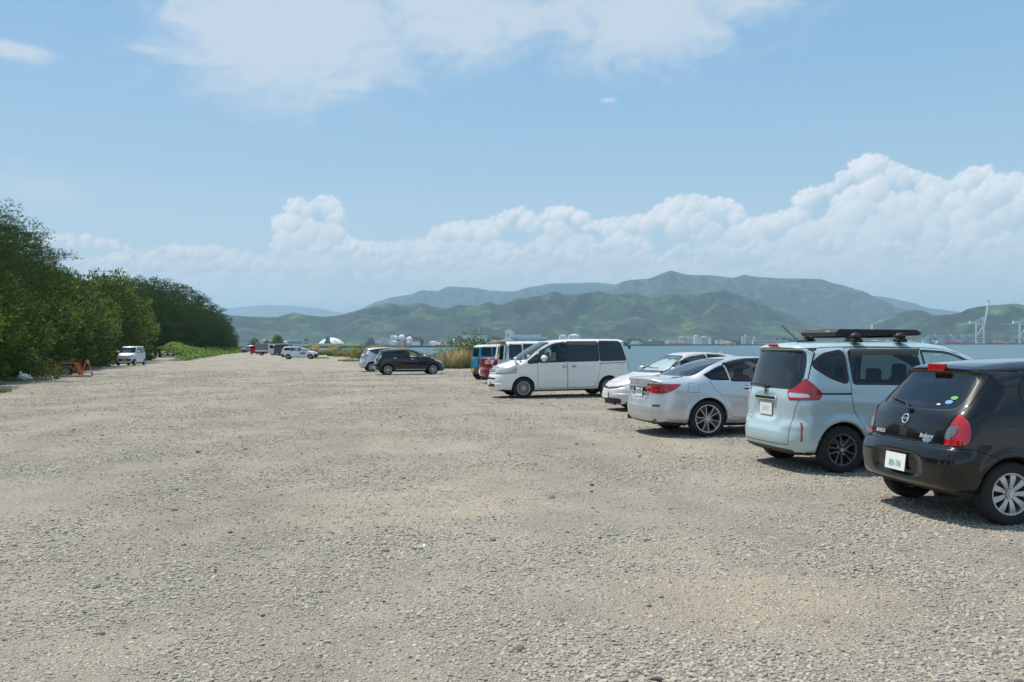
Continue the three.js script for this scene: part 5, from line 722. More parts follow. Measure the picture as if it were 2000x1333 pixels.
    if (S.dash) { part(car, 'dashboard', rbx(0.45, 0.3, 2 * fw - 0.1, 0.08, S.dash[0], S.dash[1], 0), LINING); part(car, 'steering_wheel', new THREE.TorusGeometry(0.185, 0.016, 8, 28).rotateY(Math.PI / 2).rotateZ(0.4).translate(S.dash[0] - 0.36, S.dash[1] + 0.06, 0.36), BLACK); }
  }
  for (const [wx, sp] of [[W.f, 0.2], [W.r, 0.35]]) for (const s of [-1, 1]) addWheel(car, wx, W.R - 0.006, s * (W.track / 2), { ...W, mat: W.mat, spin: (W.spin ?? 0) + sp * s });
  part(car, 'axle', merge([rod(V3(W.r, W.R, -W.track / 2 + 0.05), V3(W.r, W.R, W.track / 2 - 0.05), 0.045), bx(1.4, 0.1, 0.7, 0, sh.Y0 + 0.06, 0)]), UNDER);
  car.userData_shell = sh;
  // find the skin along an axis
  const surfEnd = (y, z, rear) => { let a = rear ? sh.XR - 0.3 : sh.XF + 0.3, b = 0; for (let i = 0; i < 40; i++) { const m = (a + b) / 2; if (sh.f(m, y, z) > 0) a = m; else b = m; } return (a + b) / 2; };
  const surfSide = (x, y, s) => { let a = sh.HW + 0.2, b = 0; for (let i = 0; i < 40; i++) { const m = (a + b) / 2; if (sh.f(x, y, s * m) > 0) a = m; else b = m; } return s * (a + b) / 2; };
  const surfTop = (x, z) => { let a = sh.Y1 + 0.3, b = 0.6; for (let i = 0; i < 40; i++) { const m = (a + b) / 2; if (sh.f(x, m, z) > 0) a = m; else b = m; } return (a + b) / 2; };
  const normalAt = (x, y, z) => { const e = 0.01, f = sh.f; return V3(f(x + e, y, z) - f(x - e, y, z), f(x, y + e, z) - f(x, y - e, z), f(x, y, z + e) - f(x, y, z - e)).normalize(); };
  // puts a thing modelled facing +z (x right, y up) on the skin
  const stick = (m, p, out = 0.002, roll = 0) => { const n = normalAt(p.x, p.y, p.z), up = V3(0, 1, 0), r = up.clone().cross(n).normalize(), u = n.clone().cross(r); m.quaternion.setFromRotationMatrix(new THREE.Matrix4().makeBasis(r, u, n)); if (roll) m.rotateZ(roll); m.position.copy(p).addScaledVector(n, out); return m; };
  const onEnd = (m, y, z, rear, out, roll) => stick(m, V3(surfEnd(y, z, rear), y, z), out, roll), onSide = (m, x, y, s, out, roll) => stick(m, V3(x, y, surfSide(x, y, s)), out, roll), onTop = (m, x, z, out) => { const p = V3(x, surfTop(x, z), z); m.position.copy(p).y += out ?? 0; return m; };
  return { car, S, sh, surfEnd, surfSide, surfTop, onEnd, onSide, onTop, stick };
}
function handle(K, x, y, s, mat, len = 0.19) { const g = new THREE.Group(); g.name = 'door_handle'; K.car.add(g); part(g, 'recess', new THREE.SphereGeometry(0.05, 14, 8).scale(1.3, 0.75, 0.15), mat === CHROME ? GAP : K.S.paint); part(g, 'grip', rbx(len, 0.032, 0.022, 0.01, 0, 0.004, 0.024), mat); K.onSide(g, x, y, s, 0); return g; }
function mirror(K, x, y, s, mat, size = 1) { const g = new THREE.Group(); g.name = 'door_mirror'; K.car.add(g); const z = K.surfSide(x, y - 0.03, s); g.position.set(x, y, z); part(g, 'housing', new THREE.SphereGeometry(0.11 * size, 18, 12).scale(0.62, 0.72, 1.05).translate(0, 0.04, s * 0.13 * size), mat); part(g, 'mirror_glass', new THREE.CircleGeometry(0.075 * size, 18).scale(1.25, 0.9, 1).rotateY(-Math.PI / 2).translate(-0.066 * size, 0.04, s * 0.13 * size), CHROME); part(g, 'arm', rbx(0.07, 0.035, 0.1, 0.012, 0, -0.015, s * 0.03), BLACK); return g; }
function plate(K, y, z, rear, mat, out = 0.012, lean) { const g = new THREE.Group(); g.name = 'number_plate'; K.car.add(g); part(g, 'plate_face', new THREE.PlaneGeometry(0.33, 0.165).translate(0, 0, 0.0045), mat); part(g, 'plate_back', bx(0.336, 0.171, 0.006), K.S.plateFrame ?? STEEL); K.onEnd(g, y, z, rear, out); if (lean !== undefined) { g.rotation.set(0, rear ? -Math.PI / 2 : Math.PI / 2, 0); g.rotateX(-lean); } return g; }
function wiper(K, pts, r = 0.008) { const g = new THREE.Group(); g.name = 'wiper'; K.car.add(g); const v = pts.map((p) => V3(...p)); part(g, 'arm', merge([cyl(0.022, 0.026, 0.03, 12).rotateZ(Math.PI / 2).translate(...pts[0]), rod(v[0], v[1], r * 1.4, 6, r)]), BLACK); part(g, 'blade', rod(v[1].clone().lerp(v[2], -0.15), v[2], r * 0.8), BLACK); return g; }
console.log('car kit');
// ---------------------------------------------------------------- the parked vehicles
const ROW = 'cars parked in a row along the water';
const placed = (wheelX, wheelD, wx, wz, turn) => { const c = Math.cos(turn), s = Math.sin(turn); return [wheelX - (wx * c + wz * s), 0, -wheelD - (-wx * s + wz * c)]; };   // where a car stands whose wheel (wx, wz) touches the ground there
const { FontLoader } = await import('three/addons/loaders/FontLoader.js'), { TextGeometry } = await import('three/addons/geometries/TextGeometry.js');
const BADGE = std([0.78, 0.79, 0.80], 0.4, 0.5);
const FONT = await new FontLoader().loadAsync('fonts/droid/droid_sans_bold.typeface.json'), SERIF = await new FontLoader().loadAsync('fonts/droid/droid_serif_bold.typeface.json');
const letters = (t, h, d = 0.004, font = FONT, slant = 0) => { const g = new TextGeometry(t, { font, size: h, depth: d, curveSegments: 3, bevelEnabled: false }); g.center(); if (slant) g.applyMatrix4(new THREE.Matrix4().makeShear(0, 0, slant, 0, 0, 0)); return g; };
{
  // black hatchback, nearest the camera
  const S = { cell: 0.022, category: 'car', paint: paint([0.0075, 0.0062, 0.0060], 0.25, 0.34), edge: 0.011, gap: 0.0035,
    profile: [[-1.66, 0.25, 1], [-1.80, 0.30], [-1.865, 0.42], [-1.872, 0.58], [-1.83, 0.685], [-1.785, 0.72, 1], [-1.775, 0.80], [-1.735, 0.95], [-1.69, 1.03], [-1.60, 1.12], [-1.47, 1.27], [-1.375, 1.385], [-1.40, 1.43, 1], [-1.30, 1.462], [-1.0, 1.495], [-0.5, 1.52], [0, 1.515], [0.35, 1.48], [0.62, 1.40], [0.95, 1.19], [1.2, 1.02], [1.36, 0.955], [1.6, 0.87], [1.82, 0.73], [1.93, 0.58], [1.95, 0.40], [1.86, 0.24, 1], [1.5, 0.19], [0, 0.17], [-1.4, 0.2]],
    plan: [[-1.9, 0.765], [-1.6, 0.81], [-1.225, 0.825], [-0.4, 0.832], [0.6, 0.828], [1.25, 0.815], [1.7, 0.74], [1.95, 0.66]],
    belt: [[-1.9, 1.03], [-1.2, 1.0], [0, 0.955], [1.2, 0.92], [2, 0.85]], yMax: 0.62, tuck: 0.055, upper: 0.035, tumble: 0.36, crown: 0.12, bowF: 0.42, bowR: 0.11, k: [0.20, 0.14, 0.4], flare: 0.016, roofBow: 0.045,
    wheel: { f: 1.225, r: -1.225, R: 0.294, rim: 0.192, w: 0.175, track: 1.455, arch: 0.332, style: { n: 9, kind: 'petal', nuts: 4 }, mat: std([0.50, 0.51, 0.52], 0.38, 0.75), spin: 0.15 },
    floor: [-1.5, 1.1], seats: [[-0.9, 0, 1.1], [0.15, 0.36, 1.2]], dash: [0.85, 0.88],
    endMod: (x, y, az) => { if (x > -1.2) return 0; let d = 0; /* bowl for the plate and the step over the bumper */ const u = az / 0.38, v = (y - 0.50) / 0.115; d += 0.030 * sstep(1.15, 0.8, Math.pow(u * u * u * u + v * v * v * v, 0.25)); const e = (y - 0.36) / 0.05; d -= 0.012 * Math.exp(-e * e) * (az < 0.7 ? 1 : 0.5); return d; } };
  S.regions = [
    { n: 'rear_window', mat: DARKGLASS, face: 'rear', lean: 0.05, end: [[-0.60, 1.055, 0.10], [-0.57, 1.30, 0.12], [-0.46, 1.395, 0.1], [0.46, 1.395, 0.1], [0.57, 1.30, 0.12], [0.60, 1.055, 0.10], [0.3, 1.04, 0.3], [-0.3, 1.04, 0.3]], signed: true, frame: 0.008, shift: -0.005 },
    { n: 'reverse_lamp', mat: phys([0.16, 0.155, 0.155], { roughness: 0.08, metalness: 0.3, clearcoat: 1 }), face: null, split: true, side: [[-1.95, 0.78], [-1.6, 0.78], [-1.6, 0.92], [-1.95, 0.92]], end: [[0.585, 0.785, 0.02], [0.605, 0.90, 0.03], [0.70, 0.915, 0.03], [0.69, 0.83, 0.05], [0.65, 0.79, 0.03]], frame: 0.006, frameName: 'lamp_gasket', frameMat: CLEARLENS, shift: 0.006 },
    { n: 'tail_lamp', mat: REDLENS, face: null, split: true, side: [[-1.95, 0.70], [-1.625, 0.74, 0.08], [-1.60, 0.93, 0.14], [-1.65, 1.065, 0.05], [-1.95, 1.05]], end: [[0.585, 0.715, 0.03], [0.61, 0.88, 0.06], [0.66, 1.04, 0.05], [0.9, 1.05], [0.9, 0.715]], frame: 0.005, frameName: 'lamp_gasket', frameMat: GAP, shift: 0.006 },
    { n: 'side_window', mat: TINT, face: 'side', side: [[-0.98, 1.03, 0.03], [-1.04, 1.22, 0.09], [-0.86, 1.365, 0.10], [-0.30, 1.415, 0.03], [-0.30, 1.0, 0.03]], frame: 0.03, shift: -0.004 },
    { n: 'side_window', mat: GLASS, face: 'side', side: [[-0.22, 0.995, 0.03], [-0.22, 1.415, 0.03], [0.30, 1.40, 0.08], [0.62, 1.24, 0.08], [0.98, 0.985, 0.03]], frame: 0.03, shift: -0.004 },
    { n: 'windscreen', mat: GLASS, face: 'front', lean: 0.18, end: [[-0.70, 1.02, 0.08], [-0.52, 1.42, 0.1], [0.52, 1.42, 0.1], [0.70, 1.02, 0.08]], signed: true, frame: 0.012, shift: -0.003 },
    { n: 'head_lamp', mat: CLEARLENS, split: true, face: null, side: [[1.45, 0.74], [1.5, 0.98, 0.08], [2, 0.85], [2, 0.66]], end: [[0.40, 0.68, 0.06], [0.42, 0.86, 0.08], [0.66, 0.94, 0.08], [0.9, 0.9], [0.9, 0.7]], shift: 0.004 },
    { n: 'grille', mat: BLACK, face: 'front', end: [[-0.42, 0.36, 0.05], [-0.48, 0.5, 0.05], [0.48, 0.5, 0.05], [0.42, 0.36, 0.05]], signed: true, shift: -0.02 },
    { n: 'tailgate', seam: 0.004, face: 'rear', lean: -0.02, end: [[-0.50, 0.725, 0.03], [-0.665, 1.06, 0.08], [-0.60, 1.415, 0.06], [0.60, 1.415, 0.06], [0.665, 1.06, 0.08], [0.50, 0.725, 0.03]], signed: true },
    { n: 'rear_door', seam: 0.0035, face: 'side', lean: 0.25, side: [[-0.78, 0.52, 0.10], [-1.02, 0.98, 0.2], [-1.10, 1.24, 0.16], [-0.88, 1.41, 0.12], [-0.26, 1.455, 0.02], [-0.26, 0.27, 0.03], [-0.78, 0.27, 0.05]] },
    { n: 'front_door', seam: 0.0035, face: 'side', lean: 0.25, side: [[-0.25, 0.27, 0.03], [-0.25, 1.455, 0.02], [0.34, 1.44, 0.12], [1.06, 0.95, 0.06], [0.86, 0.27, 0.06]] },
    { n: 'panel_gap', mat: GAP, line: [[-1.95, 0.70], [-1.60, 0.705], [-1.36, 0.62]], w: 0.0035, face: 'side', lean: -1, shift: -0.004 },
    { n: 'panel_gap', mat: GAP, line: [[-1.40, 0.56], [-1.2, 0.56]], on: 'top', w: 0.003, shift: -0.004, face: 'up', lean: 0.5 },
    { n: 'panel_gap', mat: GAP, line: [[-1.36, 0.565], [-0.2, 0.575], [0.5, 0.56]], on: 'top', w: 0.004, shift: -0.004, face: 'up', lean: 0.4 },
    { n: 'front_bumper', seam: 0.0035, face: null, side: [[1.5, 0.15], [1.62, 0.62], [2.1, 0.66], [2.1, 0.15]] },
  ];
  const turn = 0.152, K = buildCar(S, 'parked_hatchback', 'small black hatchback with silver wheels, nearest car at the edge of the picture', placed(4.58, 7.9, -1.225, 0.80, turn), turn, ROW), { car, onEnd, onSide } = K;
  // lamps: clear lower inner segment
  { const m = part(car, 'brake_lamp', rbx(0.25, 0.075, 0.05, 0.01), REDLENS); m.position.set(-1.40, 1.435, 0); m.rotation.y = -Math.PI / 2; }
  const em = new THREE.Group(); em.name = 'emblem'; car.add(em); part(em, 'ring', new THREE.TorusGeometry(0.047, 0.0085, 8, 28), CHROME); part(em, 'bar', rbx(0.118, 0.024, 0.012, 0.003, 0, 0, 0.004), CHROME); part(em, 'lettering', letters('NISSAN', 0.011, 0.002).translate(0, 0, 0.011), TRIM); onEnd(em, 0.925, 0, true, 0.006);
  onEnd(part(car, 'lettering', letters('MARCH', 0.038, 0.004), BADGE), 0.775, -0.40, true, 0.003);
  onEnd(part(car, 'lettering', letters('Bolero', 0.040, 0.004, SERIF, 0.2), BADGE), 0.79, 0.36, true, 0.003);
  onEnd(part(car, 'lettering', letters('AUTECH', 0.022, 0.004, FONT, 0.25), BADGE), 0.755, 0.37, true, 0.003);
  onEnd(part(car, 'badge', rbx(0.085, 0.02, 0.004, 0.002), std([0.05, 0.25, 0.6], 0.3)), 0.735, 0.36, true, 0.003);
  const h = new THREE.Group(); h.name = 'tailgate_handle'; car.add(h); part(h, 'recess', rbx(0.13, 0.075, 0.02, 0.01), GAP); part(h, 'lip', rbx(0.12, 0.028, 0.02, 0.008, 0, -0.03, 0.004), S.paint); onEnd(h, 0.79, 0, true, -0.006);
  onEnd(part(car, 'camera_lens', new THREE.SphereGeometry(0.012, 10, 8), TRIM), 0.855, 0, true, 0.002);
  plate(K, 0.505, 0, true, PLATE_NUM, 0.018, 0.12);
  { const e = (y, z) => [K.surfEnd(y, z, true) - 0.018, y, z]; wiper(K, [e(1.015, 0.03), e(1.075, -0.12), e(1.11, -0.46)]); }
  for (const [y, z, c, w, hh] of [[1.155, 0.455, [0.12, 0.36, 0.10], 0.042, 0.022], [1.115, 0.43, [0.12, 0.30, 0.55], 0.045, 0.025], [1.088, 0.33, [0.65, 0.6, 0.58], 0.024, 0.012]]) onEnd(part(car, 'sticker', new THREE.CircleGeometry(1, 24).scale(w, hh, 1), std(c, 0.4)), y, z, true, 0.001);
  for (const s of [-1, 1]) { handle(K, -0.62, 0.86, s, S.paint); handle(K, 0.2, 0.85, s, S.paint); mirror(K, 0.86, 1.02, s, S.paint); }
  part(car, 'exhaust_pipe', merge([rod(V3(-1.3, 0.24, 0.42), V3(-1.72, 0.22, 0.42), 0.028, 12), cyl(0.09, 0.09, 0.4, 12).rotateZ(Math.PI / 2).translate(-1.35, 0.27, 0.2)]), UNDER);
  part(car, 'antenna', rod(V3(0.35, 1.48, 0), V3(0.1, 1.62, 0), 0.006), BLACK);
}
const HEADLENS = phys([0.42, 0.44, 0.38], { roughness: 0.18, metalness: 0.35, clearcoat: 1, clearcoatRoughness: 0.02 });
const mir = (h) => [...h.map(([z, y, r]) => [-z, y, r]), ...h.slice().reverse()];           // a shape across the car from its right half, listed upwards
const wrap = { face: null, split: true, frame: 0.005, frameName: 'lamp_gasket', frameMat: GAP, shift: 0.005 };
const darken = (m, k) => { const c = m.clone(); c.color.multiplyScalar(k); return c; };
{
  // pale aqua minivan with a flat black roof box
  const S = { cell: 0.024, category: 'minivan', paint: paint([0.455, 0.585, 0.61], 0.2, 0.36), edge: 0.012, gap: 0.004,
    profile: [[-1.95, 0.225, 1], [-2.03, 0.27], [-2.085, 0.37], [-2.09, 0.50], [-2.055, 0.60], [-2.03, 0.72], [-2.02, 0.95], [-1.985, 1.10], [-1.925, 1.35], [-1.855, 1.585], [-1.89, 1.635, 1], [-1.80, 1.675], [-1.4, 1.705], [-0.7, 1.715], [-0.1, 1.705], [0.4, 1.645], [0.8, 1.50], [1.2, 1.25], [1.5, 1.06], [1.75, 0.98], [2.0, 0.86], [2.14, 0.70], [2.18, 0.50], [2.12, 0.28, 1], [1.9, 0.2], [0, 0.18], [-1.5, 0.2]],
    plan: [[-2.1, 0.76], [-1.8, 0.825], [-1.37, 0.845], [0, 0.848], [1.0, 0.84], [1.5, 0.81], [1.9, 0.74], [2.2, 0.66]],
    belt: [[-2.1, 1.15], [-1.2, 1.12], [0, 1.06], [1.2, 1.0], [2.2, 0.9]], yMax: 0.6, tuck: 0.05, upper: 0.03, tumble: 0.25, crown: 0.1, bowF: 0.40, bowR: 0.16, k: [0.18, 0.20, 0.4], flare: 0.02, roofBow: 0.05,
    sideMod: (x, y) => { const c = interp([[-2.1, 0.80], [-1.6, 0.93], [-1.0, 0.90], [0, 0.80], [1.2, 0.72]], x), e = (y - c) / 0.07, g = (y - c + 0.13) / 0.09; return 0.012 * Math.exp(-e * e) - 0.010 * Math.exp(-g * g); },
    endMod: (x, y, az) => { if (x > -1.4) return 0; let d = 0; const u = az / 0.30, v = (y - 0.83) / 0.17; d += 0.030 * sstep(1.2, 0.75, Math.pow(u ** 4 + v ** 4, 0.25)); const e = (y - 0.60) / 0.05, q = (az - 0.62) / 0.08; d -= 0.022 * Math.exp(-e * e) * sstep(0.35, 0.6, az); d += 0.014 * Math.exp(-q * q) * sstep(0.66, 0.6, y) * sstep(0.3, 0.36, y); return d; },
    wheel: { f: 1.37, r: -1.37, R: 0.311, rim: 0.202, w: 0.185, track: 1.475, arch: 0.355, style: { n: 5, kind: 'pair', nuts: 5 }, mat: std([0.16, 0.165, 0.17], 0.32, 0.8), spin: 0.0 },
    floor: [-1.8, 1.2], seats: [[-1.15, 0, 1.18], [-0.3, 0.37, 1.26], [0.62, 0.37, 1.30]], dash: [1.2, 0.98], lining: std([0.05, 0.05, 0.05], 0.9) };
  S.regions = [
    { n: 'rear_window', mat: DARKGLASS, face: 'rear', lean: 0.1, end: mir([[0.58, 1.085, 0.05], [0.685, 1.20, 0.06], [0.67, 1.36, 0.1], [0.60, 1.585, 0.06]]), signed: true, frame: 0.007, shift: -0.004 },
    { n: 'reverse_lamp', mat: CLEARLENS, face: null, split: true, side: [[-2.2, 0.965], [-1.80, 0.985, 0.03], [-1.82, 1.03, 0.02], [-2.2, 1.055]], end: [[0.545, 0.985, 0.02], [0.52, 1.05, 0.02], [0.62, 1.06, 0.02], [0.95, 1.06], [0.95, 0.96], [0.6, 0.965, 0.02]], shift: 0.003 },
    { n: 'tail_lamp', mat: REDLENS, ...wrap, side: [[-2.2, 0.94], [-1.69, 0.955, 0.03], [-1.648, 1.035, 0.02], [-1.80, 1.20, 0.1], [-1.905, 1.285, 0.02], [-1.93, 1.27, 0.02], [-1.94, 1.22], [-2.2, 1.16]], end: [[0.495, 1.055, 0.02], [0.555, 0.945, 0.03], [0.95, 0.93], [0.95, 1.31], [0.745, 1.31, 0.02], [0.70, 1.20, 0.10], [0.60, 1.13, 0.06]] },
    { n: 'corner_reflector', mat: REDLENS, face: null, split: true, side: [[-1.925, 0.41], [-1.915, 0.655], [-1.895, 0.655], [-1.905, 0.41]], r: 0.004, end: [[0.6, 0.3], [1, 0.3], [1, 0.8], [0.6, 0.8]], shift: 0.002 },
    { n: 'quarter_window', mat: TINT, face: 'side', side: [[-1.685, 1.40, 0.03], [-1.56, 1.50, 0.12], [-1.31, 1.545, 0.02], [-1.31, 1.205, 0.02], [-1.50, 1.27, 0.1]], frame: 0.055, shift: -0.003 },
    { n: 'side_window', mat: TINT, face: 'side', side: [[-1.18, 1.175, 0.02], [-1.18, 1.56, 0.03], [-0.22, 1.56, 0.03], [-0.16, 1.155, 0.02]], frame: 0.035, shift: -0.003 },
    { n: 'side_window', mat: GLASS, face: 'side', side: [[-0.06, 1.145, 0.02], [-0.10, 1.56, 0.03], [0.30, 1.535, 0.1], [0.72, 1.36, 0.08], [0.98, 1.11, 0.02]], frame: 0.035, shift: -0.003 },
    { n: 'quarter_window', mat: GLASS, face: 'side', side: [[1.05, 1.10, 0.02], [0.84, 1.30, 0.02], [1.30, 1.08, 0.02]], frame: 0.02, shift: -0.003 },
    { n: 'windscreen', mat: GLASS, face: 'front', lean: 0.2, end: mir([[0.72, 1.06, 0.08], [0.56, 1.62, 0.1]]), signed: true, frame: 0.015, shift: -0.003 },
    { n: 'head_lamp', mat: CLEARLENS, ...wrap, side: [[1.6, 0.72], [1.6, 0.98, 0.08], [2.3, 0.86], [2.3, 0.68]], end: [[0.36, 0.70, 0.04], [0.38, 0.82, 0.04], [0.9, 1.0], [0.9, 0.7]] },
    { n: 'grille', mat: BLACK, face: 'front', end: mir([[0.45, 0.3, 0.05], [0.5, 0.48, 0.05]]), signed: true, shift: -0.02 },
    { n: 'rear_lip', mat: std([0.05, 0.052, 0.055], 0.6), face: null, side: [[-2.3, 0.1], [-2.3, 0.335], [-1.98, 0.30], [-1.86, 0.2], [-1.86, 0.1]], shift: 0.002 },
    { n: 'tailgate', seam: 0.004, face: 'rear', lean: 0.12, end: mir([[0.60, 0.36, 0.03], [0.63, 0.72, 0.1], [0.70, 0.95, 0.05], [0.735, 1.20, 0.1], [0.655, 1.615, 0.05]]), signed: true },
    { n: 'sliding_door', seam: 0.004, face: 'side', lean: 0.2, side: [[-1.0, 0.30, 0.08], [-1.03, 0.52, 0.2], [-1.24, 0.84, 0.14], [-1.245, 1.62, 0.02], [-0.12, 1.62, 0.02], [-0.10, 0.28, 0.03]] },
    { n: 'front_door', seam: 0.004, face: 'side', lean: 0.2, side: [[-0.09, 0.28, 0.03], [-0.11, 1.62, 0.02], [0.36, 1.59, 0.12], [0.98, 1.16, 0.03], [0.98, 0.28, 0.06]] },
    { n: 'slide_rail', mat: GAP, line: [[-1.70, 1.03], [-1.25, 1.025]], w: 0.011, face: 'side', shift: -0.004 },
    { n: 'panel_gap', mat: GAP, line: [[-1.97, 0.94], [-1.84, 0.88], [-1.76, 0.72], [-1.66, 0.62]], w: 0.002, face: 'side', lean: 0.05, shift: -0.003 },
    { n: 'panel_gap', mat: GAP, line: [[-1.86, 0.60], [-1.3, 0.62], [0.5, 0.62]], on: 'top', w: 0.006, face: 'up', lean: 0.4, shift: -0.004 },
  ];
  const turn = 0.195, K = buildCar(S, 'parked_minivan', 'pale aqua minivan with flat black roof box', placed(4.26, 11.09, -1.37, 0.82, turn), turn, ROW), { car, onEnd } = K;
  part(car, 'brake_lamp', rbx(0.03, 0.04, 0.24, 0.012, -1.895, 1.655, 0), REDLENS);
  const em = new THREE.Group(); em.name = 'emblem'; car.add(em); { const fr = new THREE.Shape([[-0.042, 0.045], [0.042, 0.045], [0.032, -0.045], [-0.032, -0.045]].map((p) => new THREE.Vector2(...p))); fr.holes.push(new THREE.Path([[-0.034, 0.037], [0.034, 0.037], [0.026, -0.037], [-0.026, -0.037]].map((p) => new THREE.Vector2(...p)))); part(em, 'frame', new THREE.ExtrudeGeometry(fr, { depth: 0.006, bevelEnabled: false }), CHROME); part(em, 'mark', merge([bx(0.012, 0.062, 0.006, -0.021, 0, 0.004), bx(0.012, 0.062, 0.006, 0.021, 0, 0.004), bx(0.04, 0.012, 0.006, 0, 0.002, 0.004)]), CHROME); } onEnd(em, 1.03, 0, true, 0.004);
  const gar = part(car, 'chrome_garnish', merge([rbx(0.56, 0.06, 0.03, 0.014)]), CHROME); onEnd(gar, 0.945, 0, true, 0.022);
  plate(K, 0.80, 0, true, PLATE, 0.012);
  onEnd(part(car, 'lettering', letters('FREED+', 0.04, 0.004), BADGE), 0.66, -0.46, true, 0.003);
  { const e = (y, z) => [K.surfEnd(y, z, true) - 0.02, y, z]; wiper(K, [e(1.09, 0.02), e(1.12, -0.15), e(1.115, -0.52)]); }
  for (const s of [-1, 1]) { handle(K, -0.32, 1.0, s, S.paint); handle(K, 0.08, 0.99, s, S.paint); mirror(K, 0.98, 1.16, s, S.paint, 1.1); part(car, 'rain_visor', (() => { const g = []; for (let i = 0; i < 12; i++) { const x0 = -1.18 + i * 0.085, q = (x, y) => V3(x, y, K.surfSide(x, y, s) + s * 0.016); g.push(bar(q(x0, 1.565), q(x0 + 0.09, 1.565), 0.012, 0.085)); } return merge(g); })(), phys([0.01, 0.01, 0.01], { roughness: 0.08, clearcoat: 1 })); }
  // roof bars and box
  for (const x of [-1.02, -0.36]) { const g = new THREE.Group(); g.name = 'roof_bar'; car.add(g); part(g, 'cross_bar', rbx(0.06, 0.025, 1.3, 0.01, x, 1.768, 0), BLACK); for (const s of [-1, 1]) { const f = part(g, 'bar_foot', merge([new THREE.SphereGeometry(0.07, 16, 12).scale(1.1, 0.72, 0.8).translate(0, 0.035, 0), rbx(0.15, 0.05, 0.11, 0.015, 0, -0.02, 0)]), BLACK); f.position.set(x, 1.735, s * 0.58); } }
  const rb = new THREE.Group(); rb.name = 'roof_box'; car.add(rb);
  { const sh = new THREE.Shape([[-0.64, 0], [0.60, 0], [0.635, 0.02], [0.56, 0.056], [-0.60, 0.066], [-0.65, 0.03]].map((p) => new THREE.Vector2(...p))), g = new THREE.ExtrudeGeometry(sh, { depth: 0.86, bevelEnabled: true, bevelSize: 0.012, bevelThickness: 0.012, bevelSegments: 2 }).translate(-0.56, 1.795, -0.45); part(rb, 'shell', g, std([0.016, 0.016, 0.017], 0.6)); part(rb, 'base_strip', bx(1.1, 0.014, 0.8, -0.56, 1.787, -0.02), std([0.3, 0.3, 0.3], 0.6)); const t = part(rb, 'lettering', letters('INNO', 0.03, 0.003).rotateY(-Math.PI / 2).translate(-1.212, 1.835, 0.22), std([0.8, 0.8, 0.8], 0.5)); part(rb, 'badge', bx(0.004, 0.03, 0.03, -1.212, 1.835, 0.145), std([0.6, 0.02, 0.02], 0.5)); }
  part(car, 'antenna', merge([rod(V3(-1.52, 1.70, 0.02), V3(-1.78, 1.93, 0.02), 0.007), rbx(0.09, 0.03, 0.05, 0.012, -1.50, 1.705, 0.02)]), BLACK);
}
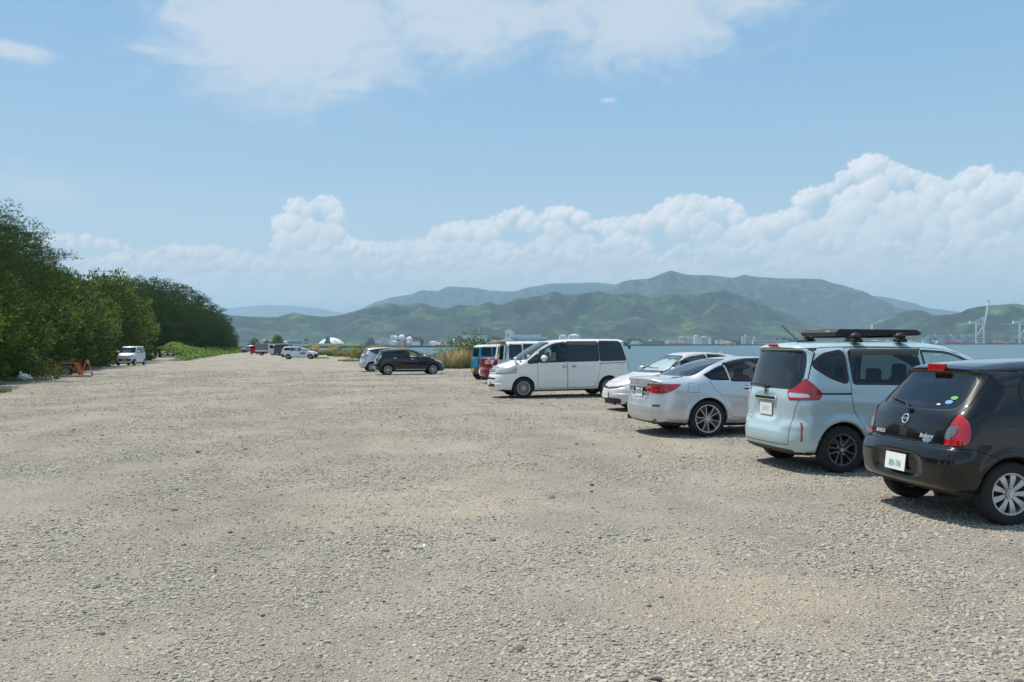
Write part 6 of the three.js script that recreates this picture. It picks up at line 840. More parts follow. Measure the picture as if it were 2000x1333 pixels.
{
  // silver sedan seen from behind
  const S = { cell: 0.027, category: 'car', paint: paint([0.60, 0.61, 0.63], 0.55, 0.34), edge: 0.013, gap: 0.004,
    profile: [[-2.25, 0.22, 1], [-2.38, 0.26], [-2.45, 0.34], [-2.475, 0.48], [-2.45, 0.60], [-2.42, 0.74], [-2.40, 0.92], [-2.435, 1.035], [-2.42, 1.062, 1], [-2.2, 1.075], [-1.95, 1.08], [-1.78, 1.105], [-1.55, 1.20], [-1.2, 1.325], [-0.8, 1.41], [-0.3, 1.44], [0.15, 1.415], [0.6, 1.29], [1.0, 1.09], [1.2, 1.0], [1.6, 0.945], [2.0, 0.83], [2.2, 0.66], [2.26, 0.48], [2.2, 0.26, 1], [2, 0.19], [0, 0.17], [-2, 0.2]],
    plan: [[-2.5, 0.74], [-2.2, 0.85], [-1.8, 0.895], [-1.425, 0.908], [-0.5, 0.905], [0.8, 0.90], [1.43, 0.895], [1.9, 0.82], [2.25, 0.7]],
    belt: [[-2.5, 1.02], [-1.8, 1.02], [-1.2, 1.0], [0, 0.945], [1.2, 0.91], [2.3, 0.85]], yMax: 0.62, tuck: 0.06, upper: 0.05, tumble: 0.52, crown: 0.1, bowF: 0.45, bowR: 0.24, k: [0.20, 0.22, 0.4], flare: 0.02, roofBow: 0.045,
    sideMod: (x, y) => { const c = interp([[-2.4, 0.86], [-1.4, 0.80], [0, 0.70], [1.4, 0.78], [2.2, 0.75]], x), e = (y - c) / 0.05; return 0.010 * Math.exp(-e * e); },
    endMod: (x, y, az) => { if (x > -1.8) return 0; let d = 0; const u = az / 0.36, v = (y - 0.80) / 0.11; d += 0.035 * sstep(1.15, 0.8, Math.pow(u ** 4 + v ** 4, 0.25)); const e = (y - 0.42) / 0.06; d += 0.012 * Math.exp(-e * e) * sstep(0.75, 0.6, az); return d; },
    wheel: { f: 1.425, r: -1.425, R: 0.338, rim: 0.248, w: 0.235, track: 1.57, arch: 0.372, style: { n: 5, kind: 'vee', nuts: 5 }, mat: std([0.62, 0.62, 0.63], 0.28, 0.9), inlay: std([0.06, 0.06, 0.065], 0.35, 0.6), spin: 0.08 },
    floor: [-1.5, 1.1], seats: [[-0.95, 0, 1.06], [0.15, 0.38, 1.16]], dash: [0.95, 0.84] };
  S.regions = [
    { n: 'rear_window', mat: DARKGLASS, face: 'rear', lean: 0.12, end: mir([[0.70, 1.10, 0.08], [0.55, 1.30, 0.2], [0.44, 1.385, 0.1]]), signed: true, frame: 0.01, shift: -0.003 },
    { n: 'tail_lamp', mat: REDLENS, ...wrap, side: [[-2.6, 0.80], [-2.2, 0.79, 0.08], [-2.05, 0.87, 0.1], [-1.925, 0.955, 0.01], [-2.15, 0.955, 0.1], [-2.6, 0.945]], end: [[0.375, 0.84, 0.03], [0.40, 0.955, 0.02], [1, 0.97], [1, 0.77], [0.62, 0.775, 0.06]] },
    { n: 'side_window', mat: TINT, face: 'side', side: [[-1.36, 1.03, 0.03], [-1.46, 1.115, 0.03], [-1.16, 1.25, 0.15], [-1.02, 1.29, 0.02], [-0.98, 1.01, 0.02]], frame: 0.012, frameMat: CHROME, shift: -0.003 },
    { n: 'side_window', mat: TINT, face: 'side', side: [[-0.94, 1.005, 0.02], [-0.98, 1.30, 0.02], [-0.55, 1.36, 0.1], [-0.26, 1.372, 0.02], [-0.22, 0.985, 0.02]], frame: 0.012, frameMat: TRIM, shift: -0.003 },
    { n: 'side_window', mat: GLASS, face: 'side', side: [[-0.14, 0.98, 0.02], [-0.18, 1.372, 0.02], [0.2, 1.33, 0.1], [0.55, 1.20, 0.08], [0.88, 0.975, 0.02]], frame: 0.02, shift: -0.003 },
    { n: 'windscreen', mat: GLASS, face: 'front', lean: 0.2, end: mir([[0.74, 1.03, 0.08], [0.48, 1.385, 0.1]]), signed: true, frame: 0.012, shift: -0.003 },
    { n: 'head_lamp', mat: CLEARLENS, ...wrap, side: [[1.7, 0.72], [1.75, 0.88, 0.06], [2.4, 0.8], [2.4, 0.62]], end: [[0.42, 0.64, 0.04], [0.45, 0.74, 0.04], [0.9, 0.9], [0.9, 0.65]] },
    { n: 'fog_reflector', mat: DARKRED, face: null, split: true, side: [[-2.6, 0.555], [-2.2, 0.555], [-2.2, 0.592], [-2.6, 0.592]], end: [[0.60, 0.555], [0.74, 0.55], [0.74, 0.592], [0.60, 0.585]], r: 0.008, shift: 0.003 },
    { n: 'boot_lid', seam: 0.004, face: null, side: [[-2.7, 0.69], [-2.36, 0.69, 0.01], [-2.37, 0.94], [-2.3, 1.03, 0.1], [-1.76, 1.08], [-1.78, 1.3], [-2.7, 1.3]], end: mir([[0.40, 0.69, 0.03], [0.43, 0.78, 0.06], [0.62, 0.96, 0.04], [0.66, 1.3]]), signed: true },
    { n: 'rear_door', seam: 0.004, face: 'side', lean: 0.2, side: [[-0.98, 0.36, 0.1], [-1.08, 0.62, 0.25], [-1.36, 0.96, 0.1], [-1.38, 1.02, 0.03], [-1.06, 1.31, 0.2], [-0.6, 1.40, 0.1], [-0.20, 1.41, 0.02], [-0.16, 0.30, 0.03]] },
    { n: 'front_door', seam: 0.004, face: 'side', lean: 0.2, side: [[-0.15, 0.30, 0.03], [-0.19, 1.41, 0.02], [0.25, 1.37, 0.12], [0.98, 0.95, 0.04], [0.98, 0.30, 0.06]] },
    { n: 'fuel_flap', seam: 0.003, face: 'side', only: 1, side: [[-1.80, 0.81], [-1.80, 0.965], [-1.61, 0.965], [-1.60, 0.81]], r: 0.03 },
    { n: 'panel_gap', mat: GAP, line: [[-2.06, 0.86], [-2.0, 0.74], [-1.93, 0.68], [-1.72, 0.655]], w: 0.002, face: 'side', lean: 0.05, shift: -0.003 },
    { n: 'panel_gap', mat: GAP, line: [[-1.6, 0.60], [-0.8, 0.535], [0.3, 0.53]], on: 'top', w: 0.005, face: 'up', lean: 0.4, shift: -0.004 },
  ];
  const turn = 0.235, K = buildCar(S, 'parked_sedan', 'silver sedan with twin exhausts, seen from behind', placed(3.52, 15.44, -1.425, 0.885, turn), turn, ROW), { car, onEnd } = K;
  for (const s of [-1, 1]) { onEnd(part(car, 'reverse_lamp', new THREE.SphereGeometry(0.024, 12, 8).scale(1, 1, 0.4), CLEARLENS), 0.895, s * 0.46, true, 0.006); onEnd(part(car, 'lamp_ring', new THREE.TorusGeometry(0.045, 0.01, 8, 24), DARKRED), 0.885, s * 0.66, true, 0.006); part(car, 'exhaust_pipe', merge([new THREE.CylinderGeometry(0.05, 0.05, 0.16, 18, 1, true).rotateZ(Math.PI / 2).translate(-2.29, 0.285, s * 0.60), new THREE.TorusGeometry(0.05, 0.006, 8, 20).rotateY(Math.PI / 2).translate(-2.37, 0.285, s * 0.60), cyl(0.042, 0.042, 0.02, 16).rotateZ(Math.PI / 2).translate(-2.33, 0.285, s * 0.60)]), std([0.18, 0.17, 0.15], 0.3, 0.9)); handle(K, -0.66, 0.885, s, CHROME, 0.2); handle(K, 0.22, 0.87, s, CHROME, 0.2); mirror(K, 0.82, 1.0, s, S.paint); }
  onEnd(part(car, 'chrome_garnish', rbx(0.80, 0.03, 0.03, 0.01), CHROME), 0.925, 0, true, 0.03);
  const em = new THREE.Group(); em.name = 'emblem'; car.add(em); part(em, 'ring', new THREE.TorusGeometry(0.042, 0.007, 8, 26).scale(1.15, 0.85, 1), CHROME); part(em, 'mark', merge([bx(0.007, 0.05, 0.006).rotateZ(-0.35).translate(-0.011, -0.006, 0), bx(0.007, 0.05, 0.006).rotateZ(0.35).translate(0.011, -0.006, 0)]), CHROME); onEnd(em, 1.005, 0, true, 0.006);
  S.plateFrame = BLACK; plate(K, 0.79, 0, true, PLATE, 0.014, 0.1);
  onEnd(part(car, 'lettering', letters('350GT', 0.03, 0.003), BADGE), 0.715, 0.33, true, 0.004);
  for (const s of [1, -1]) part(car, 'rain_visor', (() => { const g = []; for (let i = 0; i < 12; i++) { const x0 = -1.02 + i * 0.07, ty = (x) => interp([[-1.05, 1.30], [-0.55, 1.37], [-0.2, 1.385]], x), q = (x) => V3(x, ty(x), K.surfSide(x, ty(x), s) + s * 0.014); g.push(bar(q(x0), q(x0 + 0.075), 0.01, 0.06)); } return merge(g); })(), phys([0.01, 0.01, 0.01], { roughness: 0.08, clearcoat: 1 }));
}
{
  // pearl white hybrid hatchback, nose towards the lot
  const S = { cell: 0.03, category: 'car', paint: paint([0.66, 0.61, 0.585], 0.2, 0.36), edge: 0.014, gap: 0.004,
    profile: [[-2.05, 0.24, 1], [-2.2, 0.32], [-2.24, 0.5], [-2.2, 0.75], [-2.17, 0.95], [-2.16, 1.09, 1], [-1.8, 1.20], [-1.2, 1.36], [-0.5, 1.455], [0, 1.47], [0.35, 1.425], [0.75, 1.27], [1.2, 1.05], [1.5, 0.94], [1.8, 0.86], [2.1, 0.73], [2.24, 0.60], [2.29, 0.47], [2.30, 0.30], [2.24, 0.17, 1], [2.0, 0.16], [0, 0.16], [-1.6, 0.2]],
    plan: [[-2.3, 0.7], [-1.9, 0.82], [-1.35, 0.87], [0, 0.878], [1.35, 0.865], [1.8, 0.79], [2.3, 0.66]],
    belt: [[-2.3, 1.05], [-1.2, 1.0], [0, 0.94], [1.2, 0.90], [2.3, 0.8]], yMax: 0.58, tuck: 0.05, upper: 0.05, tumble: 0.42, crown: 0.1, bowF: 0.46, bowR: 0.2, k: [0.20, 0.22, 0.36], flare: 0.012, roofBow: 0.05,
    endMod: (x, y, az) => { if (x < 1.4) return 0; const u = (az - 0) / 0.62, v = (y - 0.27) / 0.075; let d = 0.05 * sstep(1.1, 0.8, Math.pow(u ** 4 + v ** 4, 0.25)); const e = (y - (0.57 + az * 0.08)) / 0.022; d += 0.03 * Math.exp(-e * e) * sstep(0.62, 0.5, az); return d; },
    wheel: { f: 1.35, r: -1.35, R: 0.312, rim: 0.2, w: 0.195, track: 1.5, arch: 0.35, style: { n: 10, kind: 'bar', w0: 0.1, w1: 0.14, nuts: 5 }, mat: std([0.5, 0.5, 0.52], 0.35, 0.8) },
    floor: [-1.6, 1.1], seats: [[-0.9, 0, 1.05], [0.2, 0.37, 1.16]], dash: [0.95, 0.86] };
  S.regions = [
    { n: 'windscreen', mat: GLASS, face: 'front', lean: 0.2, lean2: 1, end: mir([[0.76, 0.99, 0.06], [0.52, 1.365, 0.1]]), signed: true, frame: 0.022, shift: -0.003 },
    { n: 'side_window', mat: GLASS, face: 'side', side: [[-0.1, 0.97, 0.02], [-0.14, 1.39, 0.02], [0.28, 1.345, 0.1], [0.62, 1.21, 0.1], [1.02, 0.95, 0.02]], frame: 0.025, shift: -0.003 },
    { n: 'side_window', mat: TINT, face: 'side', side: [[-1.32, 1.09, 0.05], [-1.0, 1.26, 0.15], [-0.62, 1.375, 0.15], [-0.22, 1.395, 0.02], [-0.18, 0.975, 0.02], [-0.9, 1.02, 0.1]], frame: 0.025, shift: -0.003 },
    { n: 'rear_window', mat: DARKGLASS, face: 'rear', lean: 0.1, end: mir([[0.68, 1.08, 0.08], [0.5, 1.36, 0.1]]), signed: true, frame: 0.01, shift: -0.003 },
    { n: 'tail_lamp', mat: REDLENS, ...wrap, side: [[-2.4, 0.6], [-2.05, 0.7], [-1.85, 1.05], [-2.4, 1.05]], end: [[0.5, 0.98], [0.6, 0.6], [1, 0.6], [1, 1.06]] },
    { n: 'head_lamp', mat: CLEARLENS, ...wrap, side: [[1.62, 0.80, 0.02], [1.72, 0.88, 0.06], [2.1, 0.77], [2.4, 0.66], [2.4, 0.56], [1.98, 0.66, 0.08]], end: [[0.44, 0.60, 0.02], [0.46, 0.645, 0.02], [1, 0.95], [1, 0.6]], r: 0.02, shift: -0.004 },
    { n: 'grille', mat: BLACK, face: 'front', lean: 0.1, end: mir([[0.50, 0.20, 0.04], [0.56, 0.325, 0.03]]), signed: true, shift: -0.004 },
    { n: 'upper_grille', mat: BLACK, face: 'front', lean: 0.1, end: mir([[0.10, 0.555, 0.01], [0.46, 0.585, 0.01], [0.50, 0.618, 0.01], [0.10, 0.595, 0.01]]), signed: true, shift: -0.003 },
    { n: 'bonnet', seam: 0.004, face: null, top: [[1.12, -0.1], [1.12, 0.68, 0.05], [1.7, 0.62, 0.1], [2.06, 0.40, 0.25], [2.15, -0.1]], side: [[1.0, 0.6], [2.3, 0.6], [2.3, 1.2], [1.0, 1.2]] },
    { n: 'front_door', seam: 0.004, face: 'side', lean: 0.2, side: [[-0.15, 0.28, 0.03], [-0.19, 1.43, 0.02], [0.3, 1.40, 0.12], [1.05, 0.94, 0.04], [0.98, 0.28, 0.06]] },
    { n: 'rear_door', seam: 0.004, face: 'side', lean: 0.2, side: [[-0.95, 0.36, 0.1], [-1.1, 0.62, 0.2], [-1.15, 1.02, 0.1], [-0.7, 1.40, 0.1], [-0.20, 1.43, 0.02], [-0.16, 0.28, 0.03]] },
  ];
  const turn = Math.PI + 0.27, K = buildCar(S, 'parked_sedan', 'pearl white low car with blue round badge, nose towards the lot', placed(3.5, 21.1, 1.35, -0.83, turn), turn, ROW), { car, onEnd } = K;
  const em = new THREE.Group(); em.name = 'emblem'; car.add(em); part(em, 'ring', new THREE.TorusGeometry(0.058, 0.008, 8, 28), CHROME); part(em, 'disc', new THREE.SphereGeometry(0.054, 20, 10).scale(1, 1, 0.2), phys([0.01, 0.05, 0.14], { roughness: 0.1, clearcoat: 1 })); part(em, 'mark', merge([new THREE.TorusGeometry(0.028, 0.006, 6, 20).scale(1.4, 0.7, 1).translate(0, 0.008, 0.012), new THREE.TorusGeometry(0.02, 0.005, 6, 20).scale(0.6, 1.5, 1).translate(0, 0, 0.012)]), CHROME); onEnd(em, 0.585, 0, false, 0.008);
  S.plateFrame = BLACK; plate(K, 0.42, 0, false, PLATE, 0.02, 0.05);
  part(car, 'roof_aerial', new THREE.ConeGeometry(0.05, 0.11, 12).scale(2.2, 1, 0.5).rotateZ(0.5).translate(-0.95, 1.44, 0), S.paint);
  // sunshade of silver foil behind the windscreen
  part(car, 'sunshade', (() => { const g = new THREE.PlaneGeometry(1.2, 0.66, 18, 8), p = g.attributes.position; for (let i = 0; i < p.count; i++) p.setZ(i, 0.012 * Math.sin(p.getX(i) * 17) + 0.006 * Math.sin(p.getY(i) * 31 + p.getX(i) * 5)); g.computeVertexNormals(); return g.rotateX(-1.06).rotateY(Math.PI / 2).translate(0.74, 1.15, 0); })(), std([0.72, 0.76, 0.78], 0.3, 0.6, { side: THREE.DoubleSide }));
  for (const s of [-1, 1]) { mirror(K, 0.9, 0.99, s, S.paint); handle(K, 0.15, 0.85, s, S.paint); handle(K, -0.72, 0.87, s, S.paint); }
  for (const s of [-0.1, 0.4]) part(car, 'wiper', rod(V3(1.16, K.surfTop(1.16, s) + 0.012, s), V3(1.10, K.surfTop(1.10, s - 0.42) + 0.014, s - 0.42), 0.009), BLACK);
}
{
  // white people carrier, front towards the lot
  const S = { cell: 0.033, category: 'minivan', paint: paint([0.76, 0.75, 0.72], 0.0, 0.3), edge: 0.015, gap: 0.006,
    profile: [[-2.1, 0.25, 1], [-2.2, 0.32], [-2.245, 0.5], [-2.23, 0.75], [-2.20, 1.0], [-2.12, 1.4], [-2.03, 1.74], [-2.05, 1.80, 1], [-1.9, 1.835], [-1.2, 1.852], [-0.4, 1.85], [0.2, 1.82], [0.6, 1.745], [1.0, 1.54], [1.4, 1.29], [1.62, 1.165], [1.85, 1.085], [2.1, 0.98], [2.22, 0.87], [2.28, 0.72], [2.32, 0.55], [2.32, 0.36], [2.26, 0.22, 1], [2.0, 0.19], [0, 0.2], [-1.7, 0.22]],
    plan: [[-2.3, 0.76], [-2.0, 0.82], [-1.41, 0.845], [0, 0.848], [1.41, 0.838], [1.9, 0.79], [2.15, 0.74], [2.35, 0.68]],
    belt: [[-2.3, 1.17], [0, 1.13], [1.0, 1.08], [1.7, 1.06], [2.3, 0.95]], yMax: 0.62, tuck: 0.045, upper: 0.02, tumble: 0.215, crown: 0.08, bowF: 0.34, bowR: 0.12, k: [0.17, 0.18, 0.34], flare: 0.012, roofBow: 0.045,
    sideMod: (x, y) => { const e = (y - 0.53) / 0.05; return 0.008 * Math.exp(-e * e); },
    endMod: (x, y, az) => { if (x < 1.8) return 0; const e = (y - 0.73) / 0.025; return 0.018 * Math.exp(-e * e) * sstep(0.85, 0.7, az); },
    wheel: { f: 1.4125, r: -1.4125, R: 0.317, rim: 0.205, w: 0.195, track: 1.48, arch: 0.36, style: { n: 14, kind: 'bar', w0: 0.08, w1: 0.11, nuts: 5 }, mat: std([0.5, 0.5, 0.5], 0.38, 0.75) },
    floor: [-1.9, 1.3], seats: [[-1.3, 0, 1.2], [-0.3, 0.36, 1.28, SEATB], [0.62, 0.36, 1.34, SEATB]], dash: [1.3, 1.02], seatMat: SEATB, lining: std([0.34, 0.31, 0.26], 0.9) };
  S.regions = [
    { n: 'windscreen', mat: GLASS, face: 'front', lean: 0.25, end: mir([[0.74, 1.19, 0.06], [0.60, 1.73, 0.08]]), signed: true, frame: 0.015, shift: -0.003 },
    { n: 'side_window', mat: GLASS, face: 'side', side: [[0.03, 1.165, 0.02], [0.03, 1.70, 0.03], [0.40, 1.655, 0.12], [0.86, 1.42, 0.05], [0.86, 1.145, 0.02]], frame: 0.052, shift: -0.003 },
    { n: 'quarter_window', mat: GLASS, face: 'side', side: [[0.95, 1.135, 0.02], [0.95, 1.33, 0.02], [1.24, 1.115, 0.02]], frame: 0.052, shift: -0.003 },
    { n: 'side_window', mat: DARKGLASS, face: 'side', side: [[-1.05, 1.185, 0.02], [-1.05, 1.725, 0.03], [-0.07, 1.725, 0.03], [-0.07, 1.165, 0.02]], frame: 0.052, shift: -0.003 },
    { n: 'quarter_window', mat: DARKGLASS, face: 'side', side: [[-1.99, 1.205, 0.02], [-1.82, 1.725, 0.06], [-1.17, 1.735, 0.03], [-1.17, 1.19, 0.02]], frame: 0.062, shift: -0.003 },
    { n: 'rear_window', mat: DARKGLASS, face: 'rear', lean: 0.1, end: mir([[0.62, 1.2, 0.05], [0.56, 1.70, 0.06]]), signed: true, frame: 0.01, shift: -0.003 },
    { n: 'tail_lamp', mat: REDLENS, ...wrap, side: [[-2.4, 0.90], [-2.10, 0.90], [-2.055, 1.29], [-2.4, 1.29]], end: [[0.68, 0.88], [1, 0.88], [1, 1.3], [0.64, 1.3]] },
    { n: 'turn_signal', mat: AMBER, face: null, split: true, side: [[1.70, 0.80, 0.01], [1.78, 0.80, 0.01], [1.72, 0.91, 0.01], [1.685, 0.91, 0.01]], end: [[0.3, 0.5], [1, 0.5], [1, 1.1], [0.3, 1.1]], shift: 0.004 },
    { n: 'head_lamp', mat: HEADLENS, ...wrap, frame: 0.012, side: [[1.655, 0.79, 0.02], [1.64, 1.02, 0.03], [1.98, 1.03, 0.05], [2.5, 0.98], [2.5, 0.76], [2.1, 0.775]], end: [[0.42, 0.775, 0.04], [0.50, 0.975, 0.05], [1, 1.1], [1, 0.77]] },
    { n: 'grille', mat: std([0.4, 0.4, 0.38], 0.5), face: 'front', lean: 0.1, end: mir([[0.36, 0.80, 0.04], [0.45, 0.93, 0.03]]), signed: true, shift: -0.012 },
    { n: 'air_intake', mat: BLACK, face: 'front', lean: 0.1, end: mir([[0.46, 0.575, 0.01], [0.46, 0.63, 0.01]]), signed: true, shift: -0.01 },
    { n: 'air_intake', mat: BLACK, face: 'front', lean: 0.1, end: mir([[0.44, 0.345, 0.02], [0.46, 0.44, 0.02]]), signed: true, shift: -0.01 },
    { n: 'bonnet', seam: 0.005, face: null, top: [[1.55, -0.1], [1.5, 0.74, 0.05], [1.95, 0.66, 0.1], [2.2, 0.48, 0.1], [2.26, -0.1]], side: [[1.2, 0.95], [2.4, 0.95], [2.4, 1.4], [1.2, 1.4]] },
    { n: 'front_door', seam: 0.005, face: 'side', lean: 0.2, side: [[-0.02, 0.30, 0.03], [-0.02, 1.76, 0.02], [0.44, 1.72, 0.12], [0.955, 1.45, 0.03], [0.955, 0.30, 0.05]] },
    { n: 'sliding_door', seam: 0.005, face: 'side', lean: 0.2, side: [[-0.97, 0.32, 0.1], [-1.06, 0.60, 0.2], [-1.12, 0.9, 0.2], [-1.12, 1.76, 0.02], [-0.03, 1.76, 0.02], [-0.03, 0.30, 0.03]] },
    { n: 'slide_rail', mat: GAP, line: [[-2.03, 1.085], [-1.13, 1.065]], w: 0.010, face: 'side', shift: -0.004 },
    { n: 'fuel_flap', seam: 0.004, face: 'side', only: -1, side: [[-1.92, 0.88], [-1.92, 1.04], [-1.72, 1.04], [-1.72, 0.88]], r: 0.03 },
  ];
  const turn = Math.PI + 0.25, K = buildCar(S, 'parked_minivan', 'white people carrier facing the lot, with dark rear side windows', placed(0.367, 26.84, 1.4125, -0.84, turn), turn, ROW), { car, onEnd } = K;
  for (const y of [0.835, 0.885]) onEnd(part(car, 'grille_bar', rbx(0.72, 0.018, 0.03, 0.006), CHROME), y, 0, false, 0.0); onEnd(part(car, 'chrome_garnish', rbx(0.66, 0.05, 0.03, 0.012), CHROME), 0.965, 0, false, 0.008); onEnd(part(car, 'emblem', new THREE.TorusGeometry(0.05, 0.012, 8, 24).scale(1.3, 0.85, 1), CHROME), 0.86, 0, false, 0.02);
  for (const s of [-1, 1]) { onEnd(part(car, 'fog_lamp', new THREE.SphereGeometry(0.055, 16, 10).scale(1, 1, 0.4), CLEARLENS), 0.60, s * 0.58, false, 0.0); handle(K, 0.09, 0.98, s, CHROME); handle(K, -0.24, 0.985, s, CHROME); }
  { const g = mirror(K, 0.80, 1.20, -1, S.paint, 1.35), h = mirror(K, 0.80, 1.20, 1, S.paint, 1.35); }
  { const g = new THREE.Group(); g.name = 'wing_mirror'; car.add(g); g.position.set(1.62, K.surfTop(1.62, -0.66), -0.66); part(g, 'stalk', rod(V3(0, -0.03, 0), V3(0.02, 0.10, 0), 0.03), S.paint); part(g, 'housing', new THREE.SphereGeometry(0.075, 16, 10).scale(0.7, 0.8, 1.1).translate(0.02, 0.14, 0), S.paint); }
  plate(K, 0.49, 0, false, PLATE, 0.02, 0.0);
  for (const z of [0.05, 0.5]) part(car, 'wiper', rod(V3(1.60, K.surfTop(1.60, z) + 0.015, z), V3(1.52, K.surfTop(1.52, z - 0.5) + 0.018, z - 0.5), 0.01), BLACK);
  part(car, 'rear_under_mirror', merge([rod(V3(-2.05, 1.74, -0.5), V3(-2.22, 1.60, -0.52), 0.018), rbx(0.03, 0.1, 0.16, 0.012, -2.24, 1.57, -0.52)]), BLACK);
  part(car, 'rain_visor', (() => { const g = []; for (let i = 0; i < 11; i++) { const x0 = -1.05 + i * 0.09, q = (x) => V3(x, 1.70, K.surfSide(x, 1.70, -1) - 0.016); g.push(bar(q(x0), q(x0 + 0.095), 0.012, 0.08)); } return merge(g); })(), phys([0.012, 0.012, 0.012], { roughness: 0.1, clearcoat: 1 }));
}
console.log('near cars');
// ---- smaller cars further off
const FLAT = { bowF: 0.18, bowR: 0.10, k: [0.14, 0.14, 0.2], flare: 0.01, roofBow: 0.04, yMax: 0.6, tuck: 0.04, upper: 0.02, edge: 0.03 };
const steelWheel = { n: 10, kind: 'bar', w0: 0.16, w1: 0.2, nuts: 4 };
const boxPlan = (xr, xf, w) => [[xr, w * 0.93], [xr + 0.35, w * 0.985], [0, w], [xf - 0.6, w * 0.985], [xf, w * 0.88]];
function details(K, o) { for (const s of [-1, 1]) { if (o.handles) for (const [x, y] of o.handles) handle(K, x, y, s, o.handleMat ?? K.S.paint); if (o.mirror) mirror(K, o.mirror[0], o.mirror[1], s, o.mirrorMat ?? K.S.paint, o.mirror[2] ?? 1); } if (o.rearPlate) plate(K, o.rearPlate, 0, true, o.plate ?? PLATE, 0.02, 0.05); if (o.frontPlate) plate(K, o.frontPlate, 0, false, o.plate ?? PLATE, 0.02, 0.0); return K; }
// tall boxy kei car: rear end at -1.68, nose at 1.70
function keiBox(p) {
  const H = p.h, S = { ...FLAT, cell: p.cell ?? 0.04, category: 'car', paint: p.paint,
    profile: [[-1.55, 0.24, 1], [-1.64, 0.30], [-1.68, 0.45], [-1.68, 0.7], [-1.66, 1.0], [-1.60, H - 0.22], [-1.57, H - 0.06, 1], [-1.4, H - 0.015], [-0.6, H], [0.2, H - 0.01], [0.62, H - 0.07], [0.85, H - 0.30], [1.12, 1.10], [1.2, 1.02], [1.5, 0.93], [1.64, 0.82], [1.70, 0.62], [1.70, 0.36], [1.62, 0.22, 1], [1.3, 0.19], [0, 0.18], [-1.2, 0.2]],
    plan: boxPlan(-1.7, 1.7, 0.735), belt: [[-1.7, 1.08], [1.2, 1.02], [1.7, 0.95]], tumble: 0.17, crown: 0.05,
    wheel: { f: 1.26, r: -1.26, R: 0.275, rim: 0.178, w: 0.155, track: 1.30, arch: 0.315, style: p.style ?? steelWheel, mat: std([0.45, 0.46, 0.47], 0.4, 0.7) },
    floor: [-1.4, 1.0], seats: [[-0.85, 0, 1.15], [0.15, 0.33, 1.2]], dash: [0.8, 0.95], seatMat: p.seat };
  const g2 = p.tint ?? DARKGLASS, yb = 1.09, yt = H - 0.14;
  S.regions = [
    ...(p.roof ? [{ n: 'roof_panel', mat: p.roof, face: null, side: [[-1.9, H - 0.125], [1.0, H - 0.125], [1.0, H + 0.2], [-1.9, H + 0.2]], r: 0.005, shift: 0 }] : []),
    { n: 'rear_window', mat: g2, face: 'rear', lean: 0.1, end: mir([[0.58, yb + 0.02, 0.06], [0.53, yt - 0.02, 0.06]]), signed: true, frame: 0.012, shift: -0.003 },
    { n: 'windscreen', mat: GLASS, face: 'front', lean: 0.3, end: mir([[0.64, 1.08, 0.06], [0.56, H - 0.12, 0.06]]), signed: true, frame: 0.02, shift: -0.003 },
    { n: 'quarter_window', mat: g2, face: 'side', side: [[-1.46, yb + 0.05, 0.1], [-1.43, yt, 0.08], [-0.98, yt, 0.03], [-0.98, yb + 0.02, 0.03]], frame: 0.02, shift: -0.003 },
    { n: 'side_window', mat: g2, face: 'side', side: [[-0.88, yb, 0.03], [-0.88, yt, 0.03], [-0.10, yt, 0.03], [-0.10, yb, 0.03]], frame: 0.03, shift: -0.003 },
    { n: 'side_window', mat: GLASS, face: 'side', side: [[-0.02, yb, 0.03], [-0.02, yt, 0.03], [0.42, yt - 0.03, 0.06], [0.80, yb, 0.03]], frame: 0.03, shift: -0.003 },
    { n: 'tail_lamp', mat: REDLENS, ...wrap, side: [[-1.9, 0.75], [-1.58, 0.75], [-1.56, p.lampTop ?? 1.02], [-1.9, p.lampTop ?? 1.02]], end: [[0.56, 0.75], [0.9, 0.75], [0.9, p.lampTop ?? 1.02], [0.58, p.lampTop ?? 1.02]] },
    { n: 'head_lamp', mat: HEADLENS, ...wrap, side: [[1.36, 0.78], [1.34, 0.94, 0.04], [2, 0.98], [2, 0.74]], end: [[0.38, 0.74, 0.05], [0.40, 0.88, 0.05], [0.9, 0.96], [0.9, 0.74]] },
    { n: 'grille', mat: BLACK, face: 'front', lean: 0.1, end: mir([[0.36, 0.78, 0.02], [0.38, 0.88, 0.02]]), signed: true, shift: -0.006 },
    { n: 'air_intake', mat: BLACK, face: 'front', lean: 0.1, end: mir([[0.48, 0.38, 0.04], [0.56, 0.56, 0.04]]), signed: true, shift: -0.006 },
    ...(p.bumper ? [{ n: 'rear_bumper', mat: p.bumper, face: null, side: [[-1.9, 0.1], [-1.9, 0.62], [-1.50, 0.60, 0.06], [-1.50, 0.1]], shift: 0.004 }] : []),
    { n: 'tailgate', seam: 0.006, face: 'rear', lean: 0.12, end: mir([[0.54, 0.56, 0.04], [0.60, 1.0, 0.05], [0.58, H - 0.10, 0.05]]), signed: true },
    { n: 'rear_door', seam: 0.006, face: 'side', lean: 0.2, side: [[-0.82, 0.30, 0.1], [-0.95, 0.62, 0.15], [-0.95, H - 0.10, 0.03], [-0.05, H - 0.10, 0.03], [-0.05, 0.28, 0.03]] },
    { n: 'front_door', seam: 0.006, face: 'side', lean: 0.2, side: [[-0.04, 0.28, 0.03], [-0.04, H - 0.10, 0.03], [0.46, H - 0.12, 0.08], [0.92, 1.04, 0.03], [0.90, 0.28, 0.05]] },
  ];
  return details(buildCar(S, p.name, p.label, p.pos, p.turn, p.group), { handles: [[-0.78, 0.97], [0.1, 0.96]], mirror: [0.72, 1.14, 1], mirrorMat: p.paint, ...p.more });
}
const whitePaint = paint([0.74, 0.74, 0.73], 0.0, 0.3), tb = 0.25;
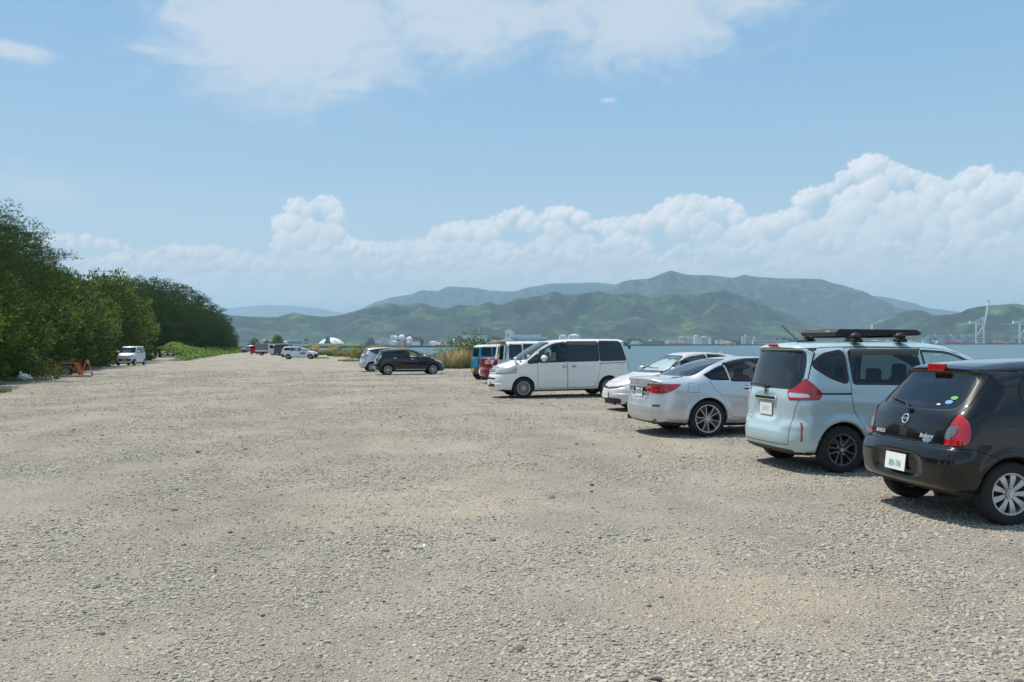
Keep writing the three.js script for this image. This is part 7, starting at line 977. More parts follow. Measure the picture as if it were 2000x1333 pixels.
{
  const K = keiBox({ name: 'parked_kei_van', label: 'white boxy van with roof spoiler beside the red car, half hidden by the people carrier', h: 1.80, paint: whitePaint, pos: placed(0.10, 32.2, -1.26, 0.70, tb), turn: tb, group: ROW, lampTop: 1.06, tint: DARKGLASS, more: { rearPlate: 0.68 } });
  part(K.car, 'roof_spoiler', rbx(0.34, 0.09, 1.1, 0.035, -1.72, 1.76, 0), std([0.24, 0.19, 0.13], 0.7)); part(K.car, 'antenna', rod(V3(-1.05, 1.80, 0.3), V3(-1.32, 1.96, 0.3), 0.012), BLACK);
  for (const s of [-1, 1]) part(K.car, 'pillar_chrome', bar(V3(-1.67, 1.1, s * 0.66), V3(-1.60, 1.64, s * 0.60), 0.03, 0.07), CHROME);
}
{
  const K = keiBox({ name: 'parked_kei_car', label: 'bright blue small car with a white roof and yellow plate', h: 1.68, paint: paint([0.012, 0.27, 0.46], 0.2, 0.35), roof: whitePaint, pos: placed(-1.25, 40.8, -1.26, 0.70, 0.3), turn: 0.3, group: ROW, tint: TINT, bumper: std([0.06, 0.06, 0.065], 0.6), lampTop: 0.98, more: { rearPlate: 0.46, plate: PLATE_YELLOW } });
  part(K.car, 'antenna', rod(V3(-0.9, 1.68, 0), V3(-1.15, 1.85, 0), 0.012), BLACK); wiper(K, [[-1.69, 1.10, 0.02], [-1.66, 1.18, 0.0], [-1.66, 1.16, -0.3]], 0.012);
}
{
  keiBox({ name: 'parked_kei_car', label: 'white small car under the trees beside the orange barricades', h: 1.65, paint: paint([0.62, 0.66, 0.70], 0.1, 0.35), pos: [-32.6, 0, -73.6], turn: -1.47, cell: 0.045, tint: TINT, more: { frontPlate: 0.50, plate: PLATE_YELLOW } });
}
{
  // red saloon: only its tail shows between the blue car and the people carrier
  const S = { ...FLAT, cell: 0.042, category: 'car', paint: paint([0.24, 0.012, 0.02], 0.3, 0.35), bowR: 0.2, bowF: 0.35, k: [0.18, 0.2, 0.3],
    profile: [[-2.05, 0.26, 1], [-2.15, 0.34], [-2.18, 0.55], [-2.13, 0.7], [-2.10, 0.95], [-2.09, 1.10, 1], [-1.8, 1.13], [-1.55, 1.14], [-1.1, 1.36], [-0.6, 1.45], [0, 1.46], [0.4, 1.40], [1.0, 1.08], [1.2, 1.0], [1.7, 0.92], [2.0, 0.78], [2.1, 0.6], [2.1, 0.35], [2.0, 0.22, 1], [0, 0.19], [-1.6, 0.22]],
    plan: boxPlan(-2.2, 2.1, 0.845), belt: [[-2.2, 1.05], [1.2, 0.98], [2.1, 0.9]], tumble: 0.4, crown: 0.08,
    wheel: { f: 1.3, r: -1.2, R: 0.3, rim: 0.19, w: 0.18, track: 1.46, arch: 0.34, style: steelWheel, mat: STEEL }, floor: [-1.3, 1.1], seats: [[-0.8, 0, 1.05], [0.2, 0.36, 1.15]], dash: [0.95, 0.86] };
  S.regions = [
    { n: 'rear_window', mat: phys([0.5, 0.55, 0.55], { transmission: 1, roughness: 0, thickness: 0 }), face: 'rear', lean: 0.15, end: mir([[0.64, 1.15, 0.06], [0.48, 1.39, 0.06]]), signed: true, frame: 0.012, shift: -0.003 },
    { n: 'windscreen', mat: GLASS, face: 'front', lean: 0.3, end: mir([[0.7, 1.04, 0.06], [0.5, 1.39, 0.06]]), signed: true, frame: 0.012 },
    { n: 'side_window', mat: GLASS, face: 'side', side: [[-1.2, 1.10, 0.05], [-0.85, 1.33, 0.1], [0.3, 1.34, 0.1], [0.9, 1.04, 0.03]], frame: 0.025, shift: -0.003 },
    { n: 'turn_signal', mat: AMBER, face: null, split: true, side: [[-1.98, 0.86], [-1.98, 0.98], [-1.88, 0.98], [-1.88, 0.86]], end: [[0.5, 0.8], [1, 0.8], [1, 1.05], [0.5, 1.05]], shift: 0.005 },
    { n: 'tail_lamp', mat: CLEARLENS, ...wrap, side: [[-2.4, 0.83], [-1.8, 0.85, 0.03], [-1.72, 1.02, 0.03], [-2.4, 1.0]], end: [[0.48, 0.84], [0.5, 1.0], [1, 1.05], [1, 0.82]] },
    { n: 'boot_lid', seam: 0.006, face: null, side: [[-2.4, 0.7], [-2.0, 0.7], [-2.02, 1.05], [-1.6, 1.12], [-1.6, 1.3], [-2.4, 1.3]], end: mir([[0.45, 0.7], [0.5, 1.0], [0.62, 1.3]]), signed: true },
    { n: 'rear_door', seam: 0.006, face: 'side', lean: 0.2, side: [[-0.85, 0.30], [-0.95, 0.65, 0.15], [-1.1, 1.06], [-0.8, 1.38], [-0.1, 1.40], [-0.05, 0.28]] },
    { n: 'front_door', seam: 0.006, face: 'side', lean: 0.2, side: [[-0.04, 0.28], [-0.09, 1.40], [0.34, 1.38], [1.0, 1.0], [0.95, 0.28]] },
  ];
  details(buildCar(S, 'parked_sedan', 'dark red car showing its tail before the white boxy van', placed(-0.24, 36.7, -1.2, 0.80, tb), tb, ROW), { rearPlate: 0.52, handles: [[-0.7, 0.9], [0.15, 0.88]], mirror: [0.85, 1.02] });
}
{
  // black hatchback further along the row
  const S = { ...FLAT, cell: 0.04, category: 'car', paint: paint([0.006, 0.0075, 0.0085], 0.2, 0.32), bowF: 0.4, bowR: 0.16, k: [0.18, 0.16, 0.36], gap: 0.006,
    profile: [[-1.82, 0.26, 1], [-1.92, 0.33], [-1.95, 0.5], [-1.92, 0.62], [-1.86, 0.75], [-1.80, 0.95], [-1.72, 1.08], [-1.60, 1.32], [-1.66, 1.37, 1], [-1.4, 1.40], [-0.8, 1.44], [-0.3, 1.445], [0.1, 1.41], [0.6, 1.25], [1.05, 1.02], [1.4, 0.92], [1.75, 0.78], [1.95, 0.60], [2.03, 0.42], [2.03, 0.26], [1.95, 0.19, 1], [0, 0.17], [-1.5, 0.2]],
    plan: [[-2, 0.74], [-1.6, 0.82], [-1.27, 0.842], [0, 0.845], [1.27, 0.83], [1.7, 0.76], [2.05, 0.64]], belt: [[-2, 1.04], [-1, 1.0], [0, 0.95], [1.1, 0.9], [2, 0.8]], tumble: 0.38, crown: 0.08,
    wheel: { f: 1.275, r: -1.275, R: 0.298, rim: 0.205, w: 0.18, track: 1.47, arch: 0.338, style: { n: 6, kind: 'pair', nuts: 4 }, mat: std([0.6, 0.6, 0.6], 0.3, 0.85), spin: 0.2 }, floor: [-1.5, 1.0], seats: [[-0.85, 0, 1.04], [0.15, 0.36, 1.14]], dash: [0.9, 0.86] };
  S.regions = [
    { n: 'rear_window', mat: TINT, face: 'rear', lean: 0.1, end: mir([[0.6, 1.07, 0.05], [0.52, 1.30, 0.05]]), signed: true, frame: 0.012 },
    { n: 'tail_lamp', mat: phys([0.55, 0.5, 0.5], { roughness: 0.12, clearcoat: 1, metalness: 0.3 }), ...wrap, side: [[-2.1, 0.70], [-1.76, 0.80, 0.02], [-1.60, 1.06, 0.04], [-1.66, 1.21, 0.04], [-2.1, 1.21]], end: [[0.66, 0.72], [0.64, 1.2], [1, 1.22], [1, 0.7]] },
    { n: 'windscreen', mat: GLASS, face: 'front', lean: 0.3, end: mir([[0.72, 0.98, 0.06], [0.5, 1.38, 0.06]]), signed: true, frame: 0.02 },
    { n: 'side_window', mat: TINT, face: 'side', side: [[-1.36, 1.10, 0.02], [-1.12, 1.27, 0.06], [-0.85, 1.33, 0.1], [-0.16, 1.37, 0.02], [-0.10, 1.0, 0.02], [-0.9, 1.03, 0.1]], frame: 0.02, shift: -0.003 },
    { n: 'side_window', mat: GLASS, face: 'side', side: [[-0.02, 0.99, 0.02], [-0.07, 1.365, 0.02], [0.15, 1.33, 0.1], [0.5, 1.19, 0.08], [0.86, 0.97, 0.02]], frame: 0.02, shift: -0.003 },
    { n: 'head_lamp', mat: HEADLENS, ...wrap, side: [[1.36, 0.80, 0.02], [1.40, 0.905, 0.04], [1.8, 0.76], [2.2, 0.6], [2.2, 0.5], [1.8, 0.62, 0.05]], end: [[0.40, 0.6], [0.42, 0.72], [1, 0.98], [1, 0.5]] },
    { n: 'grille', mat: BLACK, face: 'front', lean: 0.1, end: mir([[0.42, 0.24, 0.04], [0.5, 0.40, 0.04]]), signed: true, shift: -0.006 },
    { n: 'tailgate', seam: 0.006, face: 'rear', lean: 0.1, end: mir([[0.56, 0.66, 0.04], [0.63, 1.0], [0.6, 1.36]]), signed: true },
    { n: 'rear_door', seam: 0.006, face: 'side', lean: 0.2, side: [[-0.86, 0.30, 0.1], [-1.0, 0.66, 0.15], [-1.18, 1.0, 0.1], [-0.9, 1.37, 0.1], [-0.09, 1.41, 0.02], [-0.05, 0.28]] },
    { n: 'front_door', seam: 0.006, face: 'side', lean: 0.2, side: [[-0.04, 0.28], [-0.08, 1.41, 0.02], [0.2, 1.38, 0.1], [0.98, 0.94, 0.03], [0.95, 0.28]] },
  ];
  const K = details(buildCar(S, 'parked_hatchback', 'black hatchback seen side on before the dry grass clump', placed(-6.89, 47.7, -1.275, 0.82, 0.28), 0.28, ROW), { rearPlate: 0.82, handles: [[-0.88, 0.93], [0.1, 0.88]], handleMat: CHROME, mirror: [0.76, 1.02, 1], mirrorMat: CHROME });
  for (const s of [-1, 1]) { part(K.car, 'sill_strip', bar(V3(-0.85, 0.30, K.surfSide(-0.85, 0.30, s) + s * 0.01), V3(0.85, 0.30, K.surfSide(0.85, 0.30, s) + s * 0.01), 0.02, 0.035), STEEL); part(K.car, 'brake_lens', rbx(0.02, 0.14, 0.06, 0.01, -1.77, 0.98, s * 0.70), REDLENS); }
}
{
  // silver hatchback behind it
  const S = { ...FLAT, cell: 0.045, category: 'car', paint: paint([0.58, 0.60, 0.63], 0.5, 0.34), bowF: 0.4, bowR: 0.2, k: [0.18, 0.2, 0.36],
    profile: [[-1.88, 0.26, 1], [-1.97, 0.33], [-2.0, 0.5], [-1.95, 0.64], [-1.88, 0.8], [-1.84, 1.02], [-1.74, 1.14], [-1.56, 1.42], [-1.62, 1.46, 1], [-1.3, 1.49], [-0.6, 1.52], [0.1, 1.48], [0.6, 1.32], [1.1, 1.05], [1.5, 0.94], [1.9, 0.76], [2.08, 0.56], [2.1, 0.32], [2.0, 0.2, 1], [0, 0.18], [-1.5, 0.2]],
    plan: [[-2, 0.74], [-1.6, 0.82], [-1.3, 0.842], [0, 0.845], [1.3, 0.83], [2.1, 0.66]], belt: [[-2, 1.10], [-1, 1.06], [0, 0.98], [1.1, 0.92], [2, 0.8]], tumble: 0.36, crown: 0.08,
    wheel: { f: 1.3, r: -1.3, R: 0.3, rim: 0.19, w: 0.18, track: 1.47, arch: 0.34, style: steelWheel, mat: STEEL }, floor: [-1.5, 1.0], seats: [[-0.85, 0, 1.1], [0.15, 0.36, 1.2]], dash: [0.9, 0.9] };
  S.regions = [
    { n: 'rear_window', mat: DARKGLASS, face: 'rear', lean: 0.1, end: mir([[0.6, 1.14, 0.05], [0.52, 1.40, 0.05]]), signed: true, frame: 0.012 },
    { n: 'tail_lamp', mat: REDLENS, ...wrap, side: [[-2.2, 0.90], [-1.72, 0.98, 0.02], [-1.48, 1.04, 0.01], [-1.66, 1.10, 0.02], [-1.78, 1.24, 0.02], [-2.2, 1.16]], end: [[0.5, 0.92], [0.6, 1.04], [0.66, 1.25], [1, 1.25], [1, 0.9]] },
    { n: 'windscreen', mat: GLASS, face: 'front', lean: 0.3, end: mir([[0.72, 1.02, 0.06], [0.5, 1.44, 0.06]]), signed: true, frame: 0.02 },
    { n: 'side_window', mat: DARKGLASS, face: 'side', side: [[-1.42, 1.32, 0.02], [-1.0, 1.40, 0.05], [-0.14, 1.43, 0.02], [-0.1, 1.04, 0.02], [-1.0, 1.10, 0.1]], frame: 0.03, shift: -0.003 },
    { n: 'side_window', mat: GLASS, face: 'side', side: [[-0.02, 1.03, 0.02], [-0.07, 1.43, 0.02], [0.15, 1.39, 0.1], [0.5, 1.25, 0.08], [0.9, 1.0, 0.02]], frame: 0.03, shift: -0.003 },
    { n: 'head_lamp', mat: HEADLENS, ...wrap, side: [[1.5, 0.8], [1.55, 0.93], [2.2, 0.75], [2.2, 0.6]], end: [[0.45, 0.62], [0.48, 0.76], [1, 0.98], [1, 0.6]] },
    { n: 'tailgate', seam: 0.007, face: 'rear', lean: 0.1, end: mir([[0.56, 0.66, 0.04], [0.63, 1.0], [0.6, 1.44]]), signed: true },
    { n: 'rear_door', seam: 0.007, face: 'side', lean: 0.2, side: [[-0.86, 0.30, 0.1], [-1.0, 0.66, 0.15], [-1.18, 1.1, 0.1], [-0.9, 1.44, 0.1], [-0.09, 1.47, 0.02], [-0.05, 0.28]] },
  ];
  details(buildCar(S, 'parked_hatchback', 'silver hatchback half hidden behind the side-on black hatchback', placed(-8.75, 53.6, -1.3, 0.82, 0.28), 0.28, ROW), { rearPlate: 0.78, handles: [[-0.8, 0.96], [0.1, 0.94]], mirror: [0.8, 1.06] });
}
{
  // white estate car with dark bumpers
  const S = { ...FLAT, cell: 0.055, category: 'car', paint: paint([0.78, 0.79, 0.79], 0, 0.3), bowF: 0.36, bowR: 0.14, k: [0.16, 0.16, 0.3], edge: 0.03,
    profile: [[-2.05, 0.26, 1], [-2.17, 0.34], [-2.2, 0.5], [-2.15, 0.7], [-2.1, 1.0], [-1.98, 1.18], [-1.82, 1.44], [-1.80, 1.48, 1], [-1.0, 1.50], [-0.2, 1.50], [0.3, 1.44], [0.8, 1.22], [1.15, 1.03], [1.6, 0.93], [1.95, 0.8], [2.12, 0.62], [2.15, 0.35], [2.05, 0.22, 1], [0, 0.2], [-1.6, 0.22]],
    plan: boxPlan(-2.2, 2.15, 0.845), belt: [[-2.2, 1.05], [0, 0.98], [1.2, 0.94], [2.1, 0.85]], tumble: 0.32, crown: 0.06,
    wheel: { f: 1.3, r: -1.3, R: 0.29, rim: 0.178, w: 0.175, track: 1.46, arch: 0.335, style: steelWheel, mat: std([0.5, 0.5, 0.5], 0.45, 0.6) }, floor: [-1.8, 1.0], seats: [[-0.8, 0, 1.05], [0.2, 0.36, 1.16]], dash: [0.95, 0.88] };
  S.regions = [
    { n: 'rear_window', mat: TINT, face: 'rear', lean: 0.1, end: mir([[0.6, 1.08, 0.05], [0.52, 1.40, 0.05]]), signed: true, frame: 0.015 },
    { n: 'tail_lamp', mat: REDLENS, ...wrap, side: [[-2.4, 0.86], [-2.0, 0.86], [-1.86, 1.02], [-2.4, 1.02]], end: [[0.5, 0.84], [0.55, 1.02], [1, 1.03], [1, 0.84]] },
    { n: 'windscreen', mat: GLASS, face: 'front', lean: 0.3, end: mir([[0.72, 1.0, 0.06], [0.5, 1.42, 0.06]]), signed: true, frame: 0.02 },
    { n: 'quarter_window', mat: TINT, face: 'side', side: [[-1.85, 1.09, 0.02], [-1.66, 1.39, 0.04], [-1.10, 1.40, 0.02], [-1.10, 1.05, 0.02]], frame: 0.025, shift: -0.003 },
    { n: 'side_window', mat: GLASS, face: 'side', side: [[-1.0, 1.04, 0.02], [-1.0, 1.40, 0.02], [-0.20, 1.41, 0.02], [-0.14, 1.02, 0.02]], frame: 0.025, shift: -0.003 },
    { n: 'side_window', mat: GLASS, face: 'side', side: [[-0.04, 1.015, 0.02], [-0.10, 1.41, 0.02], [0.28, 1.37, 0.06], [0.88, 1.0, 0.02]], frame: 0.025, shift: -0.003 },
    { n: 'head_lamp', mat: HEADLENS, ...wrap, side: [[1.66, 0.76], [1.7, 0.90], [2.3, 0.8], [2.3, 0.66]], end: [[0.45, 0.64], [0.48, 0.78], [1, 0.98], [1, 0.6]] },
    { n: 'rear_bumper', mat: std([0.03, 0.03, 0.032], 0.7), face: null, side: [[-2.4, 0.1], [-2.4, 0.62], [-1.75, 0.60], [-1.70, 0.1]], shift: 0.004 },
    { n: 'front_bumper', mat: std([0.03, 0.03, 0.032], 0.7), face: null, side: [[1.72, 0.1], [1.70, 0.52], [1.9, 0.62], [2.4, 0.64], [2.4, 0.1]], shift: 0.004 },
    { n: 'rear_door', seam: 0.008, face: 'side', lean: 0.2, side: [[-0.86, 0.30, 0.1], [-1.05, 0.66, 0.15], [-1.06, 1.45, 0.02], [-0.12, 1.46, 0.02], [-0.09, 0.28]] },
    { n: 'front_door', seam: 0.008, face: 'side', lean: 0.2, side: [[-0.08, 0.28], [-0.11, 1.46, 0.02], [0.32, 1.42, 0.06], [1.0, 0.97], [0.96, 0.28]] },
  ];
  const K = details(buildCar(S, 'parked_estate_car', 'white estate car with black bumpers and a blue door sign', placed(-26.6, 102, -1.3, 0.82, 0.12), 0.12), { handles: [[-0.95, 0.92], [0.05, 0.9]], handleMat: BLACK, mirror: [0.82, 1.04, 1], mirrorMat: BLACK });
  for (const s of [-1, 1]) { const m = part(K.car, 'door_sign', new THREE.PlaneGeometry(0.62, 0.24), std('#ffffff', 0.5, 0, { map: canvasTex(256, 96, (x, w, h) => { x.fillStyle = '#2a4fa0'; x.fillRect(0, 0, w, h); x.fillStyle = '#b9c8e8'; x.globalAlpha = 0.5; for (let k = 0; k < 7; k++) x.fillRect(24 + k * 30, 26, 20, 20); x.fillRect(24, 58, 208, 12); }) })); K.onSide(m, 0.45, 0.70, s, 0.004); }
}
{
  // dark grey one-box van
  const S = { ...FLAT, cell: 0.06, category: 'van', paint: paint([0.085, 0.11, 0.135], 0.3, 0.35), edge: 0.03,
    profile: [[-1.75, 0.28, 1], [-1.84, 0.4], [-1.85, 0.8], [-1.82, 1.2], [-1.74, 1.82], [-1.68, 1.88, 1], [-0.8, 1.91], [0.5, 1.88], [0.95, 1.78], [1.3, 1.40], [1.55, 1.12], [1.78, 1.0], [1.9, 0.75], [1.9, 0.4], [1.8, 0.24, 1], [0, 0.22], [-1.4, 0.24]],
    plan: boxPlan(-1.85, 1.9, 0.80), belt: [[-1.9, 1.15], [1.9, 1.08]], tumble: 0.17,
    wheel: { f: 1.2, r: -1.2, R: 0.30, rim: 0.19, w: 0.17, track: 1.4, arch: 0.345, style: { n: 8, kind: 'petal' }, mat: STEEL }, floor: [-1.5, 1.2], seats: [[0.2, 0.34, 1.3]], dash: [1.1, 1.0] };
  S.regions = [
    { n: 'rear_window', mat: DARKGLASS, face: 'rear', lean: 0.1, end: mir([[0.58, 1.18, 0.05], [0.54, 1.74, 0.05]]), signed: true, frame: 0.015 },
    { n: 'windscreen', mat: GLASS, face: 'front', lean: 0.3, end: mir([[0.66, 1.12, 0.06], [0.58, 1.76, 0.06]]), signed: true, frame: 0.02 },
    { n: 'side_window', mat: DARKGLASS, face: 'side', side: [[-1.62, 1.18, 0.06], [-1.56, 1.72, 0.06], [0.05, 1.74, 0.03], [0.05, 1.16, 0.03]], frame: 0.03, shift: -0.003 },
    { n: 'side_window', mat: GLASS, face: 'side', side: [[0.15, 1.15, 0.03], [0.15, 1.72, 0.03], [0.8, 1.64, 0.06], [1.15, 1.12, 0.03]], frame: 0.03, shift: -0.003 },
    { n: 'tail_lamp', mat: REDLENS, ...wrap, side: [[-2, 0.85], [-1.75, 0.85], [-1.72, 1.15], [-2, 1.15]], end: [[0.62, 0.85], [1, 0.85], [1, 1.15], [0.6, 1.15]] },
    { n: 'head_lamp', mat: HEADLENS, ...wrap, side: [[1.55, 0.78], [1.6, 0.98], [2, 0.9], [2, 0.75]], end: [[0.45, 0.75], [0.45, 0.92], [1, 1], [1, 0.75]] },
    { n: 'sliding_door', seam: 0.01, face: 'side', lean: 0.2, side: [[-0.85, 0.32, 0.1], [-0.9, 1.80], [0.09, 1.80], [0.09, 0.32]] },
  ];
  details(buildCar(S, 'parked_van', 'dark grey blue one-box van between the canvas truck and the white estate car', placed(-37.4, 137, -1.2, 0.78, 0.1), 0.1), { mirror: [1.0, 1.2] });
}
{
  // silver SUV and red hatchback at the far end
  const S = { ...FLAT, cell: 0.07, category: 'car', paint: paint([0.5, 0.53, 0.57], 0.4, 0.36), edge: 0.035, bowF: 0.3, bowR: 0.14,
    profile: [[-2.0, 0.32, 1], [-2.12, 0.45], [-2.12, 0.75], [-2.05, 1.05], [-1.8, 1.5], [-1.75, 1.57, 1], [-0.8, 1.62], [0, 1.60], [0.4, 1.50], [0.95, 1.15], [1.3, 1.08], [1.8, 1.0], [2.05, 0.85], [2.12, 0.6], [2.1, 0.35], [2.0, 0.28, 1], [0, 0.26], [-1.6, 0.28]],
    plan: boxPlan(-2.1, 2.1, 0.87), belt: [[-2.1, 1.15], [1.2, 1.05], [2.1, 0.98]], tumble: 0.3,
    wheel: { f: 1.28, r: -1.28, R: 0.34, rim: 0.22, w: 0.2, track: 1.5, arch: 0.385, style: { n: 5, kind: 'pair' }, mat: STEEL }, floor: [-1.7, 1.0], seats: [[-0.8, 0, 1.2], [0.2, 0.37, 1.28]], dash: [0.9, 1.0] };
  S.regions = [
    { n: 'windscreen', mat: GLASS, face: 'front', lean: 0.3, end: mir([[0.7, 1.12, 0.06], [0.52, 1.5, 0.06]]), signed: true, frame: 0.02 },
    { n: 'rear_window', mat: DARKGLASS, face: 'rear', lean: 0.1, end: mir([[0.6, 1.16, 0.05], [0.52, 1.46, 0.05]]), signed: true, frame: 0.02 },
    { n: 'side_window', mat: DARKGLASS, face: 'side', side: [[-1.65, 1.22, 0.03], [-1.45, 1.47, 0.05], [-0.1, 1.50, 0.03], [-0.1, 1.14, 0.03]], frame: 0.03, shift: -0.003 },
    { n: 'side_window', mat: GLASS, face: 'side', side: [[0, 1.14, 0.03], [0, 1.5, 0.03], [0.25, 1.44, 0.05], [0.75, 1.12, 0.03]], frame: 0.03, shift: -0.003 },
    { n: 'tail_lamp', mat: REDLENS, ...wrap, side: [[-2.3, 0.95], [-1.95, 0.95], [-1.85, 1.12], [-2.3, 1.12]], end: [[0.5, 0.94], [0.55, 1.12], [1, 1.13], [1, 0.94]] },
    { n: 'head_lamp', mat: HEADLENS, ...wrap, side: [[1.75, 0.82], [1.8, 0.98], [2.3, 0.9], [2.3, 0.78]], end: [[0.45, 0.78], [0.48, 0.9], [1, 1.0], [1, 0.78]] },
    { n: 'wheel_cladding', mat: std([0.05, 0.05, 0.052], 0.7), face: null, side: [[-2.3, 0.1], [-2.3, 0.5], [2.3, 0.5], [2.3, 0.1]], shift: 0.003 },
  ];
  const p = at(488, 690, 195); details(buildCar(S, 'parked_suv', 'silver sport utility car at the far left end of the lot', [p.x, 0, -195], Math.PI - 0.05), { mirror: [0.72, 1.18] });
  const q = at(505, 690, 160); keiBox({ name: 'parked_kei_car', label: 'red small car beyond the truck with grey canvas', h: 1.62, paint: paint([0.5, 0.01, 0.015], 0.1, 0.35), pos: [q.x, 0, -160], turn: 1.2, cell: 0.06, more: {} });
}
{
  // light truck with a grey canvas hood, facing the water
  const p = at(500, 690, 143), t = thing('canvas_truck', 'light truck with a grey canvas load cover beside the dark van', 'truck', [p.x + 1.75, 0, -143], 0.08);
  const canvas = std([0.21, 0.22, 0.24], 0.85), white = paint([0.7, 0.7, 0.7], 0, 0.35);
  part(t, 'canvas_cover', (() => { const g = new RoundedBoxGeometry(2.05, 1.05, 1.42, 3, 0.07).translate(-0.68, 1.42, 0), q = g.attributes.position; for (let i = 0; i < q.count; i++) q.setZ(i, q.getZ(i) * (1 - 0.015 * Math.cos(q.getX(i) * 9))); g.computeVertexNormals(); return g; })(), canvas);
  for (const s of [-1, 1]) part(t, 'side_board', bx(2.05, 0.26, 0.03, -0.68, 0.76, s * 0.715), white);
  part(t, 'tail_board', bx(0.03, 0.26, 1.4, -1.72, 0.76, 0), white); part(t, 'load_bed', bx(2.06, 0.06, 1.42, -0.68, 0.62, 0), STEEL); part(t, 'chassis', bx(3.1, 0.14, 0.75, -0.1, 0.50, 0), UNDER);
  const cab = part(t, 'cab', (() => { const sh = new THREE.Shape([[0.40, 0.32], [0.40, 1.78], [0.55, 1.86], [1.12, 1.83], [1.28, 1.72], [1.62, 1.08], [1.66, 0.9], [1.66, 0.34]].map((v) => new THREE.Vector2(...v))); return new THREE.ExtrudeGeometry(sh, { depth: 1.34, bevelEnabled: true, bevelSize: 0.03, bevelThickness: 0.03, bevelSegments: 2 }).translate(0, 0, -0.67); })(), white);
  for (const s of [-1, 1]) { const wsh = new THREE.Shape([[0.62, 1.16], [0.62, 1.68], [1.1, 1.68], [1.42, 1.14]].map((v) => new THREE.Vector2(...v))); part(t, 'side_window', new THREE.ShapeGeometry(wsh).translate(0, 0, 0.707).rotateY(s > 0 ? 0 : 0).scale(1, 1, s), std([0.02, 0.022, 0.024], 0.08, 0, { side: THREE.DoubleSide })); part(t, 'tail_lamp', rbx(0.04, 0.09, 0.22, 0.015, -1.74, 0.56, s * 0.55), REDLENS); part(t, 'mud_guard', bx(0.02, 0.25, 0.2, -1.25, 0.42, s * 0.58), BLACK); }
  part(t, 'windscreen', new THREE.PlaneGeometry(1.2, 0.62).rotateY(Math.PI / 2).rotateZ(0.48).translate(1.475, 1.415, 0), std([0.03, 0.035, 0.038], 0.06));
  for (const x of [-0.85, 1.05]) for (const s of [-1, 1]) addWheel(t, x, 0.27, s * 0.62, { R: 0.275, rim: 0.17, w: 0.15, style: steelWheel, mat: STEEL });
}
console.log('all vehicles');
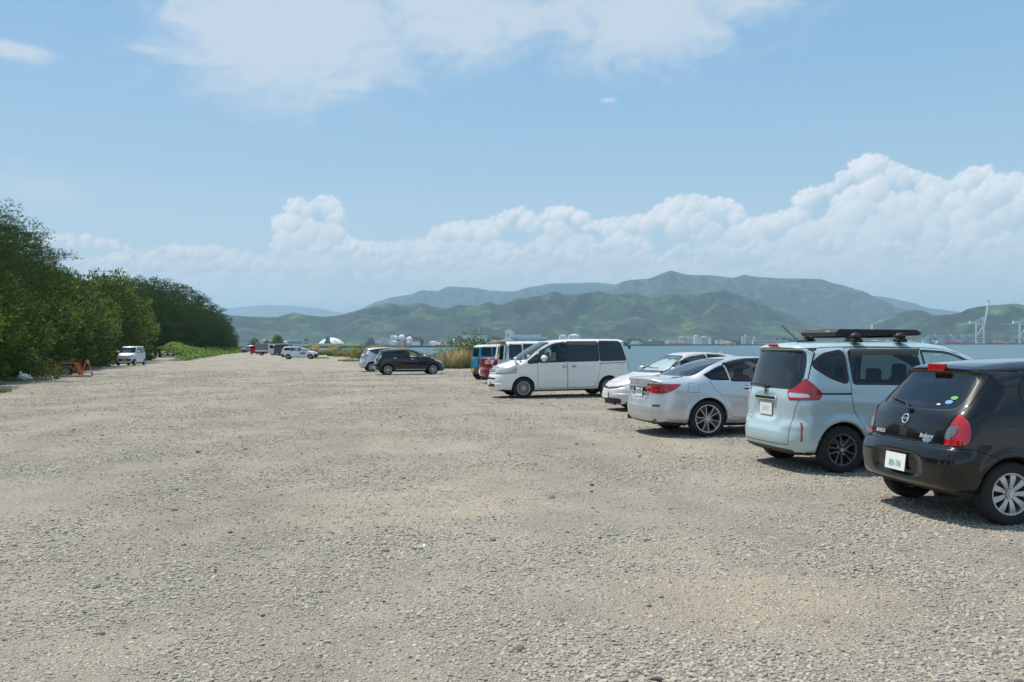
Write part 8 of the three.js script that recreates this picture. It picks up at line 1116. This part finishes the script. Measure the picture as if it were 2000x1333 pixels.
// ---------------------------------------------------------------- barricades, bag, litter
{
  const orange = std([0.55, 0.13, 0.045], 0.75), rust = std([0.13, 0.05, 0.03], 0.9), pale = std([0.62, 0.58, 0.50], 0.8), grey = std([0.22, 0.22, 0.21], 0.9);
  const rustTex = dataTex(256, 64, (x, y, c) => { const n = fbm(x * 0.05, y * 0.08, 4, 0.6); const k = sstep(-0.1, 0.35, n); c[0] = lerp(165, 52, k); c[1] = lerp(62, 30, k); c[2] = lerp(38, 24, k); });
  const boardTex = canvasTex(512, 96, (x, w, h) => { x.fillStyle = '#7c3a22'; x.fillRect(0, 0, w, h); x.fillStyle = '#2a1b16'; for (let k = 0; k < 90; k++) x.fillRect((k * 97) % w, (k * 53) % h, 6 + (k * 31) % 44, 3 + (k * 17) % 14); x.fillStyle = '#d9d2c4'; x.font = 'bold 44px sans-serif'; x.textAlign = 'center'; for (let k = 0; k < 7; k++) { x.fillRect(150 + k * 32, 30, 22, 8); x.fillRect(158 + k * 32, 26, 6, 40); x.fillRect(150 + k * 32, 54, 22, 6); } });
  const d = 47, bxp = at(142, 0, d).x, t = thing('wooden_barricade', 'rusty orange barricade with a lettered top board', 'barricade', [bxp - 0.1, 0, -d], 0.08);
  t.scale.setScalar(0.8); t.position.x -= 0.15;
  part(t, 'top_board', bx(1.72, 0.28, 0.045, 0, 0.93, 0.06), [rust, rust, rust, rust, std('#ffffff', 0.85, 0, { map: boardTex }), rust]);
  for (const x of [-0.72, -0.56, 0.62, 0.78]) for (const s of [-1, 1]) part(t, 'leg', bar(V3(x, 0, s * 0.34), V3(x, 1.02, s * 0.03), 0.055, 0.05), orange);
  part(t, 'lower_rail', bx(1.6, 0.10, 0.04, 0, 0.30, 0.28), rust); part(t, 'lower_rail', bx(1.6, 0.10, 0.04, 0, 0.34, -0.26), rust);
  part(t, 'brace', bar(V3(0.2, 0.32, 0.3), V3(0.75, 0.98, 0.06), 0.06), orange);
  const b = thing('wooden_barricade', 'bare orange trestle standing end on beside the lettered barricade', 'barricade', [at(166, 0, 48).x, 0, -48.2], 2.0);
  b.scale.setScalar(0.8);
  for (const x of [-0.6, 0.6]) for (const s of [-1, 1]) part(b, 'leg', bar(V3(x, 0, s * 0.36), V3(x, 1.12, s * 0.03), 0.06), orange); part(b, 'top_board', bx(1.4, 0.24, 0.05, 0, 1.0, 0), orange); part(b, 'notice', bx(0.02, 0.18, 0.16, -0.66, 0.98, 0.05), pale); part(b, 'notice', bx(0.02, 0.12, 0.13, -0.66, 0.36, 0.26), pale);
  const l = thing('fallen_board', 'orange board leaning on the lettered barricade', 'board', [at(154, 0, 46.6).x, 0, -46.5]); part(l, 'plank', (() => { const g = bx(0.16, 1.1, 0.03); const p = g.attributes.position; for (let i = 0; i < p.count; i++) if (p.getY(i) < 0) p.setX(i, p.getX(i) * 2.1); return g.rotateZ(0.55).rotateX(-0.3).scale(0.85, 0.85, 0.85).translate(0, 0.40, 0); })(), orange); part(l, 'edge_strip', (() => bx(0.03, 1.05, 0.04).rotateZ(0.55).rotateX(-0.3).scale(0.85, 0.85, 0.85).translate(-0.05, 0.425, 0.02))(), rust);
  single('timber_beam', merge([rbx(1.9, 0.11, 0.13, 0.015)]), std([0.30, 0.28, 0.24], 0.9), 'grey timber lying before the lettered barricade', 'timber', [at(143, 0, 46).x, 0.055, -46]);
  { const ty = thing('old_tyre', 'old car tyre lying under the barricade', 'tyre', [at(128, 0, 46.6).x, 0.28, -46.7], 0.2); const w = wheelParts({ R: 0.29, rim: 0.19, w: 0.17, style: steelWheel }); part(ty, 'tyre', w.tyre, RUBBER); part(ty, 'rim', w.rim, std([0.25, 0.27, 0.29], 0.6, 0.5)); }
  single('cloth_rag', (() => { const g = new THREE.SphereGeometry(0.3, 18, 10), p = g.attributes.position; for (let i = 0; i < p.count; i++) { const n = 1 + 0.5 * noise2(p.getX(i) * 6, p.getZ(i) * 6 + p.getY(i) * 4); p.setXYZ(i, p.getX(i) * n * 1.5, Math.max(-0.02, p.getY(i) * 0.35 * n), p.getZ(i) * n * 0.7); } g.computeVertexNormals(); return g; })(), std([0.30, 0.31, 0.32], 0.95), 'grey rag on the ground right of the trestle', 'rag', [at(188, 0, 51).x, 0.01, -51]);
  // rubbish bag
  const bag = thing('rubbish_bag', 'white plastic rubbish bag at the foot of the wood', 'bag', [at(44, 0, 41.2).x, 0, -41.2]);
  const blob = (R, sx, sy, sz, seed) => { const g = new THREE.IcosahedronGeometry(R, 5), p = g.attributes.position; for (let i = 0; i < p.count; i++) { const x = p.getX(i) / R, y = p.getY(i) / R, z = p.getZ(i) / R, n = 1 + 0.16 * noise2(x * 2 + seed, y * 2 + z) - 0.13 * Math.abs(noise2(x * 5 + y * 3 + seed, z * 5 - y * 4)); p.setXYZ(i, x * R * sx * n, Math.max(-R * sy * 0.82, y * R * sy * n), z * R * sz * n); } g.computeVertexNormals(); return g; };
  const plastic = phys([0.66, 0.70, 0.74], { roughness: 0.32, transmission: 0.12, thickness: 0, side: THREE.DoubleSide });
  part(bag, 'sack', blob(0.24, 1.15, 0.85, 0.9, 1).translate(0, 0.165, 0), plastic); part(bag, 'knot', blob(0.08, 0.8, 1.3, 0.8, 4).translate(-0.12, 0.38, 0), plastic);
  const bag2 = thing('rubbish_bag', 'small grey plastic bag beside the larger white bag', 'bag', [at(54, 0, 41.6).x + 0.1, 0, -41.5]); part(bag2, 'sack', blob(0.15, 1.2, 0.8, 0.9, 6).translate(0, 0.1, 0), phys([0.5, 0.52, 0.53], { roughness: 0.4 })); part(bag2, 'knot', blob(0.05, 0.9, 1.4, 0.8, 8).translate(0.05, 0.24, 0), plastic);
  // foil wrapper and bigger stones one can pick out
  const fo = at(817, 0, 7.1); single('foil_wrapper', (() => { const g = new THREE.PlaneGeometry(0.085, 0.055, 10, 6).rotateX(-Math.PI / 2), p = g.attributes.position; for (let i = 0; i < p.count; i++) p.setY(i, 0.012 * Math.abs(noise2(p.getX(i) * 60, p.getZ(i) * 60)) * 2 + 0.004); g.computeVertexNormals(); return g; })(), std([0.80, 0.80, 0.80], 0.25, 0.8, { side: THREE.DoubleSide }), 'crumpled silver foil wrapper on the gravel', 'litter', [fo.x, groundH(fo.x, 7.1) + 0.012, -7.1]);
  // faded white paint bar on the gravel at the left
  single('paint_mark', new THREE.PlaneGeometry(0.95, 0.13).rotateX(-Math.PI / 2), std([0.50, 0.48, 0.44], 0.95), 'faded white bar painted on the ground left', 'marking', [at(173, 0, 36).x, groundH(at(173, 0, 36).x, 36) + 0.012, -36]);
}
console.log('done');
renderer.render(scene, camera);
